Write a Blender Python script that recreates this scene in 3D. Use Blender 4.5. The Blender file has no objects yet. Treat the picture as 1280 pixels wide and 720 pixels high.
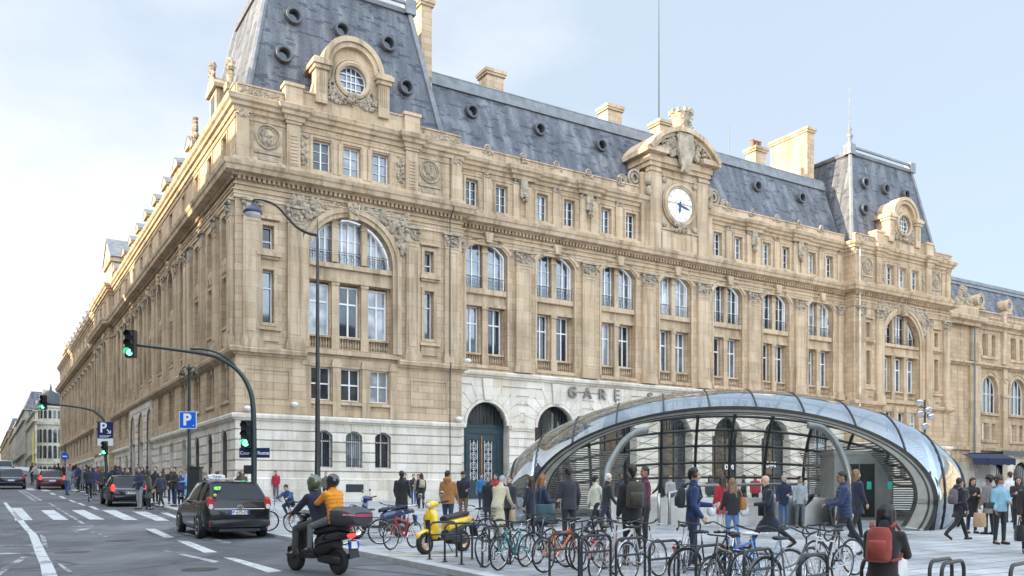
import bpy, bmesh, math, random
from mathutils import Vector, Matrix
R = random.Random(7)
SC = bpy.context.scene
COL = SC.collection
F = 1086.0; SL = 0.0203; CAMZ = 1.65
KX, KY = -6.93, 24.9                  # a point of the kerb; the street runs along (-.5228, .8525)
def so(x, y): return (-.5228*(x-KX)+.8525*(y-KY), .8525*(x-KX)+.5227*(y-KY))
def G(x, y):                          # ground height: the square rises gently, the street rises faster
    s, o = so(x, y); w = max(0, min(1, (14-o)/11)); w = w*w*(3-2*w)
    return SL*y+.0172*max(0, min(s, 240)-2)*w
def gp(px, py, lo=0.0):               # where the sight line through a photo pixel meets the ground
    D = 5.0
    while D < 400:
        x = (px-640)/F*D
        if CAMZ-(py-617)/F*D <= G(x, D)+lo: break
        D += .02
    return ((px-640)/F*D, D)
def at(px, D):
    return ((px-640)/F*D, D)
# ---------------------------------------------------------------- materials
def newmat(name):
    m = bpy.data.materials.new(name); m.use_nodes = True
    nt = m.node_tree
    return m, nt, nt.nodes['Principled BSDF']
def N(nt, t, **kw):
    n = nt.nodes.new(t)
    for k, v in kw.items():
        if k.startswith('i_'):
            n.inputs[k[2:].replace('_', ' ')].default_value = v
        else: setattr(n, k, v)
    return n
def ramp(nt, src, stops):
    r = nt.nodes.new('ShaderNodeValToRGB'); e = r.color_ramp.elements
    while len(e) < len(stops): e.new(0.5)
    for i, (p, c) in enumerate(stops):
        e[i].position = p; e[i].color = (*c, 1) if len(c) == 3 else c
    nt.links.new(src, r.inputs[0]); return r.outputs[0]
def mixc(nt, a, b, f, mode='MIX'):
    m = nt.nodes.new('ShaderNodeMix'); m.data_type = 'RGBA'; m.blend_type = mode
    for s, v in ((m.inputs[0], f), (m.inputs[6], a), (m.inputs[7], b)):
        if hasattr(v, 'is_output'): nt.links.new(v, s)
        elif isinstance(v, (int, float)): s.default_value = v
        else: s.default_value = (*v, 1)
    return m.outputs[2]
def noise(nt, vec, scale, detail=4, rough=.55, stretch=None):
    n = nt.nodes.new('ShaderNodeTexNoise')
    n.inputs['Scale'].default_value = scale; n.inputs['Detail'].default_value = detail
    n.inputs['Roughness'].default_value = rough
    if stretch:
        mp = nt.nodes.new('ShaderNodeMapping'); mp.inputs['Scale'].default_value = stretch
        nt.links.new(vec, mp.inputs[0]); vec = mp.outputs[0]
    nt.links.new(vec, n.inputs['Vector']); return n.outputs[0]
def bump(nt, bsdf, h, strength, dist=.02):
    b = nt.nodes.new('ShaderNodeBump'); b.inputs['Strength'].default_value = strength
    b.inputs['Distance'].default_value = dist
    nt.links.new(h, b.inputs['Height']); nt.links.new(b.outputs[0], bsdf.inputs['Normal'])
def wallvec(nt):                       # (x+y, z) so that both street fronts get level courses
    tc = nt.nodes.new('ShaderNodeTexCoord'); s = nt.nodes.new('ShaderNodeSeparateXYZ')
    nt.links.new(tc.outputs['Object'], s.inputs[0])
    a = nt.nodes.new('ShaderNodeMath'); nt.links.new(s.outputs[0], a.inputs[0]); nt.links.new(s.outputs[1], a.inputs[1])
    c = nt.nodes.new('ShaderNodeCombineXYZ')
    nt.links.new(a.outputs[0], c.inputs[0]); nt.links.new(s.outputs[2], c.inputs[1])
    return tc.outputs['Object'], c.outputs[0]
def stone(name, col, bw=1.15, bh=.47, dirt=.5, joint=.55):
    m, nt, b = newmat(name); ob, wv = wallvec(nt)
    br = N(nt, 'ShaderNodeTexBrick', i_Scale=1.0)
    br.inputs['Brick Width'].default_value = bw; br.inputs['Row Height'].default_value = bh
    br.inputs['Mortar Size'].default_value = .016; br.inputs['Mortar Smooth'].default_value = .3
    br.inputs['Bias'].default_value = -.1
    c1 = tuple(min(1, v*1.10) for v in col); c2 = tuple(v*w for v, w in zip(col, (.87, .85, .80)))
    br.inputs['Color1'].default_value = (*c1, 1); br.inputs['Color2'].default_value = (*c2, 1)
    br.inputs['Mortar'].default_value = (*[v*joint for v in col], 1)
    nt.links.new(wv, br.inputs['Vector'])
    n1 = noise(nt, ob, .35, 6, .6)
    c = mixc(nt, br.outputs[0], ramp(nt, n1, [(.3, (.74, .70, .64)), (.5, (1, 1, 1)), (.72, (1.0, .93, .82))]), .85, 'MULTIPLY')
    n2 = noise(nt, ob, 1.0, 5, .65, (1.7, 1.7, .13))
    c = mixc(nt, c, ramp(nt, n2, [(.36, (.36, .33, .29)), (.49, (.86, .84, .81)), (.6, (1, 1, 1))]), dirt, 'MULTIPLY')
    n3 = noise(nt, ob, 9, 5, .7)
    c = mixc(nt, c, ramp(nt, n3, [(.25, (.78, .77, .75)), (.6, (1.04, 1.04, 1.04))]), .6, 'MULTIPLY')
    nt.links.new(c, b.inputs['Base Color']); b.inputs['Roughness'].default_value = .88
    mx = N(nt, 'ShaderNodeMath', operation='MULTIPLY_ADD'); nt.links.new(br.outputs[1], mx.inputs[0]); mx.inputs[1].default_value = -.7
    nt.links.new(n3, mx.inputs[2]); bump(nt, b, mx.outputs[0], .35, .03)
    return m
def plain(name, col, rough=.6, metal=0, var=.25, scale=3.0, bmp=0, spec=.5, coat=0, ior=None, alpha=None):
    m, nt, b = newmat(name)
    tc = nt.nodes.new('ShaderNodeTexCoord')
    n = noise(nt, tc.outputs['Object'], scale, 4, .6)
    lo = tuple(v*(1-var) for v in col); hi = tuple(min(1, v*(1+var*.6)) for v in col)
    nt.links.new(ramp(nt, n, [(.3, lo), (.7, hi)]), b.inputs['Base Color'])
    b.inputs['Roughness'].default_value = rough; b.inputs['Metallic'].default_value = metal
    b.inputs['Specular IOR Level'].default_value = spec
    if coat: b.inputs['Coat Weight'].default_value = coat; b.inputs['Coat Roughness'].default_value = .04
    if ior: b.inputs['IOR'].default_value = ior
    if bmp: bump(nt, b, n, bmp, .02)
    return m
_cc = {}
def cloth(col, scale=14):
    k = tuple(round(c, 3) for c in col)
    if k not in _cc:
        m, nt, b = newmat('cloth')
        tc = nt.nodes.new('ShaderNodeTexCoord')
        n = noise(nt, tc.outputs['Object'], scale, 3, .5)
        nt.links.new(ramp(nt, n, [(.3, tuple(v*.85 for v in col)), (.7, tuple(min(1, v*1.1) for v in col))]), b.inputs['Base Color'])
        b.inputs['Roughness'].default_value = .85
        b.inputs['Sheen Weight'].default_value = .15
        bump(nt, b, noise(nt, tc.outputs['Object'], 7, 1, .4, (1, 1, .5)), .30, .04)
        _cc[k] = m
    return _cc[k]
def emit(name, col, st):
    m, nt, b = newmat(name)
    b.inputs['Base Color'].default_value = (*col, 1); b.inputs['Emission Color'].default_value = (*col, 1)
    b.inputs['Emission Strength'].default_value = st; return m
M = {}
M['stone'] = stone('limestone', (.53, .402, .272))
M['trim'] = stone('limestone_trim', (.54, .42, .293), 1.9, .94, .62, .8)
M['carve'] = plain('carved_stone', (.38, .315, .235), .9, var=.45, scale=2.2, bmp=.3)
M['base'] = stone('pale_base_stone', (.71, .66, .58), 1.5, .62, .35, .8)
M['slateroof'] = None
M['white'] = plain('white_paint', (.80, .80, .79), .45, var=.06)
M['iron'] = plain('black_iron', (.025, .027, .03), .45, var=.2)
M['darkmetal'] = plain('dark_green_metal', (.030, .048, .050), .4, var=.2)
M['door'] = plain('dark_teal_paint', (.022, .050, .062), .38, var=.3)
M['brass'] = plain('brass', (.55, .22, .10), .4, metal=.6)
M['steel'] = plain('brushed_steel', (.42, .41, .38), .34, metal=.8, var=.15)
M['dsteel'] = plain('dark_steel', (.055, .055, .052), .38, metal=.5, var=.2)
M['lead'] = plain('zinc_flashing', (.20, .21, .22), .55, metal=.1, var=.3, scale=1.5)
M['rubber'] = plain('tyre_rubber', (.018, .018, .018), .75)
M['chrome'] = plain('chrome', (.62, .62, .63), .18, metal=1, var=.05)
M['plastic'] = plain('black_plastic', (.022, .023, .025), .45, var=.1)
M['green'] = emit('green_signal', (.05, .9, .35), 5.0)
M['redlamp'] = emit('lit_brake_lamp', (.95, .04, .03), .7)
M['redlens'] = plain('red_lens', (.45, .015, .015), .2, coat=.5)
M['lens_w'] = plain('lamp_glass', (.75, .76, .78), .1, coat=1)
M['navy_sign'] = plain('navy_enamel', (.012, .025, .10), .3, var=.05)
M['blue_sign'] = plain('blue_enamel', (.01, .12, .60), .3, var=.05)
M['brick_clay'] = plain('terracotta', (.26, .13, .08), .8)
M['canvas'] = plain('navy_canvas', (.010, .018, .055), .8, var=.3)
M['interior'] = plain('dark_interior', (.035, .036, .038), .8, var=.4)
def glass_dark(name, col, ior=2.0, r=.04, wob=.02):
    m, nt, b = newmat(name)
    tc = nt.nodes.new('ShaderNodeTexCoord')
    oi = nt.nodes.new('ShaderNodeObjectInfo')
    n = noise(nt, tc.outputs['Object'], .8, 2, .5)
    lo = tuple(v*.5 for v in col)
    c = mixc(nt, lo, col, oi.outputs['Random'])
    nt.links.new(mixc(nt, c, ramp(nt, n, [(.45, (.6, .6, .6)), (.6, (1.6, 1.6, 1.55))]), .8, 'MULTIPLY'), b.inputs['Base Color'])
    b.inputs['Roughness'].default_value = r; b.inputs['IOR'].default_value = ior
    n2 = noise(nt, tc.outputs['Object'], .6, 1, .4); bump(nt, b, n2, wob, .3)
    return m
M['pane'] = glass_dark('window_glass', (.10, .13, .16), 2.3)
M['pane2'] = glass_dark('dark_window_glass', (.035, .045, .055), 1.7)
M['curtain'] = glass_dark('curtained_glass', (.42, .45, .48), 1.8)
M['carglass'] = glass_dark('car_glass', (.010, .012, .016), 1.45, .03, 0)
def clear_glass():
    m = bpy.data.materials.new('clear_glass'); m.use_nodes = True; nt = m.node_tree
    nt.nodes.clear(); o = N(nt, 'ShaderNodeOutputMaterial')
    tr = N(nt, 'ShaderNodeBsdfTransparent'); tr.inputs[0].default_value = (.86, .88, .87, 1)
    gl = N(nt, 'ShaderNodeBsdfGlossy'); gl.inputs['Roughness'].default_value = .015; gl.inputs[0].default_value = (.95, .97, 1, 1)
    lw = N(nt, 'ShaderNodeLayerWeight', i_Blend=.5)
    pw = N(nt, 'ShaderNodeMath', operation='POWER'); nt.links.new(lw.outputs['Facing'], pw.inputs[0]); pw.inputs[1].default_value = 4.0
    mr = N(nt, 'ShaderNodeMath', operation='MULTIPLY_ADD'); nt.links.new(pw.outputs[0], mr.inputs[0]); mr.inputs[1].default_value = .85; mr.inputs[2].default_value = .04; mr.use_clamp = True
    mx = N(nt, 'ShaderNodeMixShader'); nt.links.new(mr.outputs[0], mx.inputs[0]); nt.links.new(tr.outputs[0], mx.inputs[1]); nt.links.new(gl.outputs[0], mx.inputs[2])
    nt.links.new(mx.outputs[0], o.inputs[0]); return m
M['clear'] = clear_glass()
def coated_glass():                    # the mirror-tinted outer band of the glass canopy
    m = bpy.data.materials.new('tinted_coated_glass'); m.use_nodes = True; nt = m.node_tree
    nt.nodes.clear(); o = N(nt, 'ShaderNodeOutputMaterial')
    tr = N(nt, 'ShaderNodeBsdfTransparent'); tr.inputs[0].default_value = (.50, .55, .57, 1)
    gl = N(nt, 'ShaderNodeBsdfGlossy'); gl.inputs['Roughness'].default_value = .02; gl.inputs[0].default_value = (.85, .93, 1, 1)
    lw = N(nt, 'ShaderNodeLayerWeight', i_Blend=.5)
    pw = N(nt, 'ShaderNodeMath', operation='POWER'); nt.links.new(lw.outputs['Facing'], pw.inputs[0]); pw.inputs[1].default_value = 1.7
    mr = N(nt, 'ShaderNodeMath', operation='MULTIPLY_ADD'); nt.links.new(pw.outputs[0], mr.inputs[0]); mr.inputs[1].default_value = .72; mr.inputs[2].default_value = .20; mr.use_clamp = True
    mx = N(nt, 'ShaderNodeMixShader'); nt.links.new(mr.outputs[0], mx.inputs[0]); nt.links.new(tr.outputs[0], mx.inputs[1]); nt.links.new(gl.outputs[0], mx.inputs[2])
    nt.links.new(mx.outputs[0], o.inputs[0]); return m
M['coated'] = coated_glass()
def slate():
    m, nt, b = newmat('slate_roof'); ob, wv = wallvec(nt)
    br = N(nt, 'ShaderNodeTexBrick', i_Scale=1.0)
    br.inputs['Brick Width'].default_value = .30; br.inputs['Row Height'].default_value = .14
    br.inputs['Mortar Size'].default_value = .012; br.inputs['Mortar Smooth'].default_value = .4
    br.inputs['Color1'].default_value = (.102, .108, .122, 1); br.inputs['Color2'].default_value = (.122, .128, .142, 1)
    br.inputs['Mortar'].default_value = (.06, .062, .068, 1)
    nt.links.new(wv, br.inputs['Vector'])
    sn = N(nt, 'ShaderNodeVectorMath', operation='SNAP'); nt.links.new(wv, sn.inputs[0]); sn.inputs[1].default_value = (.30, .14, 1)
    n = noise(nt, sn.outputs[0], 1.0, 3, .62, (.8, 2.6, 1))
    c = mixc(nt, br.outputs[0], (.038, .045, .062), ramp(nt, n, [(.56, (0, 0, 0)), (.60, (.9, .9, .9))]))
    n2 = noise(nt, ob, 1, 5, .6, (1.4, 1.4, .09))
    c = mixc(nt, c, ramp(nt, n2, [(.36, (.55, .57, .62)), (.52, (1, 1, 1)), (.66, (1.75, 1.72, 1.6))]), .9, 'MULTIPLY')
    nt.links.new(c, b.inputs['Base Color']); b.inputs['Roughness'].default_value = .62
    bump(nt, b, br.outputs[1], -.5, .02); return m
M['slateroof'] = slate()
def asphalt():
    m, nt, b = newmat('asphalt'); tc = N(nt, 'ShaderNodeTexCoord'); g = N(nt, 'ShaderNodeNewGeometry')
    p = g.outputs['Position']
    n = noise(nt, p, .25, 6, .6); n2 = noise(nt, p, 60, 2, .6)
    c = ramp(nt, n, [(.3, (.09, .093, .10)), (.5, (.135, .138, .145)), (.7, (.18, .182, .188))])
    c = mixc(nt, c, ramp(nt, n2, [(.3, (.7, .7, .7)), (.7, (1.3, 1.3, 1.3))]), .6, 'MULTIPLY')
    n3 = noise(nt, p, 1, 4, .6, (1.6, .16, 1))
    c = mixc(nt, c, ramp(nt, n3, [(.35, (.72, .72, .74)), (.6, (1.15, 1.15, 1.15))]), .7, 'MULTIPLY')
    n4 = noise(nt, p, .13, 2, .5); c = mixc(nt, c, ramp(nt, n4, [(.50, (1, 1, 1)), (.505, (.74, .75, .77)), (.58, (.76, .77, .79)), (.585, (1.0, 1.0, 1.0)), (.7, (1.25, 1.24, 1.22))]), .8, 'MULTIPLY')
    n5 = noise(nt, p, 2.2, 5, .7); c = mixc(nt, c, ramp(nt, n5, [(.3, (.72, .72, .73)), (.5, (1, 1, 1)), (.7, (1.25, 1.25, 1.24))]), .8, 'MULTIPLY')
    v = N(nt, 'ShaderNodeTexVoronoi', feature='DISTANCE_TO_EDGE', i_Scale=.22); nt.links.new(p, v.inputs['Vector'])
    c = mixc(nt, (.03, .03, .032), c, ramp(nt, v.outputs[0], [(0, (0, 0, 0)), (.012, (1, 1, 1))]))
    nt.links.new(c, b.inputs['Base Color']); b.inputs['Roughness'].default_value = .72; bump(nt, b, n2, .4, .01); return m
M['asphalt'] = asphalt()
def paving():
    m, nt, b = newmat('granite_paving'); g = N(nt, 'ShaderNodeNewGeometry')
    mp = N(nt, 'ShaderNodeMapping'); mp.inputs['Rotation'].default_value = (0, 0, -.55); nt.links.new(g.outputs['Position'], mp.inputs[0])
    br = N(nt, 'ShaderNodeTexBrick', i_Scale=1.0)
    br.inputs['Brick Width'].default_value = 1.3; br.inputs['Row Height'].default_value = .55
    br.inputs['Mortar Size'].default_value = .022; br.inputs['Mortar Smooth'].default_value = .2
    br.inputs['Color1'].default_value = (.50, .50, .50, 1); br.inputs['Color2'].default_value = (.385, .39, .40, 1)
    br.inputs['Mortar'].default_value = (.13, .13, .135, 1)
    nt.links.new(mp.outputs[0], br.inputs['Vector'])
    n = noise(nt, g.outputs['Position'], .5, 6, .65)
    c = mixc(nt, br.outputs[0], ramp(nt, n, [(.34, (.55, .55, .57)), (.5, (.92, .92, .92)), (.62, (1.1, 1.1, 1.09))]), .95, 'MULTIPLY')
    n2 = noise(nt, g.outputs['Position'], 14, 4, .7)
    c = mixc(nt, c, ramp(nt, n2, [(.3, (.8, .8, .8)), (.7, (1.12, 1.12, 1.1))]), .7, 'MULTIPLY')
    v = N(nt, 'ShaderNodeTexVoronoi', i_Scale=1.7); nt.links.new(g.outputs['Position'], v.inputs['Vector'])
    c = mixc(nt, (.09, .09, .09), c, ramp(nt, v.outputs[0], [(.045, (0, 0, 0)), (.06, (1, 1, 1))]))
    nt.links.new(c, b.inputs['Base Color'])
    nt.links.new(ramp(nt, n, [(.3, (.42, .42, .42)), (.7, (.75, .75, .75))]), b.inputs['Roughness'])
    bump(nt, b, br.outputs[1], -.3, .01); return m
M['paving'] = paving()
def roadpaint(name, col, wear=.5):
    m, nt, b = newmat(name); g = N(nt, 'ShaderNodeNewGeometry')
    n = noise(nt, g.outputs['Position'], 9, 6, .75)
    n1 = noise(nt, g.outputs['Position'], 1.2, 3, .6)
    a = N(nt, 'ShaderNodeMath', operation='ADD'); nt.links.new(n, a.inputs[0]); nt.links.new(n1, a.inputs[1])
    f = ramp(nt, a.outputs[0], [(wear*.9-.02, (0, 0, 0)), (min(.99, wear*.9+.1), (1, 1, 1))])
    mp = N(nt, 'ShaderNodeMath', operation='MULTIPLY'); nt.links.new(a.outputs[0], mp.inputs[0]); mp.inputs[1].default_value = .5
    f = ramp(nt, mp.outputs[0], [(wear-.08, (0, 0, 0)), (wear, (1, 1, 1))])
    nt.links.new(mixc(nt, (.11, .112, .118), col, f), b.inputs['Base Color']); b.inputs['Roughness'].default_value = .65
    return m
M['paint'] = roadpaint('road_paint', (.62, .62, .61), .47)
M['worn'] = roadpaint('worn_road_paint', (.46, .46, .45), .54)
M['kerb'] = plain('granite_kerb', (.50, .50, .49), .8, var=.3, scale=2)
# ---------------------------------------------------------------- mesh builder
class MB:
    def __init__(s, fn=None):
        s.v = []; s.f = []; s.m = []; s.fn = fn; s.mi = 0
    def p(s, x, y, z):
        s.v.append(s.fn(x, y, z) if s.fn else (x, y, z)); return len(s.v)-1
    def face(s, pts):
        s.f.append([s.p(*q) for q in pts]); s.m.append(s.mi)
    def idx(s, ids):
        s.f.append(list(ids)); s.m.append(s.mi)
    def box(s, x0, x1, y0, y1, z0, z1):
        a = [s.p(x, y, z) for z in (z0, z1) for y in (y0, y1) for x in (x0, x1)]
        for q in ((0, 2, 3, 1), (4, 5, 7, 6), (0, 1, 5, 4), (2, 6, 7, 3), (0, 4, 6, 2), (1, 3, 7, 5)):
            s.idx([a[i] for i in q])
    def frus(s, b, zb, t, zt):         # b,t = (x0,x1,y0,y1)
        a = [s.p(*q) for q in ((b[0], b[2], zb), (b[1], b[2], zb), (b[1], b[3], zb), (b[0], b[3], zb), (t[0], t[2], zt), (t[1], t[2], zt), (t[1], t[3], zt), (t[0], t[3], zt))]
        for q in ((3, 2, 1, 0), (4, 5, 6, 7), (0, 1, 5, 4), (1, 2, 6, 5), (2, 3, 7, 6), (3, 0, 4, 7)): s.idx([a[i] for i in q])
    def rings(s, rings, closed=True, cap=True):
        ids = [[s.p(*q) for q in r] for r in rings]; n = len(ids[0])
        for a, b in zip(ids, ids[1:]):
            for i in range(n if closed else n-1):
                j = (i+1) % n; s.idx((a[i], a[j], b[j], b[i]))
        if cap: s.idx(ids[0][::-1]); s.idx(ids[-1])
        return ids
    def tube(s, pts, r, n=8, cap=True, closed=False):
        P = [Vector(q) for q in pts]; L = len(P); rr = r if isinstance(r, (list, tuple)) else [r]*L
        rings = []; up = None
        for i, q in enumerate(P):
            if closed: d = P[(i+1) % L]-P[i-1]
            else: d = P[min(i+1, L-1)]-P[max(i-1, 0)]
            d = d.normalized() if d.length > 1e-9 else Vector((0, 0, 1))
            if up is None: up = Vector((0, 0, 1)) if abs(d.z) < .9 else Vector((1, 0, 0))
            a = d.cross(up).normalized(); b = a.cross(d).normalized(); up = b
            rings.append([tuple(q+(a*math.cos(2*math.pi*k/n)+b*math.sin(2*math.pi*k/n))*rr[i]) for k in range(n)])
        if closed: rings.append(rings[0]); s.rings(rings, True, False)
        else: s.rings(rings, True, cap)
    def lathe(s, prof, c=(0, 0, 0), n=12, ax='z'):
        rs = []
        for r, h in prof:
            q = []
            for k in range(n):
                a = 2*math.pi*k/n; u, w = r*math.cos(a), r*math.sin(a)
                q.append({'z': (c[0]+u, c[1]+w, c[2]+h), 'y': (c[0]+u, c[1]+h, c[2]+w), 'x': (c[0]+h, c[1]+u, c[2]+w)}[ax])
            rs.append(q)
        s.rings(rs)
    def ell(s, c, r, n=10, m=6, rot=None):
        rs = []
        for j in range(m+1):
            ph = math.pi*(j/m-.5); ph = max(-1.5, min(1.5, ph)); q = []
            for k in range(n):
                a = 2*math.pi*k/n
                v = Vector((r[0]*math.cos(ph)*math.cos(a), r[1]*math.cos(ph)*math.sin(a), r[2]*math.sin(ph)))
                if rot: v = rot @ v
                q.append((c[0]+v.x, c[1]+v.y, c[2]+v.z))
            rs.append(q)
        s.rings(rs)
    def slab(s, pts, h):               # pts: outline, h: extrusion vector
        n = len(pts); a = [s.p(*q) for q in pts]; b = [s.p(q[0]+h[0], q[1]+h[1], q[2]+h[2]) for q in pts]
        s.idx(a); s.idx(b[::-1])
        for i in range(n):
            j = (i+1) % n; s.idx((a[i], b[i], b[j], a[j]))
    def mesh(s, name):
        me = bpy.data.meshes.new(name); me.from_pydata(s.v, [], s.f); return me
    def build(s, name, mats, parent=None, smooth=False, loc=None, angle=None):
        me = s.mesh(name)
        if not isinstance(mats, (list, tuple)): mats = [mats]
        for m in mats: me.materials.append(m)
        if len(mats) > 1: me.polygons.foreach_set('material_index', s.m)
        if smooth: me.polygons.foreach_set('use_smooth', [True]*len(me.polygons))
        me.update()
        if smooth and angle:
            me.set_sharp_from_angle(angle=math.radians(angle))
        o = bpy.data.objects.new(name, me); COL.objects.link(o)
        if parent: o.parent = parent
        if loc: o.location = loc
        return o
def empty(name, label=None, cat=None, loc=(0, 0, 0), rz=0, group=None, kind=None):
    o = bpy.data.objects.new(name, None); COL.objects.link(o); o.location = loc; o.rotation_euler = (0, 0, rz); o.empty_display_size = .2
    return tag(o, label, cat, group, kind)
def tag(o, label=None, cat=None, group=None, kind=None):
    if label: o['label'] = label
    if cat: o['category'] = cat
    if group: o['group'] = group
    if kind: o['kind'] = kind
    return o
KIDS = {}
def kids(o): return [c for c in COL.objects if c.parent == o]
def copy_tree(o, parent=None, cache={}):
    c = o.copy(); COL.objects.link(c); c.parent = parent
    if o.name not in cache: cache[o.name] = kids(o)
    for ch in cache[o.name]: copy_tree(ch, c)
    return c
def text_mesh(body, size, depth, name='lettering', mat=None, parent=None, mtx=None, align='CENTER', space=1.0, bold=0):
    cu = bpy.data.curves.new(name, 'FONT'); cu.body = body; cu.size = size; cu.extrude = depth; cu.align_x = align; cu.align_y = 'CENTER'
    cu.space_character = space; cu.resolution_u = 3; cu.offset = bold
    t = bpy.data.objects.new('tmp', cu); COL.objects.link(t)
    dg = bpy.context.evaluated_depsgraph_get(); me = bpy.data.meshes.new_from_object(t.evaluated_get(dg))
    bpy.data.objects.remove(t); bpy.data.curves.remove(cu)
    me.materials.clear(); me.materials.append(mat)
    if mtx: me.transform(mtx)
    o = bpy.data.objects.new(name, me); COL.objects.link(o)
    if parent: o.parent = parent
    return o
def facing(x, y, z, nx, ny):           # matrix: text plane standing upright, readable from the (nx,ny) side
    n = Vector((nx, ny, 0)).normalized(); r = Vector((-n.y, n.x, 0)); u = Vector((0, 0, 1))
    return Matrix(((r.x, u.x, n.x, x), (r.y, u.y, n.y, y), (r.z, u.z, n.z, z), (0, 0, 0, 1)))
# ---------------------------------------------------------------- facade kit, coordinates (t along, o outward, z)
def ztop(op, x):
    tc, w, zb, zt, ri = op
    if ri <= 0: return zt
    hw = w/2; Rr = (hw*hw+ri*ri)/(2*ri); d = min(abs(x-tc), hw)
    return zt-Rr+math.sqrt(max(0, Rr*Rr-d*d))
def wall(mb, t0, t1, z0, z1, o, ops=(), depth=.4, n=10, rev=True):
    xs = {round(t0, 4), round(t1, 4)}
    for op in ops:
        tc, w, zb, zt, ri = op
        if tc+w/2 < t0 or tc-w/2 > t1: continue
        k = n if ri > 0 else 1
        for i in range(k+1):
            x = tc-w/2*math.cos(math.pi*i/k) if ri > 0 else tc-w/2+w*i/k
            if t0 < x < t1: xs.add(round(x, 4))
    xs = sorted(xs)
    cl = lambda z: max(z0, min(z1, z))
    for a, b in zip(xs, xs[1:]):
        m = (a+b)/2; ca = cb = z0
        for op in sorted([q for q in ops if abs(m-q[0]) < q[1]/2], key=lambda q: q[2]):
            zb = cl(op[2])
            if zb-min(ca, cb) > 1e-4: mb.face(((a, o, ca), (b, o, cb), (b, o, zb), (a, o, zb)))
            ca, cb = max(ca, cl(ztop(op, a))), max(cb, cl(ztop(op, b)))
        if z1-min(ca, cb) > 1e-4: mb.face(((a, o, ca), (b, o, cb), (b, o, z1), (a, o, z1)))
    if rev:
        for op in ops: reveal(mb, op, o, o-depth, n)
def outline(op, n=10, inset=0):
    tc, w, zb, zt, ri = op
    hw = w/2-inset; P = [(tc-hw, zb+inset), (tc+hw, zb+inset)]
    if ri <= 0: return P+[(tc+hw, zt-inset), (tc-hw, zt-inset)]
    R0 = ((w/2)**2+ri*ri)/(2*ri); cz = zt-R0; Rr = R0-inset
    for i in range(n+1):
        x = hw*math.cos(math.pi*i/n); P.append((tc+x, cz+math.sqrt(max(0, Rr*Rr-x*x))))
    return P
def reveal(mb, op, o0, o1, n=10):
    P = outline(op, n); k = len(P)
    for i in range(k):
        a, b = P[i], P[(i+1) % k]; mb.face(((a[0], o0, a[1]), (b[0], o0, b[1]), (b[0], o1, b[1]), (a[0], o1, a[1])))
def archring(mb, tc, r, zs, th, o0, o1, legs=0, n=14, rise=None):
    # raised moulding round an arch of half width r springing at zs
    def pts(rad):
        ri = r if rise is None else rise
        R0 = (r*r+ri*ri)/(2*ri); cz = zs+ri-R0; a0 = math.asin(min(1, r/R0)); q = R0+(rad-r)
        A = [(tc+q*math.sin(a0*(1-2*i/n)), cz+q*math.cos(a0*(1-2*i/n))) for i in range(n+1)]
        if legs: A = [(A[0][0], zs-legs)]+A+[(A[-1][0], zs-legs)]
        return A
    a, b = pts(r), pts(r+th)
    rs = [[(p[0], o0, p[1]), (p[0], o1, p[1]), (q[0], o1, q[1]), (q[0], o0, q[1])] for p, q in zip(a, b)]
    mb.rings(rs, True, True)
def fbox(mb, t0, t1, o0, o1, z0, z1): mb.box(t0, t1, o0, o1, z0, z1)
def blobs(mb, t0, t1, z0, z1, o, n, s=.16, d=.1, test=None):
    for i in range(n):
        for _ in range(8):
            t = R.uniform(t0, t1); z = R.uniform(z0, z1)
            if test is None or test(t, z): break
        else: continue
        q = s*R.uniform(.6, 1.3)
        mb.ell((t, o, z), (q*R.uniform(.5, 1), d*R.uniform(.6, 1.2), q*R.uniform(.5, 1.1)), 6, 4)
def sweep(mb, path, prof, closed_ends=True):
    # path: plan points, outward side = right of travel; prof: (out, z)
    P = [Vector(q) for q in path]; rs = []
    for i, q in enumerate(P):
        ds = []
        if i > 0: ds.append((P[i]-P[i-1]).normalized())
        if i < len(P)-1: ds.append((P[i+1]-P[i]).normalized())
        ns = [Vector((d.y, -d.x)) for d in ds]
        m = (ns[0]+ns[-1]); m = m/(max(.3, m.dot(ns[0])))
        rs.append([(q.x+m.x*o, q.y+m.y*o, z) for o, z in prof])
    mb.rings(rs, True, closed_ends)
def ressaut(path_seg, spots, d):
    # path_seg: ((x0,y0),(x1,y1)), spots: (a,b) distances along; returns points with forward breaks
    a, b = Vector(path_seg[0]), Vector(path_seg[1]); u = (b-a).normalized(); n = Vector((u.y, -u.x)); out = [tuple(a)]
    for s0, s1 in spots:
        for s, k in ((s0, 0), (s0, 1), (s1, 1), (s1, 0)): out.append(tuple(a+u*s+n*d*k))
    out.append(tuple(b)); return out
CLOUD = 6.4; SKYS = .15; SUNS = 3.8; EXPO = 1.55; GN = .42; VEIL = 6.2
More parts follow.
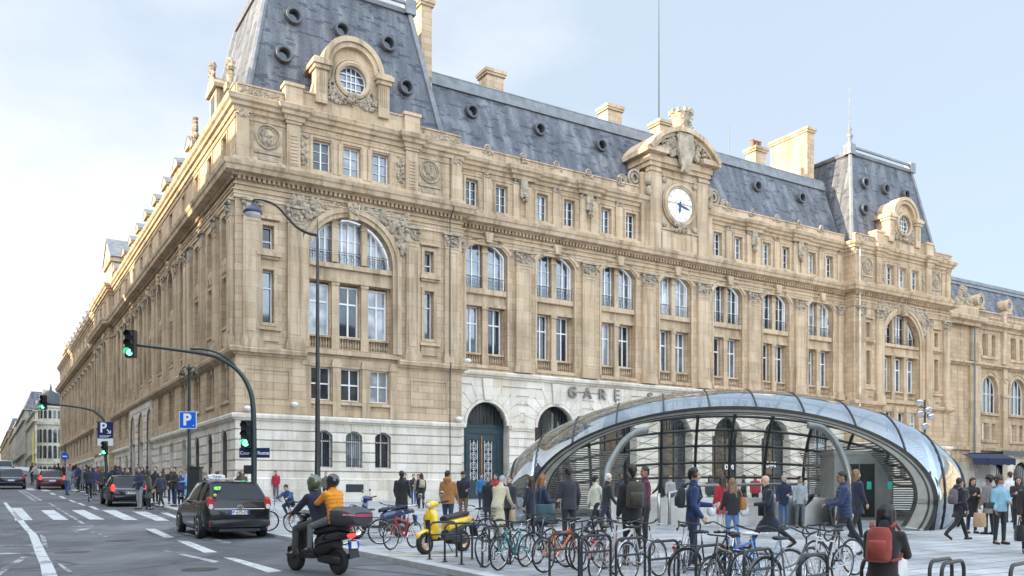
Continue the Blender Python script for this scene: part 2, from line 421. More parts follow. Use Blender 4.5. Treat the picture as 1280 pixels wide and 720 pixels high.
# ================================================================ the station building
CX, CY = -16.57, 52.0
ANG = math.atan2(.5227, .8525)
ST = empty('station_building', 'long pale limestone station with slate mansard roofs and a clock above its front', 'railway station', (CX, CY, 0), ANG)
FR = lambda t, o, z: (t, -o, z)
SD = lambda t, o, z: (-o, t, z)
def U(u, v, z=0):                      # building frame -> world
    return (CX+.8525*u-.5228*v, CY+.5227*u+.8525*v, z)
WN = [0]; FARW = MB(); FARP = MB()
def window(fn, op, o, bw=.09, mul=(0.0,), bars=(.62,), pane='pane', dp=.07, name='window', wood='white', far=False, rails=0):
    tc, w, zb, zt, ri = op
    n = 10 if ri > 0 else 1
    mb = FARW if far else MB(fn)
    if far: mb.fn = fn
    A, B = outline(op, n, 0), outline(op, n, bw)
    k = len(A)
    for i in range(k):
        j = (i+1) % k
        mb.face(((A[i][0], o, A[i][1]), (A[j][0], o, A[j][1]), (B[j][0], o, B[j][1]), (B[i][0], o, B[i][1])))
        mb.face(((B[i][0], o, B[i][1]), (B[j][0], o, B[j][1]), (B[j][0], o-dp, B[j][1]), (B[i][0], o-dp, B[i][1])))
    for q in mul:
        x = tc+q*w/2; z = ztop(op, x)-bw*.5
        mb.box(x-bw*.55, x+bw*.55, o-dp, o+.004, zb+bw*.5, z)
    for b in bars:
        z = zb+(zt-zb)*b; hw = w/2-bw*.5
        thick = bw*.55 if len(bars) < 2 else bw*.16
        mb.box(tc-hw, tc+hw, o-dp+.005, o+.008, z-thick, z+thick)
    pm = FARP if far else MB(fn)
    if far: pm.fn = fn
    pm.face([(a, o-dp, b) for a, b in outline(op, n, bw*.4)])
    if far: return None
    WN[0] += 1
    if pane != 'curtain' and R.random() < .16: pane = 'curtain'
    elif pane == 'pane' and R.random() < .25: pane = 'pane2'
    f = mb.build('window', M[wood], ST)
    pm.build('pane', M[pane], f)
    return f
def part(name, mb, mat, parent=None, smooth=False): return mb.build(name, M[mat] if isinstance(mat, str) else mat, parent or ST, smooth)
def balus(mb, t0, t1, o, z0, z1, n):
    mb.box(t0, t1, o-.14, o+.10, z1-.13, z1); mb.box(t0, t1, o-.14, o+.10, z0, z0+.12)
    for i in range(n):
        t = t0+(i+.5)*(t1-t0)/n; h = z1-z0-.25; r = min(.10, (t1-t0)/n*.40)
        rs = []
        for rad, hh in ((.5, 0), (.45, .08), (.8, .28), (1, .38), (.5, .66), (.45, .85), (.75, 1)):
            rs.append([(t+r*rad*math.cos(a), o-.02+r*rad*math.sin(a), z0+.12+h*hh) for a in [math.pi/3*k for k in range(6)]])
        mb.rings(rs)
def railing(fn, t0, t1, o, z0, h, parent=None):
    mb = MB(fn)
    mb.box(t0, t1, o-.015, o+.015, z0+h-.03, z0+h); mb.box(t0, t1, o-.015, o+.015, z0+.04, z0+.07)
    n = max(3, int((t1-t0)/.16))
    for i in range(n+1):
        t = t0+(t1-t0)*i/n; mb.box(t-.009, t+.009, o-.009, o+.009, z0, z0+h-.01)
    for i in range(max(2, int((t1-t0)/.45))):
        t = t0+(t1-t0)*(i+.5)/max(2, int((t1-t0)/.45)); r = .13
        mb.tube([(t+r*math.cos(a), o+.01, z0+h*.5+r*math.sin(a)) for a in [k*math.pi/5 for k in range(10)]], .012, 4, closed=True)
    return mb.build('railing', M['iron'], ST)
def moulding(mb, t0, t1, z0, z1, o, w=.08, d=.05):   # raised rectangular frame
    mb.box(t0, t1, o, o+d, z1-w, z1); mb.box(t0, t1, o, o+d, z0, z0+w)
    mb.box(t0, t0+w, o, o+d, z0+w, z1-w); mb.box(t1-w, t1, o, o+d, z0+w, z1-w)
def pilaster(fn, tc, w, o, d, z0, z1, cap=1.05, detail=True):
    mb = MB(fn); h = w/2
    mb.box(tc-h, tc+h, o, o+d, z0+.75, z1-cap)
    mb.box(tc-h-.13, tc+h+.13, o, o+d+.13, z0, z0+.45)
    mb.box(tc-h-.07, tc+h+.07, o, o+d+.07, z0+.45, z0+.60); mb.box(tc-h-.03, tc+h+.03, o, o+d+.03, z0+.60, z0+.75)
    mb.box(tc-h-.04, tc+h+.04, o, o+d+.04, z1-cap, z1-cap+.09)
    if detail and w > .9: moulding(mb, tc-h+.12, tc+h-.12, z0+.95, z1-cap-.2, o+d, .05, -.0001+.03)
    p = part('pilaster', mb, 'trim')
    cb = MB(fn)
    cb.box(tc-h, tc+h, o, o+d-.02, z1-cap+.09, z1-.14)
    cb.box(tc-h-.14, tc+h+.14, o, o+d+.14, z1-.14, z1)
    if detail:
        blobs(cb, tc-h, tc+h, z1-cap+.15, z1-.2, o+d+.02, int(20*w), .12, .10)
        for s in (-1, 1): cb.ell((tc+s*h, o+d+.05, z1-.28), (.14, .10, .14), 7, 5)
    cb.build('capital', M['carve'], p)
    return p
def medallion(fn, tc, zc, o, r=.72):
    mb = MB(fn)
    mb.tube([(tc+r*math.cos(a), o+.04, zc+r*math.sin(a)) for a in [k*math.pi/12 for k in range(24)]], .07, 6, closed=True)
    mb.tube([(tc+r*.75*math.cos(a), o+.03, zc+r*.75*math.sin(a)) for a in [k*math.pi/12 for k in range(24)]], .035, 5, closed=True)
    blobs(mb, tc-r*.5, tc+r*.5, zc-r*.6, zc+r*.6, o+.03, 26, .15, .10, lambda t, z: (t-tc)**2+(z-zc)**2 < (r*.6)**2)
    mb.box(tc-.8, tc+.8, o, o+.10, zc-r-.35, zc-r-.2); mb.box(tc-.6, tc+.6, o, o+.04, zc-r-.75, zc-r-.4)
    moulding(mb, tc-1.0, tc+1.0, 21.75, 24.6, o, .06, .05)
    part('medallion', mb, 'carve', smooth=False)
def voussoirs(mb, tc, r, zs, o, z1, n=11, dep=.035, key=True):
    # radial blocks with stepped outer ends round a round arch
    for i in range(n):
        a0, a1 = math.pi*(i+.035)/n, math.pi*(i+.965)/n
        mid = (a0+a1)/2; L = r+1.05+(.35 if i % 2 == 0 else 0)
        if zs+L*math.sin(mid) > z1-.1: L = (z1-.1-zs)/math.sin(mid)
        lim = 2.85
        if abs(L*math.cos(mid)) > lim: L = lim/abs(math.cos(mid))
        Q = [(tc-r*math.cos(a0), zs+r*math.sin(a0)), (tc-r*math.cos(a1), zs+r*math.sin(a1)), (tc-L*math.cos(a1), zs+L*math.sin(a1)), (tc-L*math.cos(a0), zs+L*math.sin(a0))]
        mb.slab([(x, o, z) for x, z in Q], (0, dep, 0))
    if key: mb.slab([(tc-.27, o, zs+r-.12), (tc+.27, o, zs+r-.12), (tc+.42, o, z1-.05), (tc-.42, o, z1-.05)], (0, dep+.16, 0))
def courses(mb, t0, t1, z0, z1, o, ops, h=.62, gap=.062, depth=.10):
    # rusticated wall: proud courses with open joints between, backing wall behind
    wall(mb, t0, t1, z0, z1, o-depth, ops, .4, rev=False)
    z = z1
    while z > z0+.05:
        b = max(z0, z-h+gap)
        wall(mb, t0, t1, b, z, o, ops, rev=False)
        # under and upper lips
        xs = [t0]+sorted(sum([[q[0]-q[1]/2, q[0]+q[1]/2] for q in ops], []))+[t1]
        for a, c in zip(xs[0::2], xs[1::2]):
            mb.face(((a, o, b), (c, o, b), (c, o-depth, b), (a, o-depth, b))); mb.face(((a, o, z), (c, o, z), (c, o-depth, z), (a, o-depth, z)))
        z -= h
# --- pavilion front -------------------------------------------------------
def pavilion(T, fn=FR, side=False):
    c = T+7.37 if not side else T+6.6
    Wd = 15.35 if not side else 13.3
    sp = 1.99 if not side else 2.05
    tri = (c-sp, c, c+sp)
    # base
    gops = [(c-1.85, 1.12, 3.3, 5.65, .32), (c+.15, 1.12, 3.3, 5.65, .32), (c+2.15, 1.12, 3.3, 5.65, .32)] if not side else []
    if side: gops = [(x, 1.6, 2.2, 5.72, .8) for x in (T+2.8, T+6.8, T+10.8)]
    mb = MB(fn); courses(mb, T, T+Wd, .4, 6.12, 0, gops)
    for g in gops:
        reveal(mb, g, 0, -.8 if side else -.5)
        for k in (-1, 0, 1):
            x = g[0]+k*.42; mb.slab([(x-.17+.0*k, .002, 5.66-.12*abs(k)), (x+.17, .002, 5.66-.12*abs(k)), (x+.2+.12*k, .002, 6.1), (x-.2+.12*k, .002, 6.1)], (0, .03, 0))
    part('ground_floor_wall', mb, 'base')
    for g in gops:
        f = window(fn, g, -.7 if side else -.38, .07, (0,), (.72,), 'pane2')
        mb = MB(fn)
        for k in range(8):
            x = g[0]-g[1]/2+g[1]*(k+.5)/8; mb.box(x-.012, x+.012, -.14, -.11, g[2]+.05, ztop(g, x)-.02)
        for z in (g[2]+.15, g[2]+.55, 5.05): mb.box(g[0]-g[1]/2, g[0]+g[1]/2, -.15, -.10, z, z+.03)
        mb.build('window_bars', M['iron'], f)
    # mezzanine
    mz = [(x, 1.32, 7.6, 9.7, 0) for x in tri] if not side else [(x, 2.2, 7.4, 9.85, 0) for x in (T+2.6, T+6.6, T+10.7)]
    mb = MB(fn); ww = T+Wd
    if not side:
        wall(mb, T, T+4.3, 6.5, 10.05, 0); wall(mb, c+3.15, ww, 6.5, 10.05, 0)
        wall(mb, T+4.3, c+3.15, 6.5, 10.83, -.22, mz, .35)
        for x in (T+4.3, c+3.15): mb.face(((x, 0, 6.5), (x, 0, 10.83), (x, -.22, 10.83), (x, -.22, 6.5)))
    else: wall(mb, T, ww, 6.5, 10.05, 0, mz, .6)
    # main storey
    if not side:
        big = (c, 5.66, 10.83, 19.36, 2.83)
        wall(mb, T, ww, 10.5, 20.3, 0, [big, (T+1.97, .66, 12.0, 15.3, 0), (T+1.97, .66, 16.5, 18.0, 0), (T+12.85, .66, 12.0, 15.3, 0), (T+12.85, .66, 16.5, 18.0, 0)], .55, 20)
        tall = [(x, 1.34, 11.75, 15.2, 0) for x in tri]
        wall(mb, T+4.2, c+3.1, 10.83, 16.3, -.55, tall+[(x, 1.5, 10.9, 11.74, 0) for x in tri], .3)
        mb.box(T+4.2, c+3.1, -1.3, -1.0, 10.8, 16.25)
        wall(mb, T+4.2, c+3.1, 10.83, 11.74, -.8)
    else:
        rec = [(x, 1.75, 12.1, 19.0, 0) for x in (T+2.6, T+6.6, T+10.7)]
        wall(mb, T, ww, 10.5, 20.3, 0, rec, 1.0)
        for r_ in rec:
            wall(mb, r_[0]-.9, r_[0]+.9, 12.1, 19.0, -1.0)
            mb.box(r_[0]-.86, r_[0]+.86, -.9, -.10, 15.2, 16.3)
            mb.box(r_[0]-.87, r_[0]+.87, -.1, -.02, 15.95, 16.35); mb.box(r_[0]-.87, r_[0]+.87, -.1, -.05, 15.2, 15.4)
            for k in (-.45, 0, .45): mb.box(r_[0]+k-.12, r_[0]+k+.12, -.1, .06, 15.45, 15.9)
    # attic
    at_ = [(x, 1.15, 22.0, 23.9, 0) for x in tri] if not side else [(x, 1.1, 21.95, 23.95, 0) for x in (T+2.6, T+6.6, T+10.7)]
    wall(mb, T, ww, 20.3, 24.95, 0, at_, .38)
    part('wall', mb, 'stone')
    # dressings
    mb = MB(fn)
    if not side:
        archring(mb, c, 2.83, 16.53, .28, -.08, .06, 5.7, 20); archring(mb, c, 3.11, 16.53, .30, -.02, .16, 5.7, 20)
        mb.slab([(c-.26, .1, 19.15), (c+.26, .1, 19.15), (c+.42, .1, 20.15), (c-.42, .1, 20.15)], (0, .32, 0))
        for x in (c-sp/2, c+sp/2):
            mb.box(x-.26, x+.26, -.60, -.30, 10.83, 11.75); mb.box(x-.22, x+.22, -.56, -.34, 11.75, 15.2); mb.box(x-.27, x+.27, -.6, -.28, 15.0, 15.2)
            h = 2.83*math.sin(math.acos(sp/2/2.83)); mb.box(x-.2, x+.2, -.65, -.34, 16.5, 16.5+h+.05); mb.box(x-.25, x+.25, -.65, -.30, 16.5+h-.42, 16.5+h-.3)
        mb.box(T+4.5, c+2.85, -.56, -.22, 15.2, 15.45); mb.box(T+4.5, c+2.85, -.56, -.30, 15.45, 16.05); mb.box(T+4.5, c+2.85, -.56, -.12, 16.05, 16.35)
        for x in (T+1.97, T+12.85):
            for za, zb in ((12.0, 15.3), (16.5, 18.0)):
                moulding(mb, x-.56, x+.56, za-.12, zb+.22, 0, .2, .08)
            mb.box(x-.75, x+.75, 0, .32, 16.1, 16.32); mb.box(x-.65, x+.65, 0, .18, 15.95, 16.1); mb.box(x-.78, x+.78, 0, .3, 11.6, 11.8); mb.box(x-.62, x+.62, 0, .12, 10.95, 11.6)
            mb.box(x-.7, x+.7, 0, .25, 18.35, 18.5)
            moulding(mb, x-1.35, x+1.35, 7.45, 9.25, 0, .07, .045)
        for x in (c-2.96, c-sp/2, c+sp/2, c+2.96): mb.box(x-.27, x+.27, -.22, -.02, 6.5, 10.2); mb.box(x-.33, x+.33, -.22, .04, 9.7, 10.0)
        for x in tri: mb.box(x-.75, x+.75, -.22, -.04, 7.32, 7.5)
    else:
        for x in (T+2.6, T+6.6, T+10.7):
            mb = MB(fn); mb.box(x-.12, x+.12, -.40, -.12, 7.5, 9.85); mb.box(x-.2, x+.2, -.42, -.05, 9.5, 9.85); mb.box(x-.2, x+.2, -.42, -.05, 7.4, 7.6); mb.box(x-1.2, x+1.2, -.1, .1, 7.2, 7.4)
            moulding(mb, x-.75, x+.75, 10.9, 11.95, 0, .1, .06)
            moulding(mb, x-.8, x+.8, 21.8, 24.1, 0, .16, .06)
            part('window_surround', mb, 'trim')
    if not side: part('window_surround', mb, 'trim'); mb = MB(fn)
    for q, x in enumerate(tri):
        if not side: moulding(mb, x-.78, x+.78, 21.85, 24.15, 0, .16, .07)
    if not side: part('window_surround', mb, 'trim')
    if not side:
        for x in tri:
            mb = MB(fn); balus(mb, x-.72, x+.72, -.48, 10.83, 11.75, 8); part('balustrade', mb, 'trim')
            window(fn, (x, 1.34, 11.75, 15.05, 0), -.78, .10, (0,), (.66,), 'pane')
            window(fn, (x, 1.32, 7.6, 9.7, 0), -.5, .08, (0,), (.5,), 'curtain' if x == tri[2] else 'pane2')
            window(fn, (x, 1.15, 22.0, 23.9, 0), -.3, .08, (0,), (.33, .66), 'pane')
        window(fn, (c, 5.6, 16.35, 19.33, 2.8), -.7, .12, (-.85, -.70, -.56, -.16, 0, .16, .56, .70, .85)[1:8:1], (.28, .56), 'pane')
        railing(fn, T+4.6, c+2.75, -.5, 16.36, .85)
        for x in (T+1.97, T+12.85):
            window(fn, (x, .66, 12.0, 15.3, 0), -.4, .07, (), (.68,), 'pane'); window(fn, (x, .66, 16.5, 18.0, 0), -.4, .07, (), (.4,), 'pane2')
        # carving in the spandrels
        mb = MB(fn)
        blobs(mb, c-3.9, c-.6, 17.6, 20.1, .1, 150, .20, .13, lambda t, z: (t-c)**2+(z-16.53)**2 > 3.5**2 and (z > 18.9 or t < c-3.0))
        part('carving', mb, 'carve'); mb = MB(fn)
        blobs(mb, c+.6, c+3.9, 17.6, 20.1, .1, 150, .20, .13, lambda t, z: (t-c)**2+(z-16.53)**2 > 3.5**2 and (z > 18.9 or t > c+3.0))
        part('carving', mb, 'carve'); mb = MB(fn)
        blobs(mb, c-.3, c+.3, 19.4, 20.2, .42, 14, .14, .12)
        part('carving', mb, 'carve')
        for x in (T+.95, T+3.6, T+11.57, T+14.5): pilaster(fn, x, 1.05 if x in (T+.95, T+14.5) else .95, 0, .24, 10.5, 19.4)
        for x in (T+1.95, T+12.9): medallion(fn, x, 23.4, 0)
        for x in (T+3.5, T+11.5):
            mb = MB(fn); mb.box(x-.42, x+.42, 0, .22, 21.45, 24.9); mb.box(x-.3, x+.3, .22, .27, 21.9, 24.0); mb.box(x-.5, x+.5, 0, .3, 24.45, 24.62)
            for k in range(9): mb.box(x-.22, x+.22, .27, .32, 22.0+k*.21, 22.12+k*.21)
            part('attic_pilaster', mb, 'trim')
        for x in (T+.42, T+14.93):
            mb = MB(fn); mb.box(x-.36, x+.36, 0, .12, 21.45, 24.9); a_ = part('attic_pilaster', mb, 'trim')
            mb = MB(fn); blobs(mb, x-.4, x+.4, 24.3, 24.75, .14, 14, .12, .08); mb.build('capital', M['carve'], a_)
        for x in (c-sp/2, c+sp/2):
            mb = MB(fn); mb.box(x-.3, x+.3, 0, .05, 21.9, 23.95)
            for d in (-.17, .17): mb.box(x+d-.11, x+d+.11, .05, .12, 21.9, 23.95)
            part('attic_pilaster', mb, 'trim')
        for x in (T+4.25, T+10.75):
            mb = MB(fn); blobs(mb, x-.2, x+.2, 22.2, 24.0, .06, 24, .13, .09); part('carving', mb, 'carve')
    else:
        for x in (T+.75, T+4.6, T+8.65, T+12.6): pilaster(fn, x, 1.0, 0, .24, 10.5, 19.4, detail=x < 5)
        for i, x in enumerate((T+2.6, T+6.6, T+10.7)):
            window(fn, (x, 2.2, 7.4, 9.85, 0), -.58, .08, (0,), (.5,), 'pane2')
            window(fn, (x, 1.1, 21.95, 23.95, 0), -.3, .08, (0,), (.5,), 'pane')
            window(fn, (x, 1.6, 12.2, 15.1, 0), -.9, .1, (0,), (.66,), 'pane'); window(fn, (x, 1.6, 16.4, 18.9, 0), -.9, .1, (0,), (.66,), 'pane')
    return c
pavilion(0); pavilion(57.3)
pavilion(0, SD, True)
# blank returns of the pavilions
mb = MB()
for x in (15.35, 57.3):
    mb.face(((x, 0, 6.5), (x, 1.1, 6.5), (x, 1.1, 24.95), (x, 0, 24.95)))
mb.face(((72.65, 0, .4), (72.65, 9, .4), (72.65, 9, 24.95), (72.65, 0, 24.95)))
part('wall', mb, 'stone')
mb = MB()
for x in (15.35, 57.3): mb.face(((x, 0, .4), (x, 1.1, .4), (x, 1.1, 6.5), (x, 0, 6.5)))
part('ground_floor_wall', mb, 'base')
# --- wing with seven bays -------------------------------------------------
BAYS = [18.0+5.985*i for i in range(7)]
WO = -1.1
mb = MB(FR)
gops = [(t, 3.76, .4, 8.45, 1.88) for t in BAYS]
courses(mb, 15.35, 57.3, .4, 10.0, WO, gops, .62)
for g in gops: reveal(mb, g, WO, WO-.95, 16)
for t in BAYS:
    voussoirs(mb, t, 1.92, 6.57, WO, 9.95)
    archring(mb, t, 1.66, 6.57, .22, WO-.25, WO+.06, 0, 16)
for a, b in zip([15.35]+[t+2.0 for t in BAYS], [t-2.0 for t in BAYS]+[57.3]):
    mb.box(a, b, WO, WO+.14, 6.42, 6.62); mb.box(a, b, WO, WO+.08, 6.25, 6.42)
part('ground_floor_wall', mb, 'base')
for i, g in enumerate(gops):
    t = g[0]
    if i == 0:                          # teal double door with ironwork panels
        d = MB(FR)
        d.box(t-1.85, t+1.85, WO-.95, WO-.78, 6.0, 6.55); d.box(t-1.85, t+1.85, WO-.95, WO-.72, 6.45, 6.6)
        d.box(t-1.85, t-1.15, WO-.95, WO-.8, 1.2, 6.0); d.box(t+1.15, t+1.85, WO-.95, WO-.8, 1.2, 6.0)
        for s in (-1, 1):
            for z0, z1 in ((1.5, 3.0), (3.2, 5.7)): moulding(d, t+s*1.5-.26, t+s*1.5+.26, z0, z1, WO-.8, .06, .05)
        d.box(t-1.15, t+1.15, WO-.95, WO-.84, 1.2, 2.6); d.box(t-1.15, t+1.15, WO-.95, WO-.84, 5.55, 6.0)
        for x in (-1.1, -.12, .12, 1.1): d.box(t+x-.1, t+x+.1, WO-.95, WO-.82, 2.6, 5.55)
        dr = d.build('door', M['door'], ST)
        d = MB(FR); d.box(t-1.1, t+1.1, WO-.97, WO-.93, 2.5, 5.6); d.build('pane', M['pane2'], dr)
        d = MB(FR); d.box(t-.035, t+.035, WO-.82, WO-.76, 2.2, 5.8); d.build('door_strip', M['brass'], dr)
        d = MB(FR)
        for s in (-.6, .6):
            for k in range(4):
                z = 2.95+k*.7
                for rr in (.28, .16): d.tube([(t+s+rr*math.cos(a), WO-.86, z+rr*math.sin(a)) for a in [q*math.pi/6 for q in range(12)]], .018, 4, closed=True)
            for k in (-.3, 0, .3): d.box(t+s+k-.015, t+s+k+.015, WO-.88, WO-.85, 2.6, 5.5)
        d.build('door_grille', M['white'], dr)
        f = window(FR, (t, 3.7, 6.6, 8.42, 1.85), WO-.85, .12, (), (), 'pane2', wood='door')
    else:
        f = window(FR, (t, 3.7, .9, 8.42, 1.85), WO-.85, .12, (-.33, .33), (.3, .56, .74), 'pane2', wood='darkmetal')
    d = MB(FR)
    for k in range(13):
        x = t-1.75+3.5*k/12; d.box(x-.03, x+.03, WO-.74, WO-.70, 6.6, ztop((t, 3.7, 6.6, 8.42, 1.85), x)-.03)
    d.build('window_bars', M['darkmetal'], f)
# upper wing
mb = MB(FR)
bigs = [(t, 3.42, 10.83, 19.75, .85) for t in BAYS]
wall(mb, 15.35, 57.3, 10.4, 20.3, WO, bigs, .5, 12)
atts = [(t+s*1.23, .98, 22.0, 23.95, 0) for t in BAYS if abs(t-BAYS[3]) > 1 for s in (-1, 1)]
wall(mb, 15.35, 57.3, 20.3, 24.95, WO, atts, .38)
for t in BAYS:
    ops = [(t+s*.97, 1.16, 11.75, 15.1, 0) for s in (-1, 1)]
    wall(mb, t-1.75, t+1.75, 10.83, 16.35, WO-.5, ops+[(t+s*.97, 1.3, 10.9, 11.74, 0) for s in (-1, 1)], .3)
    wall(mb, t-1.75, t+1.75, 10.8, 11.75, WO-.8)
part('wall', mb, 'stone')
for t in BAYS:
    mb = MB(FR)
    archring(mb, t, 1.71, 18.9, .2, WO-.06, WO+.05, 8.0, 12, .85); archring(mb, t, 1.91, 18.9, .22, WO-.02, WO+.12, 0, 12, .95)
    mb.slab([(t-.2, WO+.08, 19.6), (t+.2, WO+.08, 19.6), (t+.36, WO+.08, 20.3), (t-.36, WO+.08, 20.3)], (0, .3, 0))
    mb.box(t-.27, t+.27, WO-.5, WO-.2, 10.83, 11.75); mb.box(t-.21, t+.21, WO-.5, WO-.26, 11.75, 15.1); mb.box(t-.27, t+.27, WO-.5, WO-.2, 14.9, 15.1)
    mb.box(t-.21, t+.21, WO-.6, WO-.26, 16.35, 19.7); mb.box(t-.27, t+.27, WO-.6, WO-.2, 18.95, 19.15)
    mb.box(t-1.7, t+1.7, WO-.5, WO-.2, 15.1, 15.32); mb.box(t-1.7, t+1.7, WO-.5, WO-.3, 15.32, 15.95); mb.box(t-1.7, t+1.7, WO-.5, WO-.08, 15.95, 16.35)
    mb.box(t-1.8, t+1.8, WO-.5, WO+.1, 10.62, 10.84)
    part('window_surround', mb, 'trim')
for a in atts: mb = MB(FR); moulding(mb, a[0]-.66, a[0]+.66, 21.85, 24.15, WO, .15, .06); part('window_surround', mb, 'trim')
for i, t in enumerate(BAYS):
    for s in (-1, 1):
        x = t+s*.97
        mb = MB(FR); balus(mb, x-.66, x+.66, WO-.42, 10.84, 11.75, 7); part('balustrade', mb, 'trim')
        window(FR, (x, 1.16, 11.75, 15.1, 0), WO-.76, .09, (0,), (.64,), 'pane' if (i+s) % 3 else 'pane2')
    window(FR, (t, 3.36, 16.35, 19.72, .83), WO-.56, .09, (-.88, -.57, -.2, .2, .57, .88), (.3, .6), 'pane' if i < 3 else 'pane2')
    railing(FR, t-1.62, t+1.62, WO-.30, 16.36, .85)
for i, a in enumerate(atts): window(FR, a, WO-.3, .075, (0,), (.33, .66), 'pane' if i % 3 else 'pane2')
for t in [BAYS[0]-2.35]+[t+2.99 for t in BAYS[:-1]]+[BAYS[-1]+2.6]:
    w = 1.25 if t not in (BAYS[0]-2.35, BAYS[-1]+2.6) else .6
    pilaster(FR, t, w, WO, .25, 10.5, 19.4)
def apil(x, h, d, zt, cz, n):
    m = MB(FR); m.box(x-h, x+h, WO, WO+d, 21.45, zt); p = part('attic_pilaster', m, 'trim')
    m = MB(FR); m.box(x-h-.03, x+h+.03, WO, WO+d+.06, zt, zt+.1); blobs(m, x-h, x+h, zt+.05, cz, WO+d+.02, n, .10, .09); m.build('capital', M['carve'], p)
for j, t in enumerate([BAYS[0]-2.35]+[t+2.99 for t in BAYS[:-1]]+[BAYS[-1]+2.6]):
    if j in (3, 4): continue
    for d in ((-.52, .52) if j not in (0, 7) else (0,)): apil(t+d, .3, .14, 24.3, 24.75, 12)
    if j not in (0, 7):
        m = MB(FR); m.box(t-.3, t+.3, WO+.14, WO+.32, 23.4, 24.9); blobs(m, t-.24, t+.24, 22.9, 24.2, WO+.3, 26, .12, .12); part('console', m, 'carve')
for t in BAYS:
    if abs(t-BAYS[3]) > 1: apil(t, .32, .12, 24.3, 24.7, 14)
# lettering over the arches
LETM = plain('grey_letter_metal', (.20, .19, .17), .5, metal=.2, var=.2)
LET = 'GARE SAINT-LAZARE'
tx = 25.4
for i, ch in enumerate(LET):
    if ch == ' ': tx += 2.0; continue
    m = Matrix(((1, 0, 0, tx), (0, 0, -1, -WO-.14 if False else 1.1-.16), (0, 1, 0, 9.33), (0, 0, 0, 1)))
    text_mesh(ch, 1.18, .07, 'letter', LETM, ST, m, bold=.012)
    tx += 1.42 if ch not in 'I-' else 1.15
# --- side street front ----------------------------------------------------
SB = [15.3+4.93*i for i in range(8)]+[57.7, 62.2, 66.7]+[73.6+4.93*i for i in range(12)]
def proj_(v): return .55 if 55 < v < 69.5 else 0
segs = [(13.3, 55.0, 0), (55.0, 69.5, .55), (69.5, 132.5, 0)]
for a, b, o in segs:
    bb = [v for v in SB if a < v < b]; mb = MB(SD); sr = MB(SD)
    rec = [(v, 2.25, 11.9, 19.3, 1.1) for v in bb]; mz = [(v, 2.3, 7.4, 9.85, 0) for v in bb if not 29.5 < v < 41.5]; at2 = [(v, 1.1, 21.95, 23.95, 0) for v in bb]
    wall(mb, a, b, 6.5, 10.05, o, mz, .6); wall(mb, a, b, 10.05, 20.3, o, rec, 1.0, 8); wall(mb, a, b, 20.3, 24.95, o, at2, .4)
    for v in bb:
        wall(mb, v-1.2, v+1.2, 11.9, 19.4, o-1.0)
        mb.box(v-1.1, v+1.1, o-.95, o-.2, 15.2, 16.3); sr.box(v-1.12, v+1.12, o-.2, o-.08, 15.95, 16.35)
        for k in (-.55, 0, .55): sr.box(v+k-.14, v+k+.14, o-.2, o+.02, 15.4, 15.9)
        archring(sr, v, 1.125, 18.2, .26, o-.03, o+.12, 6.2, 8)
        if v < 60:
            sr.box(v-.13, v+.13, o-.42, o-.12, 7.4, 9.85); sr.box(v-.22, v+.22, o-.44, o-.05, 9.5, 9.85); blobs(sr, v-.3, v+.3, 19.2, 20.1, o+.25, 8, .2, .2)
            sr.box(v-.25, v+.25, o, o+.3, 19.2, 19.9)
        moulding(sr, v-.75, v+.75, 21.8, 24.1, o, .16, .06); moulding(sr, v-.9, v+.9, 10.75, 11.75, o, .1, .06)
    part('wall', mb, 'stone'); part('window_surround', sr, 'trim')
    gb = [v for v in bb]; mb = MB(SD)
    gop = [(v, 1.7 if not 29.5 < v < 41.5 else 2.8, 2.4 if not 29.5 < v < 41.5 else 1.2, 5.75 if not 29.5 < v < 41.5 else 9.3, .85 if not 29.5 < v < 41.5 else 1.4) for v in gb]
    if o: courses(mb, a, b, .4, 6.12, o, gop)
    else:
        lo = [q for q in gop if q[3] < 7]; hi = [q for q in gop if q[3] > 7]
        if hi:
            courses(mb, a, 28.9, .4, 6.12, o, [q for q in lo if q[0] < 29]); courses(mb, 28.9, 42.0, .4, 10.0, o+.12, hi); courses(mb, 42.0, b, .4, 6.12, o, [q for q in lo if q[0] > 42])
            for x in (28.9, 42.0): mb.face(((x, o, .4), (x, o+.12, .4), (x, o+.12, 10), (x, o, 10)))
        else: courses(mb, a, b, .4, 6.12, o, gop)
    for q in gop: reveal(mb, q, o, o-.9, 8)
    part('ground_floor_wall', mb, 'base')
    for v in (a, b):
        if o: mb = MB(SD); mb.face(((v, 0, .4), (v, o, .4), (v, o, 24.95), (v, 0, 24.95))); part('wall', mb, 'stone')
    for v, q in zip(bb, gop):
        near = v < 22
        for op, oo, mu, ba, pn in ((q, o-.8, (0,), (.7,), 'pane2'), ((v, 2.3, 7.4, 9.85, 0), o-.58, (0,), (.5,), 'pane2'), ((v, 1.1, 21.95, 23.95, 0), o-.35, (0,), (.5,), 'pane'),
                                   ((v, 1.9, 12.2, 15.1, 0), o-.92, (0,), (.66,), 'pane'), ((v, 1.9, 16.4, 18.9, .6), o-.92, (0,), (.6,), 'pane')):
            if op[2] == 7.4 and 29.5 < v < 41.5: continue
            window(SD, op, oo, .08, mu, ba, pn, far=not near)
mb = FARW.build('window', M['white'], ST); tag(mb, kind='stuff'); FARP.build('pane', M['pane2'], mb)
for i, v in enumerate([(a+b)/2 for a, b in zip([10.9+2.0]+SB[:-1], SB)]):
    if v < 14: continue
    o = .55 if 55.5 < v < 69 else 0
    pilaster(SD, v, .85, o, .22, 10.5, 19.4, detail=v < 45)
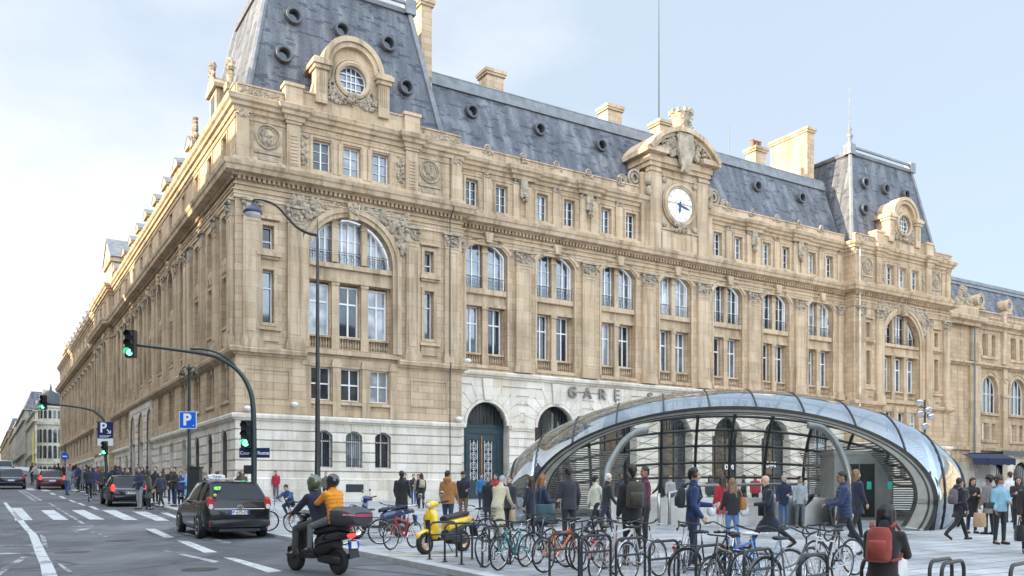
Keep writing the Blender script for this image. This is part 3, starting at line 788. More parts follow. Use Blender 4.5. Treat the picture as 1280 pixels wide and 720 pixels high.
# --- mouldings that run round the building --------------------------------
def plan(spots_f=None, d=.28):
    P = [(0, 132.5), (0, 69.5), (-.55, 69.5), (-.55, 55.0), (0, 55.0), (0, 0)]
    if spots_f:
        P += ressaut(((0, 0), (15.35, 0)), [(3.0, 4.05), (11.0, 12.0)], d)[1:]
        w = [(t+2.99-.9-15.35, t+2.99+.9-15.35) for i, t in enumerate(BAYS[:-1]) if i not in (2, 3)]+[]
        P += ressaut(((15.35, 1.1), (57.3, 1.1)), w, d*.8)
        P += ressaut(((57.3, 0), (72.65, 0)), [(3.0, 4.05), (11.0, 12.0)], d)
        P += [(72.65, 9)]
    else: P += [(15.35, 0), (15.35, 1.1), (57.3, 1.1), (57.3, 0), (72.65, 0), (72.65, 9)]
    return P
def band(name, P, prof, mat='trim'):
    mb = MB(); sweep(mb, P, prof); return part(name, mb, mat)
P0 = plan()
band('cornice', P0, [(-.1, 20.72), (.22, 20.72), (.30, 20.80), (.66, 20.86), (.72, 21.1), (.80, 21.18), (.86, 21.40), (.80, 21.43), (-.1, 21.48)])
band('frieze_moulding', P0, [(-.1, 19.42), (.08, 19.42), (.08, 19.62), (.12, 19.64), (.12, 19.82), (.2, 19.86), (.2, 19.93), (-.1, 19.98)])
band('string_course', P0, [(-.1, 20.22), (.08, 20.22), (.12, 20.34), (-.1, 20.36)])
band('attic_sill', P0, [(-.1, 21.44), (.2, 21.46), (.2, 21.80), (.12, 21.86), (-.1, 21.86)])
P1 = plan(True)
band('top_cornice', P1, [(-.1, 24.62), (.10, 24.62), (.14, 24.86), (.30, 24.92), (.34, 25.1), (.48, 25.2), (.55, 25.46), (.50, 25.5), (-.5, 25.54)])
band('attic_band', P0, [(-.1, 24.2), (.06, 24.2), (.09, 24.34), (-.1, 24.36)])
def dent(fn, a, b, o, step=.30):
    d_ = MB(fn); n = int((b-a)/step)
    for i in range(n): d_.box(a+i*step, a+i*step+step*.55, o+.10, o+.24, 20.50, 20.74)
    part('dentils', d_, 'trim')
dent(FR, .1, 15.4, 0); dent(FR, 15.5, 57.2, WO); dent(FR, 57.3, 72.7, 0, .36); dent(SD, 0, 55, 0)
led = [(-.1, 10.02), (.12, 10.02), (.16, 10.12), (.36, 10.18), (.40, 10.38), (.34, 10.5), (-.3, 10.54)]
band('ledge', [(0, 132.5), (0, 0), (4.3, 0)], led); band('ledge', [(10.55, 0), (15.35, 0), (15.35, .8)], led)
band('ledge', [(57.3, .8), (57.3, 0), (61.6, 0)], led); band('ledge', [(67.85, 0), (72.65, 0), (72.65, 9)], led)
band('ledge', [(15.35, 1.1), (57.3, 1.1)], [(-.1, 9.98), (.1, 9.98), (.12, 10.08), (.28, 10.14), (.32, 10.32), (.26, 10.42), (-.3, 10.46)], 'base')
lo = [(-.1, 6.1), (.1, 6.1), (.14, 6.2), (.24, 6.24), (.26, 6.4), (.20, 6.5), (-.3, 6.56)]
band('base_ledge', [(0, 28.9), (0, 0), (15.35, 0), (15.35, .9)], lo, 'base'); band('base_ledge', [(0, 132.5), (0, 42.0)], lo, 'base'); band('base_ledge', [(57.3, .9), (57.3, 0), (72.65, 0), (72.65, 4)], lo, 'base')
band('plinth', [(0, 132.5), (0, 0), (15.35, 0), (15.35, 1.1), (15.9, 1.1)], [(-.1, .3), (.14, .3), (.14, 2.55), (.06, 2.62), (-.1, 2.62)], 'base')
# parapets
par = MB()
def parapet(fn, a, b, o, z0=25.5, z1=26.32, th=.3):
    par.fn = fn; par.box(a, b, o-th, o, z0, z1-.1); par.box(a, b, o-th-.06, o+.07, z1-.1, z1)
for T in (0, 57.3):
    parapet(FR, T+.1, T+2.95, .02); parapet(FR, T+12.05, T+15.3, .02); parapet(FR, T+4.1, T+11.0, .05, 25.5, 26.75, .35)
    par.fn = FR
    for x in (T+3.52, T+11.5): par.box(x-.55, x+.55, -.55, .3, 25.5, 26.75); par.box(x-.64, x+.64, -.62, .38, 26.75, 26.95)
parapet(FR, 15.4, 33.2, WO+.02); parapet(FR, 39.0, 57.3, WO+.02); parapet(SD, .1, 132, .02)
parapet(FR, 72.7, 73, 0)
part('parapet', par, 'trim')
for T in (0, 57.3):
    for a, b in ((.3, 2.8), (12.3, 15.1)): cv = MB(FR); blobs(cv, T+a, T+b, 25.7, 26.1, .04, 40, .13, .06); part('carving', cv, 'carve')
for t in BAYS+[t+2.99 for t in BAYS[:-1]]:
    if abs(t-36) > 3.4:
        cv = MB(FR); cv.tube([(t+.22*math.cos(a), WO+.08, 26.42+.22*math.sin(a)) for a in [k*math.pi/5 for k in range(10)]], .07, 5, closed=True); cv.ell((t, WO+.08, 26.42), (.1, .1, .1), 6, 4)
        blobs(cv, t-.5, t+.5, 26.02, 26.15, WO+.08, 6, .12, .06); part('roundel_ornament', cv, 'carve')
# --- roofs ----------------------------------------------------------------
mb = MB()
mb.frus((14.4, 58.2, 2.0, 15.0), 25.6, (14.4, 58.2, 4.3, 13.0), 32.0)
mb.frus((1.2, 14.0, 12.0, 131.5), 25.6, (4.6, 11.0, 12.5, 130), 29.5)
roof = part('roof', mb, 'slateroof')
def pavroof(T):
    mb = MB(); mb.frus((T+.85, T+14.5, .9, 13.2), 25.6, (T+2.85, T+12.6, 2.6, 11.2), 35.15)
    r = part('roof', mb, 'slateroof')
    mb = MB(); mb.frus((T+2.7, T+12.75, 2.45, 11.35), 35.1, (T+2.6, T+12.85, 2.35, 11.45), 35.35); mb.frus((T+2.75, T+12.7, 2.5, 11.3), 35.35, (T+3.3, T+12.1, 3.1, 10.7), 35.75)
    mb.box(T+2.7, T+12.7, 2.42, 2.6, 35.75, 35.95)
    for a, b in (((T+.85, .9), (T+2.85, 2.6)), ((T+14.5, .9), (T+12.6, 2.6)), ((T+.85, 13.2), (T+2.85, 11.2)), ((T+14.5, 13.2), (T+12.6, 11.2))):
        mb.tube([(a[0], a[1], 25.7), (b[0], b[1], 35.2)], [.2, .2], 6)
    mb.box(T+2.5, T+3.3, 2.3, 3.1, 35.1, 36.1) ; mb.box(T+12.2, T+13.0, 2.3, 3.1, 35.1, 36.1)
    mb.build('flashing', M['lead'], r)
    return r
pr1, pr2 = pavroof(0), pavroof(57.3)
mb = MB(); mb.box(14.4, 58.2, 4.1, 4.5, 31.95, 32.35); mb.box(14.4, 58.2, 4.0, 4.15, 31.55, 31.95); mb.tube([(14.5, 4.2, 32.42), (58, 4.2, 32.42)], .1, 6)
mb.frus((14.4, 58.2, 4.3, 13), 32.0, (16, 57, 8, 10), 33.0)
mb.build('flashing', M['lead'], roof)
mb = MB()
mb.lathe([(.28, 0), (.28, .5), (.16, .6), (.3, .95), (.34, 1.1), (.2, 1.35), (.12, 1.5), (.24, 1.75), (.1, 2.0), (.05, 2.4), (.03, 6.3), (.01, 6.4)], (60.3, 2.8, 35.9), 10)
part('finial', mb, 'lead', smooth=True)
ROUND = plain('dark_lead', (.085, .09, .10), .5, var=.3)
def roundel(t, y, z, r=.52, s=.3):
    mb = MB()
    rs = [[(t+rr*math.cos(a), yy, z+rr*math.sin(a)) for a in [k*math.pi/9 for k in range(18)]] for rr, yy in ((r, y+1.0), (r, y-.3), (r*.92, y-.42), (r*.7, y-.42), (r*.62, y-.32), (r*.62, y-.05))]
    mb.rings(rs, True, False); f = part('roof_window', mb, ROUND, smooth=False)
    mb = MB(); mb.face(rs[-1]); mb.build('pane', M['pane2'], f)
yr = lambda z: 2.0+(z-25.6)*2.3/6.4
for i, t in enumerate(BAYS):
    if i != 3: roundel(t, yr(29.9), 29.9)
yp = lambda z: .9+(z-25.6)*1.7/9.55
for T in (0, 57.3):
    for t, z in ((4.15, 32.3), (7.4, 32.3), (10.7, 32.3), (3.35, 29.4), (11.8, 29.4)): roundel(T+t, yp(z), z, .55)
mb = MB(SD)
def bigdormer(fn, c, pz=.0):
    mb = MB(fn); n = 18
    P = [(c-2.25, 26.2), (c+2.25, 26.2), (c+2.25, 28.75)]+[(c+1.95*math.cos(math.pi*i/n), 28.75+1.95*math.sin(math.pi*i/n)) for i in range(n+1)]+[(c-2.25, 28.75)]
    # body with a round hole
    cz = 28.15; r = 1.0
    H = [(c+r*math.cos(a), cz+r*math.sin(a)) for a in [2*math.pi*k/32 for k in range(32)]]
    def outer(a):
        dx, dz = math.cos(a), math.sin(a); best = 9
        L = 0.2
        while L < 4:
            x, z = c+dx*L, cz+dz*L
            ins = (abs(x-c) <= 2.25 and 26.2 <= z <= 28.75) or ((x-c)**2+(z-28.75)**2 <= 1.95**2 and z > 28.75)
            if not ins: break
            L += .02
        return (c+dx*L, cz+dz*L)
    O = [outer(2*math.pi*k/32) for k in range(32)]
    for k in range(32):
        j = (k+1) % 32
        mb.face(((O[k][0], 0, O[k][1]), (O[j][0], 0, O[j][1]), (H[j][0], 0, H[j][1]), (H[k][0], 0, H[k][1])))
        mb.face(((H[k][0], 0, H[k][1]), (H[j][0], 0, H[j][1]), (H[j][0], -.4, H[j][1]), (H[k][0], -.4, H[k][1])))
    mb.slab([(x, -.42, z) for x, z in P], (0, -2.4, 0))
    for k in range(len(P)):
        a, b = P[k], P[(k+1) % len(P)]; mb.face(((a[0], 0, a[1]), (b[0], 0, b[1]), (b[0], -.42, b[1]), (a[0], -.42, a[1])))
    archring(mb, c, 1.45, 28.75, .5, -.05, .32, 0, 18); archring(mb, c, 1.75, 28.75, .32, -.6, .46, 0, 18)
    for rr, ww, oo in ((1.05, .16, .2), (1.3, .08, .14)):
        mb.tube([(c+rr*math.cos(a), oo-.05, cz+rr*math.sin(a)) for a in [k*math.pi/14 for k in range(28)]], ww, 6, closed=True)
    for s in (-1, 1):
        x = c+s*2.1
        mb.box(x-.38, x+.38, -.5, .28, 26.2, 28.3); mb.box(x-.5, x+.5, -.7, .42, 28.3, 28.55); mb.box(x-.62, x+.62, -2.6, .55, 28.55, 28.85); mb.box(x-.5, x+.5, -2.4, .42, 28.85, 29.0)
        for k in (-.2, -.07, .07, .2): mb.box(x+k-.035, x+k+.035, .28, .32, 26.9, 28.1)
        mb.slab([(x+s*.38, -.1, 26.2), (x+s*1.2, -.1, 26.2), (x+s*.95, -.1, 26.5), (x+s*.55, -.1, 26.9), (x+s*.38, -.1, 27.6)], (0, -.5, 0))
    d = part('dormer', mb, 'trim')
    cv = MB(fn); blobs(cv, c-1.6, c+1.6, 26.5, 27.9, .1, 120, .15, .14, lambda t, z: (t-c)**2+(z-cz)**2 > 1.35**2); blobs(cv, c-.3, c+.3, 26.6, 27.2, .3, 16, .16, .16)
    cv.build('carving', M['carve'], d)
    w = MB(fn); w.tube([(c+.95*math.cos(a), -.2, cz+.95*math.sin(a)) for a in [k*math.pi/14 for k in range(28)]], .06, 5, closed=True)
    for k in (-.32, 0, .32): w.box(c+k-.025, c+k+.025, -.24, -.17, cz-.9, cz+.9)
    for k in (-.45, 0, .45): w.box(c-.9, c+.9, -.25, -.18, cz+k-.03, cz+k+.03)
    w.build('window_frame', M['white'], d)
    w = MB(fn); w.face([(c+.98*math.cos(a), -.27, cz+.98*math.sin(a)) for a in [k*math.pi/14 for k in range(28)]]); w.build('pane', M['pane'], d)
bigdormer(FR, 7.37); bigdormer(FR, 57.3+7.45); mb = MB(SD); mb.box(5.5, 7.5, -2.6, -.15, 26.2, 28.2); mb.box(5.25, 7.75, -2.8, .05, 28.2, 28.45); mb.slab([(5.25, .05, 28.45), (7.75, .05, 28.45), (6.5, .05, 29.3)], (0, -2.6, 0)); sdm = part('dormer', mb, 'trim')
mb = MB(SD); blobs(mb, 6.1, 6.9, 29.0, 30.0, -.1, 30, .22, .22); mb.build('carving', M['carve'], sdm); mb = MB(SD); mb.box(6.0, 7.0, -.15, -.12, 26.6, 27.9); mb.build('pane', M['pane2'], sdm)
# side dormers, chimneys and the gabled one
def sidedormer(v, w=1.5, z1=27.9):
    mb = MB(SD); mb.box(v-w/2, v+w/2, -2.6, -.45, 25.5, z1-.3); mb.box(v-w/2-.2, v+w/2+.2, -3.0, -.25, z1-.3, z1-.12)
    mb.slab([(v-w/2-.2, -.25, z1-.12), (v+w/2+.2, -.25, z1-.12), (v, -.25, z1+.5)], (0, -2.6, 0))
    d = part('dormer', mb, 'trim')
    m2 = MB(SD); m2.box(v-w*.3, v+w*.3, -.46, -.43, 26.3, z1-.5); m2.build('pane', M['pane2'], d)
    m2 = MB(SD); m2.slab([(v-w/2-.28, -.22, z1-.1), (v, -.22, z1+.56), (v+w/2+.28, -.22, z1-.1), (v, -.22, z1+.62)], (0, -2.7, 0)); m2.build('flashing', M['lead'], d)
for v in [15.3+4.93*i for i in range(8)]+[57.7]+[78.5+4.93*i for i in range(10)]: sidedormer(v)
mb = MB(SD)
def gable(v, w, z0, z1):
    mb.box(v-w/2, v+w/2, -4, -.3, 25.5, z0); mb.slab([(v-w/2-.5, -.1, z0), (v+w/2+.5, -.1, z0), (v, -.1, z1)], (0, -4.5, 0)); mb.box(v-w/2-.3, v+w/2+.3, -4, -.05, z0-.5, z0)
gable(126, 5, 27.8, 29.5); part('dormer', mb, 'trim'); mb = MB(SD); gable(62.2, 6.0, 29.6, 32.2)
d = part('dormer', mb, 'trim')
m2 = MB(SD); w = 6.0; v = 62.2
m2.slab([(v-w/2-.6, -.0, 29.62), (v, -.0, 32.3), (v+w/2+.6, -.0, 29.62), (v, 0, 32.5)], (0, -4.7, 0)); m2.build('flashing', M['lead'], d)
def chimney(x0, x1, y0, y1, zb, zt, pots=0):
    mb = MB(); mb.box(x0, x1, y0, y1, zb, zt-.45); mb.box(x0-.12, x1+.12, y0-.12, y1+.12, zt-.45, zt-.25); mb.box(x0-.2, x1+.2, y0-.2, y1+.2, zt-.25, zt)
    c = part('chimney', mb, 'stone')
    if pots:
        for i in range(pots):
            m2 = MB(); xx = x0+(x1-x0)*(i+.5)/pots; m2.lathe([(.2, 0), (.24, .1), (.17, .2), (.19, .7), (.24, .75), (.2, .85)], (xx, (y0+y1)/2, zt), 8); m2.build('chimney_pot', M['brick_clay'], c)
chimney(14.2, 15.05, 4.0, 8.2, 26, 37.5); chimney(56.5, 57.5, 4.8, 9.4, 26, 37.8)
for x in (20.6, 32.4, 38.2): chimney(x, x+1.5, 5.6, 6.9, 30, 34.75)
chimney(50.2, 51.6, 5.6, 6.9, 30, 34.9, 3)
chimney(2.5, 5.5, 29.5, 31, 26, 31.2, 4); chimney(3, 6, 44, 45.5, 26, 31.8); chimney(2.5, 5, 90, 91.5, 26, 31)
mb = MB(); mb.box(2.0, 6.5, 26.5, 35.5, 28, 30.6); mb.box(1.8, 6.7, 26.3, 35.7, 30.6, 30.8); mb.frus((2.5, 8, 74, 82), 27, (3.5, 7, 75, 81), 32.5); part('roof_tower', mb, 'trim')
mb = MB(); mb.tube([(38.6, 6.2, 33), (38.6, 6.2, 40), (38.6, 6.2, 46.3)], [.06, .045, .02], 6); part('lightning_rod', mb, 'iron')
mb = MB(); mb.tube([(47.3, 6.2, 32), (47.3, 6.2, 36.5)], [.04, .02], 5); part('lightning_rod', mb, 'iron')
# corner ornaments standing on the west parapet
for v, h in ((1.4, 1.5), (11.6, 1.7)):
    mb = MB(SD); mb.box(v-.4, v+.4, -.4, .25, 26.3, 26.7); blobs(mb, v-.3, v+.3, 26.7, 26.7+h, -.05, 30, .24, .24); part('parapet_statue', mb, 'carve')
# --- clock frontispiece ---------------------------------------------------
c = BAYS[3]; O = WO+.55
mb = MB(FR)
mb.box(c-2.75, c+2.75, WO-2.4, O-.12, 21.45, 28.3)
for s in (-1, 1):
    mb.box(c+s*2.6-.55, c+s*2.6+.55, WO, O, 21.45, 28.0); mb.box(c+s*2.6-.62, c+s*2.6+.62, WO, O+.1, 27.6, 27.8)
    mb.box(c+s*3.35-.5, c+s*3.35+.5, WO-.6, O-.25, 21.45, 27.4)
mb.box(c-3.3, c+3.3, WO-2.4, O+.12, 28.0, 28.35); mb.box(c-3.45, c+3.45, WO-2.4, O+.25, 28.35, 28.9)
mb.box(c-3.9, c-1.9, WO-2.4, O+.75, 28.9, 29.3); mb.box(c+1.9, c+3.9, WO-2.4, O+.75, 28.9, 29.3)
archring(mb, c, 3.55, 29.05, .38, WO-2.4, O+.85, 0, 22, 1.95); archring(mb, c, 3.2, 29.05, .35, WO-.8, O+.55, 0, 22, 1.7)
mb.slab([(c-3.3, O+.1, 29.0), (c+3.3, O+.1, 29.0)]+[(c+3.3*math.cos(a), O+.1, 29.1+1.75*math.sin(a)) for a in [k*math.pi/12 for k in range(1, 12)]], (0, -2.0, 0))
moulding(mb, c-2.05, c+2.05, 23.1, 27.5, O-.12, .12, .10); mb.box(c-1.9, c+1.9, WO, O-.02, 21.5, 22.9)
fp = part('clock_pediment', mb, 'trim')
cv = MB(FR)
blobs(cv, c-2.6, c+2.6, 29.1, 30.7, O+.35, 170, .24, .22, lambda t, z: ((t-c)/2.9)**2+((z-29.0)/1.8)**2 < 1)
cv.build('carving', M['carve'], fp); cv = MB(FR)
cv.slab([(c-.75, O+.5, 30.9), (c+.75, O+.5, 30.9), (c+.85, O+.5, 29.6), (c+.5, O+.5, 28.4), (c, O+.5, 27.7), (c-.5, O+.5, 28.4), (c-.85, O+.5, 29.6)], (0, .28, 0))
blobs(cv, c-.9, c+.9, 27.8, 30.9, O+.7, 40, .2, .1, lambda t, z: abs(abs(t-c)-.3-.35*max(0, min(1, (z-27.9)/2))) < .14)
cv.build('cartouche', M['carve'], fp); cv = MB(FR)
blobs(cv, c-.7, c+.7, 23.1, 23.8, O+.12, 26, .2, .14)
cv.build('carving', M['carve'], fp)
for s in (-1, 1):
    cv = MB(FR)
    for t, z, r in ((4.3, 26.9, .62), (5.6, 26.45, .42)):
        for rr in (r, r*.55): cv.tube([(c+s*t+rr*math.cos(a), WO-.05, z+rr*math.sin(a)) for a in [k*math.pi/8 for k in range(16)]], .11, 6, closed=True)
    cv.slab([(c+s*3.7, WO-.2, 26.3), (c+s*6.2, WO-.2, 26.3), (c+s*5.4, WO-.2, 26.6), (c+s*4.7, WO-.2, 27.1), (c+s*3.7, WO-.2, 27.9)], (0, -.3, 0))
    cv.ell((c+s*3.35, O-.1, 26.9), (.3, .35, .55), 8, 6); cv.ell((c+s*3.35, O+.05, 25.9), (.22, .2, .4), 8, 6)
    cv.build('scroll', M['carve'], fp)
    for z in (23.5, 27.1): cv = MB(FR); cv.ell((c+s*1.65, O, z), (.26, .1, .26), 8, 4); cv.build('rosette', M['carve'], fp)
cr = MB(FR); cc = (c, O+.1, 31.25)
cr.lathe([(.55, -.35), (.62, 0), (.68, .12), (.62, .25), (.74, 1.0), (.9, 1.35), (.95, 1.42), (.7, 1.42), (.4, 1.2)], cc, 16)
for k in range(10): a = k*math.pi/5; cr.box(cc[0]+.86*math.cos(a)-.13, cc[0]+.86*math.cos(a)+.13, cc[1]+.86*math.sin(a)-.13, cc[1]+.86*math.sin(a)+.13, 32.6, 32.95)
blobs(cr, c-.7, c+.7, 31.4, 32.3, O+.75, 20, .13, .1); cr.build('crown', M['carve'], fp)
ck = MB(FR); cz = 25.3
for rr, ww in ((1.62, .17), (1.42, .07), (1.85, .06)): ck.tube([(c+rr*math.cos(a), O+.02, cz+rr*math.sin(a)) for a in [k*math.pi/20 for k in range(40)]], ww, 7, closed=True)
clk = part('clock', ck, 'trim', smooth=True)
dl = MB(FR); dl.slab([(c+1.4*math.cos(a), O-.02, cz+1.4*math.sin(a)) for a in [k*math.pi/24 for k in range(48)]], (0, -.06, 0)); dl.build('dial', M['white'], clk)
nm = MB(FR)
for k in range(12):
    a = k*math.pi/6; u = Vector((math.cos(a), math.sin(a))); w = Vector((-u.y, u.x)); L0, L1, ww = (1.05, 1.28, .035)
    q = [u*L0-w*ww, u*L1-w*ww, u*L1+w*ww, u*L0+w*ww]; nm.slab([(c+p.x, O-.015, cz+p.y) for p in q], (0, .012, 0))
nm.tube([(c+.45*math.cos(a), O-.01, cz+.45*math.sin(a)) for a in [k*math.pi/14 for k in range(28)]], .018, 4, closed=True)
nm.tube([(c+1.36*math.cos(a), O-.01, cz+1.36*math.sin(a)) for a in [k*math.pi/20 for k in range(40)]], .02, 4, closed=True)
nm.build('hour_marks', plain('grey_paint', (.3, .3, .3), .5), clk)
for nm_, deg, L, ww in (('hour_hand', -96, .72, .085), ('minute_hand', -14, 1.15, .065)):
    h = MB(FR); a = math.radians(deg); u = Vector((math.cos(a), math.sin(a))); w = Vector((-u.y, u.x))
    q = [-u*.3-w*ww, u*L*.6-w*ww*1.3, u*L, u*L*.6+w*ww*1.3, -u*.3+w*ww]; h.slab([(c+p.x, O+.02 if 'h' == nm_[0] else O+.035, cz+p.y) for p in q], (0, .012, 0)); h.build(nm_, M['navy_sign'], clk)
# --- lower range to the east ---------------------------------------------
EO = -4.0
mb = MB(FR); EB = [86.8+5.9*i for i in range(6)]
e1 = [(t, 3.3, 11.0, 15.3, 1.65) for t in EB]; e2 = [(t+s*.85, .95, 7.9, 9.8, 0) for t in EB for s in (-1, 1)]; e3 = [(t+s*.95, .85, 17.6, 20.1, 0) for t in EB for s in (-1, 1)]
wall(mb, 72.65, 122, .4, 21.0, EO, e1+[q for q in e2]+e3, .45, 10)
part('wall', mb, 'stone')
sr = MB(FR)
for t in EB:
    archring(sr, t, 1.68, 13.65, .3, EO-.05, EO+.14, 2.7, 12); archring(sr, t, 2.15, 13.65, .14, EO, EO+.08, 0, 12)
    sr.box(t-1.9, t+1.9, EO, EO+.25, 10.7, 10.98); sr.box(t-1.7, t+1.7, EO, EO+.15, 7.55, 7.85); sr.box(t-.3, t+.3, EO, EO+.12, 7.85, 9.9)
    sr.box(t-1.6, t+1.6, EO, EO+.14, 17.25, 17.55); sr.box(t-.4, t+.4, EO, EO+.1, 17.6, 20.1); sr.box(t+2.95-.5, t+2.95+.5, EO, EO+.3, .5, 16.2); sr.box(t+2.95-.45, t+2.95+.45, EO, EO+.25, 16.8, 20.6); sr.box(t+2.35, t+3.55, EO, EO+.4, 12.9, 13.3)
    sr.tube([(t+2.95+.3*math.cos(a), EO+.34, 14.9+.3*math.sin(a)) for a in [k*math.pi/6 for k in range(12)]], .07, 5, closed=True)
sr.box(82.6, 84.6, EO, EO+.3, .5, 16.2); sr.box(82.8, 84.4, EO, EO+.25, 16.8, 20.6)
part('window_surround', sr, 'trim')
band('ledge', [(72.65, 4), (122, 4)], [(-.1, 16.15), (.2, 16.15), (.3, 16.3), (.5, 16.4), (.5, 16.62), (-.1, 16.75)])
band('top_cornice', [(72.65, 4), (74, 4), (74, 3.5), (84, 3.5), (84, 4), (122, 4)], [(-.1, 20.6), (.15, 20.6), (.2, 20.9), (.6, 21.1), (.68, 21.5), (.6, 21.6), (-.4, 21.65)])
band('ledge', [(72.65, 4), (122, 4)], [(-.1, 6.6), (.3, 6.6), (.35, 6.95), (-.1, 7.05)])
mb = MB(FR); mb.box(72.8, 84, EO-.5, EO+.45, 21.6, 22.8); balus(mb, 84.2, 121, EO+.0, 21.65, 22.75, 130)
for t in EB: mb.box(t+2.5, t+3.4, EO-.2, EO+.25, 21.6, 22.85)
part('parapet', mb, 'trim')
cv = MB(FR); blobs(cv, 79.6, 83.4, 22.8, 24.9, EO+.1, 120, .32, .28, lambda t, z: abs(t-81.4) < (25.3-z)*.75); part('parapet_statue', cv, 'carve')
mb = MB(); mb.frus((72.8, 121, 4.9, 18), 22.4, (72.8, 121, 7.0, 16), 26.9); er = part('roof', mb, 'slateroof')
mb = MB(); mb.box(72.7, 121, 6.8, 7.2, 26.7, 27.1); mb.box(72.75, 121, 6.55, 6.7, 26.2, 26.5); mb.build('flashing', M['lead'], er)
for t in EB[:4]:
    z = 24.2; y = 5.6; mb = MB(FR)
    mb.slab([(t-.2+.75*math.cos(a), -4.9, z+.75*math.sin(a)) for a in [k*math.pi/9 for k in range(18)]], (0, -1.6, 0))
    for rr in (.72, .5): mb.tube([(t-.2+rr*math.cos(a), -4.85, z+rr*math.sin(a)) for a in [k*math.pi/9 for k in range(18)]], .1, 6, closed=True)
    mb.box(t-1.0, t+.6, -5.6, -4.8, 23.2, 23.5); d = part('dormer', mb, 'trim')
    m2 = MB(FR); m2.slab([(t-.2+.42*math.cos(a), -4.86, z+.42*math.sin(a)) for a in [k*math.pi/9 for k in range(18)]], (0, -.02, 0)); m2.build('pane', M['pane2'], d)
NE = 0
for q in e1: window(FR, q, EO-.35, .1, (-.5, 0, .5), (.5, .53), 'pane2')
for i, q in enumerate(e2+e3):
    if WN[0] < 99: window(FR, q, EO-.32, .07, (0,), (.5,), 'pane2')
print('windows', WN[0])
# downpipes and wires on the front
mb = MB(FR); mb.tube([(57.75, .28, 10.0), (57.75, .28, 15), (57.75, .28, 24.9)], .075, 6); mb.tube([(57.75, .28, 10.1), (57.45, .4, 9.6), (57.45, .3, 8.8)], .075, 6); part('downpipe', mb, 'base')
mb = MB(FR); mb.tube([(83.1, EO+.5, 4), (83.1, EO+.5, 20.6)], .1, 6); part('downpipe', mb, 'lead')
mb = MB(FR); mb.tube([(14.05, .3, 2.6), (14.3, .3, 3.2), (14.3, .3, 10), (14.3, .46, 10.4), (14.3, .3, 10.7), (14.3, .3, 20.4), (14.3, .9, 21), (14.3, .3, 21.6), (14.3, .3, 24.5)], .035, 5); part('downpipe', mb, 'iron')
for t, z in ((7.5, 2.35), (11.2, 2.1)): mb = MB(FR); mb.box(t-.6, t+.6, .145, .16, 1.75, 2.25); part('vent_grille', mb, 'iron')
for t, o, z in ((14.9, .3, 6.75), (.6, .3, 6.75), (3.5, .2, 7.15), (15.5, .5, 10.75)):
    mb = MB(FR); mb.ell((t, o+.15, z), (.22, .3, .16), 10, 6); mb.box(t-.05, t+.05, 0, o, z+.0, z+.08); part('floodlight', mb, 'white', smooth=True)
# ================================================================ ground, road, pavements, markings
LO = -.10
VD = Vector((-.5228, .8525)); UD = Vector((.8525, .5227)); K0 = Vector((KX, KY))
def kp(s, off=0): return K0+VD*s+UD*off
def sheet(name, ss, oo, mat, lift, kind='structure'):
    mb = MB(); ids = []
    for s in ss:
        row = []
        for o in oo: p = kp(s, o); row.append(mb.p(p.x, p.y, G(p.x, p.y)+lift))
        ids.append(row)
    for i in range(len(ss)-1):
        for j in range(len(oo)-1): mb.idx((ids[i][j], ids[i+1][j], ids[i+1][j+1], ids[i][j+1]))
    return tag(mb.build(name, M[mat], smooth=False), kind=kind)
SSS = [-70, -20, -2, 2]+[2+8*i for i in range(1, 31)]+[260, 300]
OOO = [3, 4, 5, 6, 7, 8, 9, 10, 11, 12, 13, 14]
sheet('road', [-2500, -300]+SSS+[500, 1200, 3000], [-3000, -200, -40, -20, 0]+OOO+[60, 300, 3000], 'asphalt', LO)
sheet('square_paving', SSS, [.3]+OOO+[60, 180], 'paving', 0)
sheet('kerb', SSS, [0, .3], 'kerb', .004)
mb = MB(); mb.face([(kp(s, 0).x, kp(s, 0).y, G(*kp(s, 0))+z) for s, z in ((-70, .004), (2, .004), (2, LO-.02), (-70, LO-.02))])
mb.face([(kp(s, 0).x, kp(s, 0).y, G(*kp(s, 0))+z) for s, z in ((2, .004), (240, .004), (240, LO-.02), (2, LO-.02))]); tag(mb.build('kerb', M['kerb']), kind='structure')
LW = 16.0
sheet('far_pavement', SSS, [-LW-4.3, -LW], 'paving', 0)
def mark(pts, mat='paint'):
    P = [gp(x, y, LO) for x, y in pts]
    MK[mat].face([(x, y, G(x, y)+LO+.004+.002*(mat == 'worn')) for x, y in P])
MK = {'paint': MB(), 'worn': MB()}
for q in ([(15, 635), (27, 635), (41, 650), (19, 651)], [(51, 638), (67, 637.5), (86, 650), (67, 650)], [(90, 638), (105, 637.5), (131, 649.5), (112, 649.5)],
          [(127.5, 638), (144, 637.5), (172.5, 650), (155, 650)], [(165, 639.5), (182, 639), (212, 651), (195, 651)], [(200, 641), (210, 641), (220, 645), (220, 648)],
          [(181, 661), (194, 661), (218, 672), (205, 672)], [(221, 676), (236, 676.5), (272, 690.5), (255, 691)], [(279, 697), (293, 697.5), (353, 714), (335, 716)],
          [(61, 616), (66, 616), (71, 618.5), (65, 618.5)], [(72.5, 620), (77, 620), (84, 623.5), (79, 623.5)], [(85, 625), (89, 625), (97, 628), (92, 628)], [(96, 629), (101, 629), (108, 632), (103, 632)], [(110, 633), (116, 633), (125, 637), (119, 637)],
          [(30, 610), (40, 610), (45, 613), (35, 613)], [(48, 611), (58, 611), (64, 614), (54, 614)], [(88, 612), (98, 612), (108, 615), (98, 615)],
          ): mark(q)
L_ = [(6, 628, 2), (13, 637, 3), (25, 650, 4), (33, 660, 4), (41, 668, 5), (46, 680, 6), (51, 692, 7), (58, 706, 8), (63, 722, 10), (70, 745, 12)]
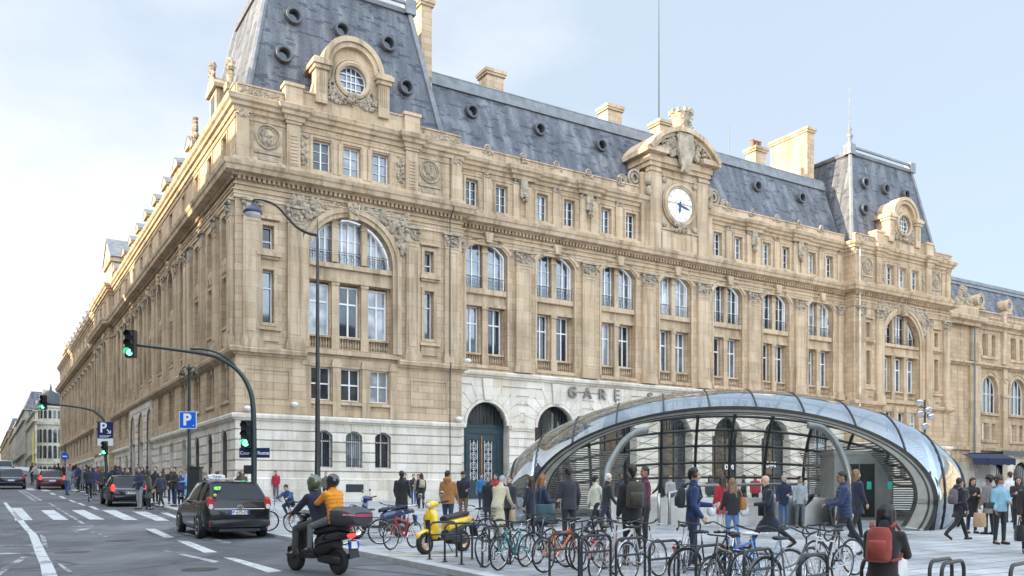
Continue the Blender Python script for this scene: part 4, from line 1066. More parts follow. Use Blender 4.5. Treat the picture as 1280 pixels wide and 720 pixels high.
for a, b in zip(L_, L_[1:]): mark([(a[0]-a[2], a[1]), (a[0]+a[2], a[1]), (b[0]+b[2], b[1]), (b[0]-b[2], b[1])])
for q in ([(22, 613), (26, 613), (47, 627), (42, 627)], [(27, 613), (31, 613), (55, 626.5), (50, 626.5)], [(60, 629), (63, 629), (107, 655), (103, 655.5)], [(42, 664.5), (64, 664), (64, 665.5), (42, 666)],
          [(88, 657.5), (117, 657), (118, 658.2), (88, 658.8)], [(135, 656.8), (157, 656.8), (158, 658), (135, 658)], [(90, 663), (115, 659), (118, 660.5), (94, 665.5)],
          [(0, 681.8), (42, 681), (42, 682.6), (0, 683.4)], [(0, 691.5), (44, 690.5), (44, 692), (0, 693.4)], [(0, 712), (28, 696), (35, 697), (5, 716), (0, 720)],
          [(203, 688.5), (208, 688), (274, 702), (268, 704)], [(64, 699), (70, 701), (92, 716), (86, 717)], [(50, 668), (57, 672), (60, 685), (53, 682)], [(112, 664), (120, 665.5), (135, 671), (130, 671.5)],
          [(0, 664.5), (35, 664), (35, 665), (0, 665.5)], [(215, 664), (240, 664), (290, 679), (275, 679)], [(180, 654), (215, 654), (216, 655.2), (180, 655.2)]): mark(q, 'worn')
for k, v in MK.items(): tag(v.build('road_marking', M[k]), kind='structure')

for px, py, r_ in ((150, 676, .36), (90, 690, .36), (250, 712, .33)):
    x, y = gp(px, py, LO); mb = MB(); mb.slab([(r_*math.cos(a), r_*math.sin(a), SL*r_*math.sin(a)) for a in [k*math.pi/12 for k in range(24)]], (0, 0, .006)); o = mb.build('manhole_cover', plain('cast_iron', (.06, .06, .062), .5, metal=.3, var=.4, scale=20, bmp=.4)); o.location = (x, y, G(x, y)+LO+.001)
    tag(o, 'round iron manhole cover %s in the road' % {150: 'just behind the zebra crossing', 90: 'between the worn white lines', 250: 'nearest the camera'}[px], 'manhole cover')

for px, py, nm in ((1120, 668, 'on the square right of the glass bubble mouth'), (700, 668, 'on the square by the left foot of the glass bubble')):
    x, y = gp(px, py); mb = MB(); mb.box(-.32, .32, -.32, .32, 0, .004); mb.box(-.26, .26, -.26, .26, .004, .006)
    o = mb.build('access_cover', plain('worn_iron', (.13, .13, .13), .6, metal=.3, var=.4, scale=14, bmp=.3)); o.location = (x, y, G(x, y)+.002); o.rotation_euler = (.0203, 0, .55); tag(o, 'square metal cover '+nm, 'access cover')
# ================================================================ the glass bubble over the metro entrance
M['ringsteel'] = plain('ring_steel', (.34, .33, .29), .42, metal=.5, var=.2)
LC = Vector((7.485, 30.83, 1.576)); LS = Vector((7.87, 5.80, 3.70)); LT = -.157
LR = Matrix.Rotation(LT, 3, 'Z')
yaw, tilt, LD = -.039, -.123, 3.604
LN = Vector((math.sin(yaw)*math.cos(tilt), -math.cos(yaw)*math.cos(tilt), math.sin(tilt)))
def lq(s, ph, k=1.0):
    r = math.sqrt(max(0, 1-s*s)); return Vector((LS.x*s, -LS.y*r*math.cos(ph), LS.z*r*math.sin(ph)))*k
def lw(q): return LR @ q + LC
GR = .12
def gl_(q):
    w = lw(q); return w.z-(SL*w.y)
PS = math.atan2(LN.z*LS.z, abs(LN.y)*LS.y)
def bis(f, a, b):
    for _ in range(30):
        m = (a+b)/2
        if f(m) > 0: b = m
        else: a = m
    return (a+b)/2
def lim(s, k=1.0):
    # front and back limiting angles at station s, ground angle, lower edge of the opening
    if gl_(lq(s, math.pi/2, k)) <= 0: return None
    g0 = bis(lambda p: gl_(lq(s, p, k)), -math.pi/2, math.pi/2)
    g1 = math.pi-bis(lambda p: gl_(lq(s, math.pi-p, k)), -math.pi/2, math.pi/2)
    c0 = lo = g0
    if LN.dot(lq(s, PS, 1)) > LD:
        c0 = max(g0, bis(lambda p: LD-LN.dot(lq(s, p, 1)), PS, math.pi/2))
        lo = max(g0, bis(lambda p: LN.dot(lq(s, p, 1))-LD, -math.pi/2, PS))
    return c0, g1, g0, lo
def wp(q): w = lw(q); return (w.x, w.y, w.z)
NS = 72; cols = []
for i in range(NS+1):
    s = math.sin(math.radians(-86+172*i/NS)); L = lim(s)
    if L: cols.append((s, L))
mb = MB(); NR = 30; ids = []
for s, (a, b, g, lo) in cols: ids.append([mb.p(*wp(lq(s, a+(b-a)*j/NR))) for j in range(NR+1)])
for i in range(len(ids)-1):
    for j in range(NR):
        s, (a, b, g, lo) = cols[i]; ph = a+(b-a)*(j+.5)/NR
        mb.mi = 0 if (ph < 1.30 or abs(s) > .90) else 1
        mb.idx((ids[i][j], ids[i+1][j], ids[i+1][j+1], ids[i][j+1]))
for i in range(len(cols)-1):              # the little of the shell left under the opening, at its two feet
    (s, (a, b, g, lo)), (s2, (a2, b2, g2, lo2)) = cols[i], cols[i+1]
    if (lo > g+1e-3 and a > lo) or (lo2 > g2+1e-3 and a2 > lo2):
        mb.mi = 0; mb.face([wp(lq(s, g)), wp(lq(s2, g2)), wp(lq(s2, lo2 if a2 > lo2 else (lo2+0))), wp(lq(s, lo))])
LE = empty('metro_entrance', 'big egg-shaped glass and steel metro entrance bubble standing on the square', 'glass canopy', (LC.x, LC.y, SL*LC.y), 0)
INV = Matrix.Translation((-LC.x, -LC.y, -SL*LC.y))
def lpart(name, mb, mat, smooth=False):
    me_o = mb.build(name, M[mat] if isinstance(mat, str) else mat, LE, smooth); me_o.data.transform(INV); return me_o
shell = lpart('glass_shell', mb, [M['coated'], M['clear']], True)
# ring round the opening
RP = []
smax = bis(lambda t: LD-LN.dot(lq(t, PS)), .3, .999); smin = -bis(lambda t: LD-LN.dot(lq(-t, PS)), .3, .999)
up = [math.sin(math.asin(smin)+(math.asin(smax)-math.asin(smin))*(.5-.5*math.cos(math.pi*i/80))) for i in range(81)]
RP = []
def lowpts(sg, se):
    out = []
    for i in range(1, 40):
        s = se-sg*.30*(i/40)**2
        L = lim(s)
        if L is None or L[3] <= L[2]+1e-3: out.append(lq(s, L[2])) if L and LN.dot(lq(s, L[2])) < LD+.2 else None; break
        out.append(lq(s, L[3]))
    return out
RP = lowpts(-1, smin)[::-1]+[lq(s, lim(s)[0]) for s in up[0:]]+lowpts(1, smax)
cen = Vector((0, -LD/abs(LN.y), 0))
def ringband(w0, w1, n0, n1, mat, name, foot=1.0):
    mb = MB(); rs = []
    for q in RP:
        v = q-cen; L = v.length; h = max(0, min(1, (q.z+.6)/3.2)); f = foot+(1-foot)*h
        rs.append([wp(cen+v*(1-k*(f if k > .02 else 1)/L)+LN*o) for k, o in ((w0, n0), (w0, n1), (w1, n1), (w1, n0))])
    mb.rings(rs); return lpart(name, mb, mat)
ringband(.15, .02, -.16, .03, 'ringsteel', 'entrance_ring', 3.6)
ringband(.02, -.09, -.10, .09, 'dsteel', 'ring_seal'); ringband(.18, .15, -.20, .0, 'dsteel', 'ring_seal', 3.4)
ringband(.13, .09, -.1, .045, 'dsteel', 'ring_seal', 1.5)
# ribs
def tubew(name, pts, r, mat, n=7): 
    mb = MB(); mb.tube([wp(p) for p in pts], r, n); return lpart(name, mb, mat, True)
for s in (-.93, -.80, -.64, -.46, -.27, -.09, .09, .27, .46, .64, .80, .93):
    L = lim(s, .985)
    tubew('rib', [lq(s, L[0]+(L[1]-L[0])*j/24, .985) for j in range(25)], .065, 'dsteel')
for s in (-.93, -.80, -.64, -.46, -.27, -.09, .09, .27, .46, .64, .80, .93):
    L = lim(s); tubew('glass_joint', [lq(s, L[0]+(min(L[1], 2.2)-L[0])*j/16, 1.003) for j in range(17)], .028, 'dsteel', 5)
for dg in (76, 100, 122, 134, 146, 158, 168):
    ph = math.radians(dg); pts = []
    for i in range(49):
        s = math.sin(math.radians(-72+144*i/48)); L = lim(s, .982)
        if L and L[0]+.01 < ph < L[1]: pts.append(lq(s, ph, .982))
    if len(pts) > 4: tubew('rib', pts, .055 if dg > 110 else .035, 'dsteel', 6)
# tension rods crossing the back panes
mb = MB(); SS = (-.46, -.27, -.09, .09, .27, .46, .64); PP = [math.radians(d) for d in (122, 134, 146, 158, 168)]
for a, b in zip(SS, SS[1:]):
    for p, r in zip(PP, PP[1:]):
        mb.tube([wp(lq(a, p, .97)), wp(lq(b, r, .97))], .010, 4); mb.tube([wp(lq(b, p, .97)), wp(lq(a, r, .97))], .010, 4)
lpart('bracing_rods', mb, 'dsteel')
# louvred lower flanks
for sgn, s0, s1 in ((-1, .52, .985), (1, .50, .985)):
    mb = MB()
    for k in range(38):
        z = .75+k*.085; zr = z-LC.z; pts = []
        if abs(zr) > LS.z*.93: continue
        m = math.sqrt(max(0, 1-(zr/(LS.z*.95))**2)); A = LS.x*.95*m; B = LS.y*.95*m
        for i in range(25):
            x = sgn*A*(s0+(s1-s0)*i/24); y = B*math.sqrt(max(0, 1-(x/A)**2)); pts.append(Vector((x, y, zr)))
        for i in range(12):
            x = sgn*A*(.985-.05*i/11); y = B*math.sqrt(max(0, 1-(x/A)**2))
            y = y*(1-2*i/11)
            if y < -2.6: break
            xx = sgn*A*math.sqrt(max(0, 1-(y/B)**2))*.99
            pts.append(Vector((xx, y, zr)))
        if z > 3.3: pts = [p for p in pts if abs(p.x) > LS.x*(.5+(z-3.3)*.9)]
        if len(pts) < 3: continue
        rs = []
        for p in pts:
            n_ = Vector((p.x/LS.x**2, p.y/LS.y**2, 0)).normalized(); a = p; b = p-n_*.05+Vector((0, 0, .04))
            rs.append([wp(a), wp(b), wp(b+Vector((0, 0, .012))), wp(a+Vector((0, 0, .012)))])
        mb.rings(rs)
    lpart('louvres', mb, 'steel')
# big bent steel tubes that carry the ring
for px in ([(757, 664, 29.3), (757, 600, 29.6), (765, 575, 29.9), (779, 553, 30.1), (794, 541, 30.2), (809, 537.5, 30.3)], [(1009, 531, 28.6), (1026, 534, 28.5), (1041, 548, 28.3), (1053, 570, 28.1), (1062, 600, 27.9), (1067, 664, 27.7)]):
    mb = MB(); P = [Vector(((x-640)/F*D, D, CAMZ+(617-y)/F*D)) for x, y, D in px]
    pts = []
    for i in range(len(P)-1):
        p0, p1, p2, p3 = P[max(0, i-1)], P[i], P[i+1], P[min(len(P)-1, i+2)]
        for k in range(5):
            t = k/5; pts.append(.5*((2*p1)+(p2-p0)*t+(2*p0-5*p1+4*p2-p3)*t*t+(3*p1-p0-3*p2+p3)*t**3))
    pts.append(P[-1]); mb.tube([tuple(p) for p in pts], .12, 10); lpart('support_tube', mb, 'steel', True)
# apron wall, ramp balustrade, lamps
def gzz(y): return SL*y
mb = MB(); mb.box(-3.6, 3.9, 0, .28, 0, .85); mb.box(-3.7, 4.0, -.06, .34, .85, .93)
o = lpart('apron_wall', mb, 'steel'); o.data.transform(Matrix.Translation((LC.x-.2, 29.1, gzz(29.1)-0))) if False else None
o.data.transform(INV.inverted()); o.data.transform(Matrix.Translation((6.9, 28.9, SL*28.9))); o.data.transform(INV)
for px in (891, 932):
    x, D = (px-640)/F*28.8, 28.8; mb = MB(); mb.lathe([(.16, 0), (.16, -.05), (.12, -.09), (.02, -.10)], (x, D+.08, SL*D+.48), 14, 'y'); lpart('apron_lamp', mb, 'lens_w', True)
for x0, x1 in ((4.6, 4.9), (5.3, 5.35)):
    pass
mb = MB(); mb.tube([(5.0, 27.6, SL*27.6+.1), (5.0, 27.6, SL*27.6+1.1), (6.2, 28.3, SL*28+1.35), (9.6, 28.6, SL*28+1.4)], .05, 8); mb.tube([(4.6, 27.2, SL*27.6+.1), (4.6, 27.2, SL*27.6+1.1)], .05, 8); lpart('handrail', mb, 'steel', True)
x0, D = 12.1, 32.6
mb = MB(); mb.box(x0, x0+2.2, D, D+1.5, SL*D, SL*D+2.45); mb.box(x0-.06, x0+2.26, D-.06, D+1.56, SL*D+2.45, SL*D+2.6); lf = lpart('lift_cabin', mb, 'steel')
mb = MB(); mb.box(x0+.35, x0+.9, D-.03, D, SL*D+.1, SL*D+2.1); mb.box(x0+.95, x0+1.5, D-.03, D, SL*D+.1, SL*D+2.1); o = lpart('lift_door', mb, 'dsteel')
for px, y in ((1086, 606), (1112, 606)):
    D2 = 30.5; x = (px-640)/F*D2; mb = MB(); mb.box(x-.07, x+.07, D2-.05, D2, CAMZ+.15, CAMZ+.42); lpart('information_screen', mb, emit('teal_screen', (.03, .30, .26), .15))
mb = MB()
for s in (0, 1.0):
    mb.tube([(9.3+s, 27.9, SL*28+.05), (9.2+s, 27.9, SL*28+.55), (9.5+s, 28.0, SL*28+.98), (9.9+s, 28.6, SL*28+1.05), (10.2+s, 30.6, SL*28+.3)], .06, 7)
    mb.slab([(9.35+s, 27.95, SL*28), (9.35+s, 27.95, SL*28+.8), (9.9+s, 28.6, SL*28+.98), (10.2+s, 30.6, SL*28+.2), (10.2+s, 30.6, SL*28)], (.05, 0, 0))
lpart('escalator_rail', mb, 'plastic')
mb = MB(); mb.lathe([(.14, 0), (.1, .06), (.02, .07)], (LC.x, LC.y, 0), 4)
# granite plinth following the back of the bubble
mb = MB(); rs = []
for i in range(61):
    a = math.radians(-15+210*i/60)
    q = Vector((LS.x*.93*math.cos(a), LS.y*.93*math.sin(a), 0)); w = lw(q); q2 = lw(q*1.045)
    z = SL*w.y; rs.append([(w.x, w.y, z-.02), (q2.x, q2.y, z-.02), (q2.x, q2.y, z+.35), (w.x, w.y, z+.35)])
mb.rings(rs); lpart('plinth', mb, 'steel')
# shop lettering behind the station arches
def wall_text(s, px, py, size, mat, back=.80, body_o=None):
    k = (px-640)/F; cx = CX-.5228*(1.1+back); cy = CY+.8525*(1.1+back); t = (-cx+cy*k)/(.8525-.5227*k); D = cy+.5227*t; z = CAMZ+(617-py)/F*D
    m = Matrix(((1, 0, 0, t), (0, 0, -1, 1.1+back-.03), (0, 1, 0, z), (0, 0, 0, 1)))
    return text_mesh(s, size, .03, 'shop_lettering', mat, ST, m, bold=.02)
sgw = plain('white_letters', (.85, .85, .85), .4, var=0); sgg = plain('gold_letters', (.65, .38, .10), .4, var=0)
wall_text('DIM', 911, 584, .62, sgw); wall_text('DIM', 963, 581, .72, sgw)
wall_text('ZUNINO', 803, 551, .9, sgg) if False else None
# ================================================================ neighbouring houses
HM = {'cream': stone('cream_render', (.50, .46, .38), 2.0, 1.0, .35, .9), 'grey': stone('grey_render', (.42, .40, .36), 2.0, 1.0, .45, .9), 'warm': stone('warm_render', (.52, .43, .30), 2.0, 1.0, .4, .9)}
def house(name, label, u0, u1, v0, v1, h, roofh, mat, faces, floors=6, group=None, bay=3.0):
    """apartment house between building-frame coordinates; faces: subset of 'WESN' that carry windows"""
    g = SL*(CY+.5227*(u0+u1)/2+.8525*(v0+v1)/2)
    r = empty(name, label, 'building', U((u0+u1)/2, (v0+v1)/2, g), ANG, group)
    hx, hy = (u1-u0)/2, (v1-v0)/2; G = -2.5
    mb = MB(); wn = MB(); gl = MB(); cn = MB()
    fl = (h-4.2)/(floors-1)
    for fc in 'WESN':
        fn = {'S': lambda t, o, z: (t, -hy-o, z), 'N': lambda t, o, z: (-t, hy+o, z), 'W': lambda t, o, z: (-hx-o, -t, z), 'E': lambda t, o, z: (hx+o, t, z)}[fc]
        L = hx if fc in 'SN' else hy
        for q in (mb, wn, gl, cn): q.fn = fn
        if fc not in faces: wall(mb, -L, L, G, h, 0); continue
        n = max(1, int(2*L/bay)); ops = []
        for k in range(n):
            t = -L+2*L*(k+.5)/n; ops.append((t, 2.0, .1, 3.3, 0))
            for f in range(1, floors): z = 4.2+(f-1)*fl; ops.append((t, 1.15, z+.35, z+fl-.75, 0))
        wall(mb, -L, L, G, h, 0, ops, .28)
        for t, w_, a, b, _ in ops:
            gl.face(((t-w_/2, -.25, a), (t+w_/2, -.25, a), (t+w_/2, -.25, b), (t-w_/2, -.25, b)))
            for x in (t-w_/2+.05, t, t+w_/2-.05): wn.box(x-.05, x+.05, -.25, -.2, a, b)
            if w_ < 1.5: cn.box(t-.8, t+.8, 0, .12, a-.16, a-.02)
        for z, o in ((4.0, .25), (4.2+fl, .7), (4.2+fl*(floors-2), .6), (h-.3, .55)): cn.box(-L, L, 0, o, z-.12, z+.16)
        for z in (4.2+fl, 4.2+fl*(floors-2)):
            wn.box(-L, L, .5, .53, z+.9, z+.95)
    mb.fn = None
    mb.build('wall', M_ if False else HM[mat], r); cn.fn = None; cn.build('cornice', HM[mat], r); gl.build('pane', M['pane2'], wn.build('window', M['white'], r))
    rf = MB(); rf.frus((-hx, hx, -hy, hy), h+.17, (-hx+1.8, hx-1.8, -hy+1.8, hy-1.8), h+roofh); o = rf.build('roof', M['slateroof'], r)
    for k in range(max(1, int(hy/7))):
        c = MB(); y = -hy+2*hy*(k+.5)/max(1, int(hy/7)); c.box(-1.2, 1.2, y-.5, y+.5, h+roofh-1, h+roofh+1.4); c.build('chimney', HM['warm'], o)
    for c in r.children:
        if c.name.startswith('window'): c['kind'] = 'stuff'
    return r
for i, (a, b, h, m) in enumerate(((-72, -44, 25, 'warm'), (-43.8, -16, 26, 'cream'), (-15.8, 14, 25.2, 'grey'), (14.2, 45, 26, 'cream'), (45.2, 78, 25.4, 'warm'), (78.2, 112, 25.8, 'cream'), (112.2, 150, 25, 'grey'))):
    house('apartment_house', ['sunset facing', 'tall cream', 'grey rendered', 'second cream', 'warm stone', 'third cream', 'last grey'][i]+' apartment house across the street from the station', -38, -24.7, a, b, h, 6.6, m, 'E', group='houses across the street')
house('apartment_house', 'long warm stone apartment row far up the street opposite the blocks', -38, -24.7, 150.5, 380, 26, 6.6, 'warm', '', group='houses across the street')
house('apartment_house', 'farthest apartment row up the opposite side of the street', -38, -24.7, 380.5, 640, 28, 6.6, 'cream', '', group='houses across the street')
house('hotel', 'wide stone hotel closing the square on the east side', 86, 104, -78, -22, 23, 5, 'warm', 'WS')
house('bank', 'cream office building on the south side of the square', 10, 78, -92, -78, 24, 5, 'cream', 'N')
FAR = ((205, 250, 18.5, 4.5, 'cream', -.6, 'nearest apartment block beyond the domed corner tower'), (250.5, 330, 21.5, 5.5, 'grey', -1.2, 'grey apartment block second beyond the domed tower'), (330.5, 430, 22, 5, 'cream', -.4, 'long cream apartment block far down the street'), (430.5, 620, 22, 6, 'warm', -1, 'farthest apartment block at the end of the street'))
for a, b, h, rh, m, u, lb in FAR: house('apartment_house', lb, u, u+(6.5 if a == 205 else 13), a, b, h, rh, m, 'WS', group='apartment blocks down the street', bay=3.2)
# domed corner tower
x, y = at(63.5, 200); g = SL*y
t = empty('corner_tower', 'slim round corner tower with a dark dome beyond the station', 'tower', (x, y, g))
mb = MB(); mb.lathe([(2.75, -1), (2.75, 4.2), (3.0, 4.3), (3.0, 4.6), (2.75, 4.7), (2.75, 13.2), (3.1, 13.3), (3.2, 13.9), (2.6, 14.0), (2.5, 17.0), (2.8, 17.2), (2.8, 17.5), (2.4, 17.6)], (0, 0, 0), 24); mb.build('wall', HM['cream'], t)
mb = MB(); mb.lathe([(2.5, 17.5), (2.48, 18.3), (2.15, 19.6), (1.5, 20.6), (.7, 21.1), (.28, 21.3), (.22, 21.9), (.04, 23)], (0, 0, 0), 20); mb.build('dome', plain('dark_dome_slate', (.045, .05, .06), .5, var=.3), t, True)
for k in range(9):
    a = -math.pi*.97+k*math.pi/8*.97
    for z0, z1, hw, rr in ((1.0, 3.4, .42, 2.77), (5.6, 8.2, .36, 2.77), (9.2, 11.9, .36, 2.77), (14.7, 16.3, .30, 2.56)):
        mb = MB(); P = [(-hw, z0), (hw, z0), (hw, z1)]+[(hw*math.cos(q), z1+hw*math.sin(q)) for q in [j*math.pi/6 for j in range(1, 6)]]+[(-hw, z1)]
        mb.slab([(rr*math.cos(a)-p*math.sin(a), rr*math.sin(a)+p*math.cos(a), z) for p, z in P], (.03*math.cos(a), .03*math.sin(a), 0)); mb.build('window', M['pane2'], t)
mb = MB(); mb.box(-3.2, -2.9, -1.9, -1.7, 4, 11.5); mb.build('panel', plain('yellow_panel', (.62, .50, .12), .6), t)
# ================================================================ street furniture
def px3(px, py, D): return ((px-640)/F*D, D, CAMZ+(617-py)/F*D)
def signal_head(parent, c, k=1.0, lens=True, s=1):
    x, y, z = c; mb = MB(); w = .15*k; h = .44*k
    mb.box(x-w, x+w, y-.10*k, y+.14*k, z-h, z+h)
    hd = mb.build('signal_head', M['plastic'], parent)
    for i in (1, 0, -1):
        zz = z+i*.28*k
        v = MB(); rs = []
        for yy in (y-.10*k, y-.30*k): rs.append([(x+.12*k*math.cos(a), yy, zz+.12*k*math.sin(a)) for a in [math.radians(-20+220*j/10) for j in range(11)]])
        v.rings(rs, False, False); v.build('visor', M['plastic'], hd)
        l = MB(); l.slab([(x+.10*k*math.cos(a), y-.105*k, zz+.10*k*math.sin(a)) for a in [j*math.pi/8 for j in range(16)]], (0, .01, 0))
        l.build('lamp', M['green'] if i == -1 else M['plastic'], hd)
    return hd
def smooth_path(P, n=6):
    P = [Vector(p) for p in P]; out = []
    for i in range(len(P)-1):
        p0, p1, p2, p3 = P[max(0, i-1)], P[i], P[i+1], P[min(len(P)-1, i+2)]
        for k in range(n):
            t = k/n; out.append(tuple(.5*((2*p1)+(p2-p0)*t+(2*p0-5*p1+4*p2-p3)*t*t+(3*p1-p0-3*p2+p3)*t**3)))
    return out+[tuple(P[-1])]
def sub(P, o): return [(p[0]-o[0], p[1]-o[1], p[2]-o[2]) for p in P]
D = 28.0; B = at(317, D); O = (B[0], B[1], G(B[0], D))
t = empty('traffic_light', 'green traffic light on a tall bent mast arching left beside the taxi', 'traffic light', O, group='traffic lights over the street')
path = smooth_path(sub([(O[0], D, O[2]), px3(317.5, 560, D), px3(316, 505, D), px3(310, 482, D), px3(298, 464, D), px3(280, 451, D), px3(262, 444, D), px3(220, 437.5, D), px3(171, 431.5, D)], O))
mb = MB(); n = len(path); mb.tube(path, [.095-.055*i/n for i in range(n)], 10); mb.lathe([(.14, 0), (.14, .5), (.1, .6)], n=10); mb.build('mast', M['darkmetal'], t, True)
mb = MB(); mb.tube(smooth_path(sub([px3(303, 470, D), px3(286, 449, D), px3(262, 438, D), px3(238, 436, D)], O)), .035, 7); mb.build('brace', M['darkmetal'], t, True)
signal_head(t, sub([px3(163.5, 430, D)], O)[0], 1.0); signal_head(t, sub([px3(308, 543, D-.1)], O)[0], 1.0)
mb = MB(); x, y, z = sub([px3(318, 566, D+.12)], O)[0]; mb.box(x-.49, x+.49, y, y+.02, z-.16, z+.16); sg = mb.build('street_name_plate', M['navy_sign'], t)
text_mesh('Cour de Rome', .155, .004, 'lettering', M['white'], sg, Matrix.Translation((x, y-.006, z-.01)) @ Matrix.Rotation(math.pi/2, 4, 'X'), bold=.004)
mb = MB(); x, y, z = sub([px3(309, 587, D-.1)], O)[0]; mb.box(x-.1, x+.14, y-.05, y+.1, z-.14, z+.14); mb.build('pedestrian_signal', M['plastic'], t)
D = 54.0; B = at(131, D); O = (B[0]+.2, B[1], G(B[0], D))
t = empty('traffic_light', 'farther green traffic light on a bent mast carrying a dark parking sign', 'traffic light', O, group='traffic lights over the street')
path = smooth_path(sub([(O[0], D, O[2]), px3(131.5, 560, D), px3(131, 530, D), px3(124, 519, D), px3(108, 511, D), px3(58, 504, D)], O))
mb = MB(); n = len(path); mb.tube(path, [.1-.05*i/n for i in range(n)], 8); mb.build('mast', M['darkmetal'], t, True)
signal_head(t, sub([px3(54.5, 503, D)], O)[0], 1.0); signal_head(t, sub([px3(131, 560, D-.3)], O)[0], .95)
mb = MB(); x, y, z = sub([px3(131.5, 537.5, D-.2)], O)[0]; mb.box(x-.48, x+.48, y, y+.03, z-.5, z+.5); sg = mb.build('parking_sign', M['navy_sign'], t)
RX = Matrix.Rotation(math.pi/2, 4, 'X')
text_mesh('P', .85, .004, 'lettering', M['white'], sg, Matrix.Translation((x-.12, y-.006, z+.12)) @ RX, bold=.02)
text_mesh('parking', .2, .004, 'lettering', M['white'], sg, Matrix.Translation((x, y-.006, z-.38)) @ RX) if False else None
mb = MB(); mb.tube([(x+.12, y-.01, z+.02), (x+.32, y-.01, z-.2)], .03, 4); mb.tube([(x+.14, y-.01, z-.2), (x+.33, y-.01, z-.2), (x+.33, y-.01, z-.02)], .025, 4)
for k in range(3): mb.box(x-.36, x+.36-.1*k, y-.012, y-.004, z-.36-.05*k, z-.34-.05*k)
mb.build('arrow', M['white'], sg)
mb = MB(); mb.box(x-.48, x+.48, y, y+.03, z-.98, z-.54); mb.build('lower_plate', M['white'], t)
# no-entry style round blue sign far along the kerb
D = 68.0; B = at(81.5, D); O = (B[0], B[1], G(B[0], D))
t = empty('road_sign', 'small round blue road sign with a white bar on a thin pole', 'road sign', O)
mb = MB(); mb.tube([(0, 0, 0), (0, 0, 3.3)], .04, 6); mb.build('pole', M['dsteel'], t)
z = CAMZ+(617-570.5)/F*D-O[2]; mb = MB(); mb.lathe([(.30, -.05), (.30, -.07), (.01, -.071)], (0, 0, z), 18, 'y'); mb.build('disc', M['blue_sign'], t)
mb = MB(); mb.box(-.19, .19, -.085, -.073, z-.05, z+.05); mb.build('bar', M['white'], t)
# parking sign on the old double lamp post
D = 36.5; B = at(236.5, D); O = (B[0], B[1], G(B[0], D))
t = empty('lamp_post', 'slim dark lamp post with two small lanterns and a blue P sign', 'lamp post', O)
H = CAMZ+(617-462)/F*D-O[2]
mb = MB(); mb.lathe([(.16, 0), (.16, .5), (.11, .7), (.09, 1.2), (.07, H*.6), (.055, H), (.08, H+.05), (.02, H+.25)], n=10); mb.build('pole', M['darkmetal'], t, True)
for s in (-1, 1):
    mb = MB(); mb.tube(smooth_path([(0, 0, H-.1), (s*.16, 0, H+.12), (s*.30, 0, H+.02)]), .025, 6); mb.lathe([(.13, -.28), (.12, -.2), (.07, -.08), (.02, 0)], (s*.30, 0, H+.03), 10); mb.build('lantern', M['dsteel'], t, True)
z = CAMZ+(617-525.5)/F*D-O[2]
mb = MB(); mb.box(-.36, .36, -.16, -.13, z-.36, z+.36); sg = mb.build('sign_border', M['white'], t)
mb = MB(); mb.box(-.335, .335, -.164, -.161, z-.335, z+.335); sb = mb.build('parking_sign', M['blue_sign'], sg)
text_mesh('P', .66, .003, 'lettering', M['white'], sg, Matrix.Translation((-.03, -.168, z)) @ RX, bold=.025)
text_mesh('+', .16, .003, 'lettering', M['white'], sg, Matrix.Translation((.24, -.168, z-.24)) @ RX)
D = 36.0; B = at(245, D); t = empty('cabinet', 'tall dark metal cabinet standing beside the parking sign post', 'cabinet', (B[0], B[1], G(B[0], D)))
mb = MB(); mb.box(-.2, .2, -.2, .2, 0, 1.78); mb.box(-.24, .24, -.24, .24, 1.78, 1.86); mb.build('case', M['dsteel'], t); mb = MB(); mb.box(-.16, .16, -.21, -.2, .15, 1.65); mb.build('door', M['iron'], t)
# tall street lamp
D = 33.0; B = at(397, D); O = (B[0], B[1], G(B[0], D))
t = empty('street_lamp', 'tall thin street lamp with a curved arm and bell shade before the station', 'street lamp', O)
H = px3(397, 272, D)[2]-O[2]
mb = MB(); mb.lathe([(.17, 0), (.17, .9), (.12, 1.1), (.10, 2.6), (.085, 5), (.05, H-.8), (.035, H-.75), (.008, H)], n=12); mb.build('pole', M['dsteel'], t, True)
arm = smooth_path(sub([px3(396.5, 294, D), px3(384, 291, D), px3(370, 283, D), px3(358, 270, D), px3(345, 257, D), px3(330, 250.5, D), px3(317, 250, D), px3(316, 256, D)], O))
mb = MB(); mb.tube(arm, [.06-.03*i/len(arm) for i in range(len(arm))], 8); mb.build('arm', M['dsteel'], t, True)
c = sub([px3(316, 262, D)], O)[0]
mb = MB(); mb.lathe([(.05, .22), (.09, .17), (.22, .10), (.33, -.02), (.36, -.14), (.34, -.15)], c, 16); sh_ = mb.build('lamp_shade', plain('plum_enamel', (.06, .055, .12), .3), t, True)
mb = MB(); mb.lathe([(.33, -.14), (.25, -.24), (.05, -.28)], c, 14); mb.build('diffuser', M['lens_w'], sh_, True)
# floodlight post behind the bubble
D = 47.0; B = at(1156, D); O = (B[0], B[1], G(B[0], D)); t = empty('floodlight_post', 'thin pole with a cluster of floodlights behind the glass bubble', 'floodlight post', O)
H = px3(1156, 500, D)[2]-O[2]; mb = MB(); mb.tube([(0, 0, 0), (0, 0, H)], .06, 8); mb.tube([(-.35, 0, H-.3), (.3, 0, H-.55)], .03, 6); mb.build('pole', M['dsteel'], t, True)
for dx, dz, a in ((-.33, -.15, -.5), (-.3, -.75, -.2), (.1, -.55, .3), (.25, -.9, .5), (-.05, -1.4, 0)):
    mb = MB(); mb.lathe([(.08, .2), (.17, .05), (.2, -.12), (.15, -.13)], (0, 0, 0), 12, 'y'); o = mb.build('floodlight', M['chrome'], t, True); o.location = (dx, -.1, H+dz); o.rotation_euler = (.5, 0, a)
